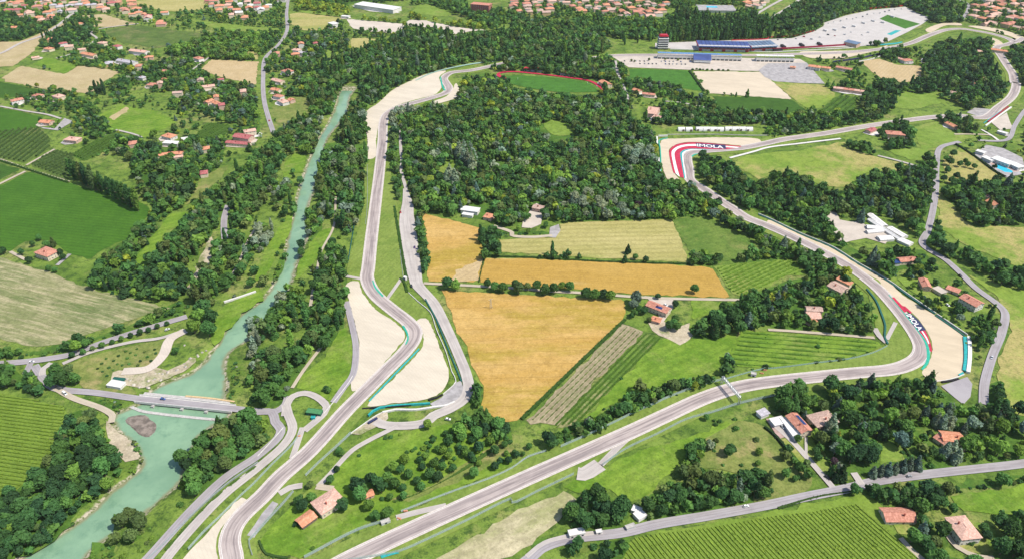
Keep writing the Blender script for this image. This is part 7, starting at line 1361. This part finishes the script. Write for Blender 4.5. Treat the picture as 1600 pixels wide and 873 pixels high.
car(1500, 432, (6, 5), 'black', 'dark car on the hill road') ; car(50, 566.5, (8, -1), 'white', 'white car on the avenue road at the left'); car(262, 516, (8, -3), 'white', 'white car parked on the grass by the avenue'); car(1410, 205, (4, 1), 'white', 'white car beside the country house'); car(605, 797, (6, -2), 'silver', 'silver car beside the marshal hut')
for i, (u, v) in enumerate(((417, 54.5), (421, 54.7), (426, 55), (431, 55.3), (434, 55.5))): car(u, v, (3, .3), 'purple', nth(i)+' dark violet van from the left in the row beside the long road', 'violet vans beside the long road', True, True, .5)
for j in range(2):
    for i in range(17):
        if rng.random() < .78: car(975+i*6.4+rng.uniform(-1, 1), 96.5+j*4.0+i*.08, (1, .8), rng.choice(('black', 'grey', 'silver', 'blue', 'black')), 'parked car in the '+('back', 'front')[j]+' row of the tan car park, bay '+nth(i)+' from the left', 'cars in the tan car park', False, True, .65)
for n_t, (u, v, d) in enumerate(((1224, 71, (3, 2)), (1253, 69, (3, 2)), (1281, 67.5, (3, 2)), (1216, 77, (5, 0)))): cabin(u, v, 16, 5, 3.5, d, 'black_plastic', 'black_plastic', ('second', 'third', 'rightmost', 'leftmost')[n_t]+' dark service truck parked in the paddock from the left'.replace(' from the left', '' if n_t > 1 else ' from the left'), 'truck', 'truck', 0)
for i in range(8): cabin(1290+i*15, 40-i*2.3+rng.uniform(-2, 8), 9, 4, 3, (4, 1), 'white_wall', 'white_roof', nth(i)+' white service trailer from the left on the far paddock', 'trailer', 'trailer', 0)
for i in range(14):
    u, v = 1296+i*8.6, 37-i*1.75; car(u+rng.uniform(-2, 2), v+rng.uniform(-1, 1), (1, .8), rng.choice(('white', 'white', 'silver', 'grey')), nth(i)+' pale vehicle from the left along the back of the paddock', 'vehicles along the back of the paddock', rng.random() < .5, True, .65)
for i in range(12):
    u, v = 1215+i*13+rng.uniform(-3, 3), 66-i*1.2+rng.uniform(-4, 3); car(u, v, (3, .3), rng.choice(('white', 'grey', 'black', 'red', 'silver')), nth(i)+' vehicle from the left standing on the paddock behind the pits', 'vehicles on the paddock', rng.random() < .4, True, .65)
for u, v, dd, cc, l in ((440, 66, (4, -5), 'white', 'white car on the upper road bend'), (413, 110, (0, 6), 'silver', 'silver car on the straight part of the long road'), (421, 190, (2, 6), 'red', 'red car at the lower end of the long road'), (1165, 792, (9, -2), 'white', 'white car driving on the country road'), (1420, 745, (9, -1.5), 'grey', 'grey car on the country road near the conifer row'), (1462, 300, (0, 6), 'white', 'white car on the hill road by the round wood'), (1549, 560, (-2, 8), 'silver', 'silver car on the hill road below the run-off'), (700, 656, (8, 1), 'white', 'white car on the bend of the service road'), (1222, 668, (3, 3), 'silver', 'silver car in the pink yard of the solar house'), (1040, 478, (3, 2), 'white', 'white car in the farm yard'), (66, 196, (5, 0), 'white', 'white car in the grey yard at the left'), (392, 236, (4, 1), 'black', 'black car by the large riverside villa'), (1480, 478, (3, 2), 'white', 'white car by the low garage')):
    car(u, v, dd, cc, l)
# boulders at the river intake
def rock(x, y, s, label, group):
    q = random.Random(int(x*31+y)); V = [(v[0]*s*q.uniform(.7, 1.2), v[1]*s*q.uniform(.7, 1.2), v[2]*s*.7*q.uniform(.7, 1.1)) for v in ICO_V]; o = MB().add(V, [tuple(f) for f in ICO_F]).build('boulder', 'rubble'); o.location = (x, y, s*.1); tag(o, label, 'boulder', group)
for u, v in M1((880,690),(920,660),(960,640),(1000,610),(1050,605),(1090,590),(1150,560),(1190,520),(1220,500),(1270,470),(840,670),(800,650),(950,600),(1010,640),(1140,440),(930,690)):
    for k in range(2): x, y = G(u+rng.uniform(-4, 4), v+rng.uniform(-3, 3)); rock(x, y, rng.uniform(.7, 1.8), 'pale boulder in the rubble above the weir', 'boulders above the weir')
# ================================================================== ALL TREES
def px_size(t):
    x, y, s, kind = t[:4]; k = px_per_m(y); return k*RAD[kind]*s
def on_view(t, m=25):
    x, y = t[:2]; vis = y*CP+CAM_H*SP; u = 800+FOC*x/vis; h = HALF[t[3]]*t[2]; dz = CAM_H-h; zz = y*CP+dz*SP; v = 436.5+FOC*(dz*CP-y*SP)/zz
    return -m < u < 1600+m and -9 < v < 880+m*.7
GROVE = {}
for t in TREES:
    if t[6] and t[6].startswith('trees of '): GROVE.setdefault(t[5], []).append(t[:2])
GROVE = {k: np.array(v_) for k, v_ in GROVE.items()}
def tree_label(i):
    """own look and place of one tree of a grove"""
    x, y, s, kind, tint, label, group, tw = TREES[i]
    if label not in GROVE: return label
    g = GROVE[label]; fx, fy = np.mean(g[:, 0] < x), np.mean(g[:, 1] < y)
    z = ('front ' if fy < .34 else 'back ' if fy > .67 else 'central ')+('left' if fx < .34 else 'right' if fx > .67 else 'middle')
    ws = label.split(); k = next((n for n, q_ in enumerate(ws) if q_ in ('in', 'of', 'among', 'below', 'beside', 'between', 'on', 'along', 'around', 'round', 'above', 'where', 'by', 'right', 'lining', 'behind', 'halfway', 'at', 'left', 'near', 'far', 'inside')), 2)
    noun = {'broad': 'tree', 'round': 'round tree', 'poplar': 'poplar', 'conifer': 'conifer', 'bush': 'bush'}[kind]
    lb = [('large' if s > 1.15 else 'small' if s < .85 else 'mid-sized')]+TWORD[tw].split()+noun.split()+ws[k:]
    return ' '.join((lb[:13])+[('at', '')[0], z.split()[0], z.split()[1]])
order = sorted(range(len(TREES)), key=lambda i: (TREES[i][5] in GROVE, -px_size(TREES[i]))); count = {}; rest = {}
for i in order:
    x, y, s, kind, tint, label, group, tw = TREES[i]
    fixed = group is None or not group.startswith('trees of '); n = count.get(kind, 0); q = random.Random(i)
    if n < 296 and on_view(TREES[i]):
        count[kind] = n+1; crowns, trunk = PROTO[kind]; t = empty(NAMES[kind], (x, y, 0), q.uniform(0, 6.28), tree_label(i), CATS[kind], group); f = q.uniform(.92, 1.1); t.scale = (s, s, s*f)
        c = link('crown', q.choice(crowns), t); c.color = (*tint, 1); link('trunk', trunk, t)
    elif on_view(TREES[i], 75): rest.setdefault((label, kind == 'bush'), []).append((x, y, s, kind, tint))
same = {}
for o in [o for o in COL.objects if o.name.split('.')[0] in NAMES.values()]: same.setdefault(o['label'], []).append(o)
for l_, os_ in same.items():
    if len(os_) < 2 or len(l_.split()) > 13: continue
    for i, o in enumerate(sorted(os_, key=lambda o: o.location.x/(o.location.y*CP+CAM_H*SP))): o['label'] = l_+', '+('leftmost of these' if i == 0 else 'rightmost of these' if i == len(os_)-1 else nth(i)+' from left')
for (label, low), L_ in rest.items():
    VV, QQ, TT, CC = [], [], [], []; k = 0; q = np.random.default_rng(len(L_))
    for x, y, s, kind, tint in L_:
        V, Q_, T_ = LOWCAP[kind][q.integers(6)]; a = q.uniform(0, 6.28); f = q.uniform(.9, 1.1)*s; ca, sa = math.cos(a)*s, math.sin(a)*s
        W3 = np.c_[V[:, 0]*ca-V[:, 1]*sa+x, V[:, 0]*sa+V[:, 1]*ca+y, V[:, 2]*f]; VV.append(W3); QQ.append(Q_+k); TT.append(T_+k); CC.append(np.tile((*tint, 1), (len(V), 1))); k += len(V)
    V, Q_, T_, C_ = np.vstack(VV), np.vstack(QQ), np.vstack(TT), np.vstack(CC); me = bpy.data.meshes.new('woodland'); me.vertices.add(len(V)); me.vertices.foreach_set('co', V.ravel())
    li = np.r_[Q_.ravel(), T_.ravel()]; ls = np.r_[np.arange(0, Q_.size, 4), Q_.size+np.arange(0, T_.size, 3)]
    me.loops.add(len(li)); me.loops.foreach_set('vertex_index', li.astype(np.int32)); me.polygons.add(len(ls)); me.polygons.foreach_set('loop_start', ls.astype(np.int32)); me.update(); me.validate()
    at = me.color_attributes.new('tint', 'FLOAT_COLOR', 'POINT'); at.data.foreach_set('color', C_.astype(np.float32).ravel()); me.materials.append(MATS['leaf_tinted'])
    words = label.split(); o = link('shrubbery' if low else 'woodland', me); tag(o, 'mass of '+(' '.join(words[:13])).replace('tree', 'trees', 1).replace('bushes', 'bush').replace('bush', 'bushes', 1), 'shrubbery' if low else 'woodland', None, 'stuff')
print('TREES', len(TREES), count, sum(len(l) for l in rest.values()))
print('LAY', LAY)
print('TRIS', sum(sum(len(p.vertices)-2 for p in m.polygons) for m in bpy.data.meshes))
# ================================================================== AIR
def haze(dens):
    o = MB().box(-15500, 15500, -10500, 17500, -6, 425).mesh('haze', 'white_paint'); o.materials.clear()
    m = bpy.data.materials.new('haze'); m.use_nodes = True; t = m.node_tree; t.nodes.remove(t.nodes['Principled BSDF']); v = t.nodes.new('ShaderNodeVolumePrincipled')
    v.inputs['Color'].default_value = (.93, .96, 1, 1); v.inputs['Density'].default_value = dens; v.inputs['Anisotropy'].default_value = .2; t.links.new(v.outputs[0], t.nodes['Material Output'].inputs['Volume']); o.materials.append(m)
    tag(link('haze', o), 'thin summer haze over the whole valley', None, None, 'stuff')
haze(.000025)
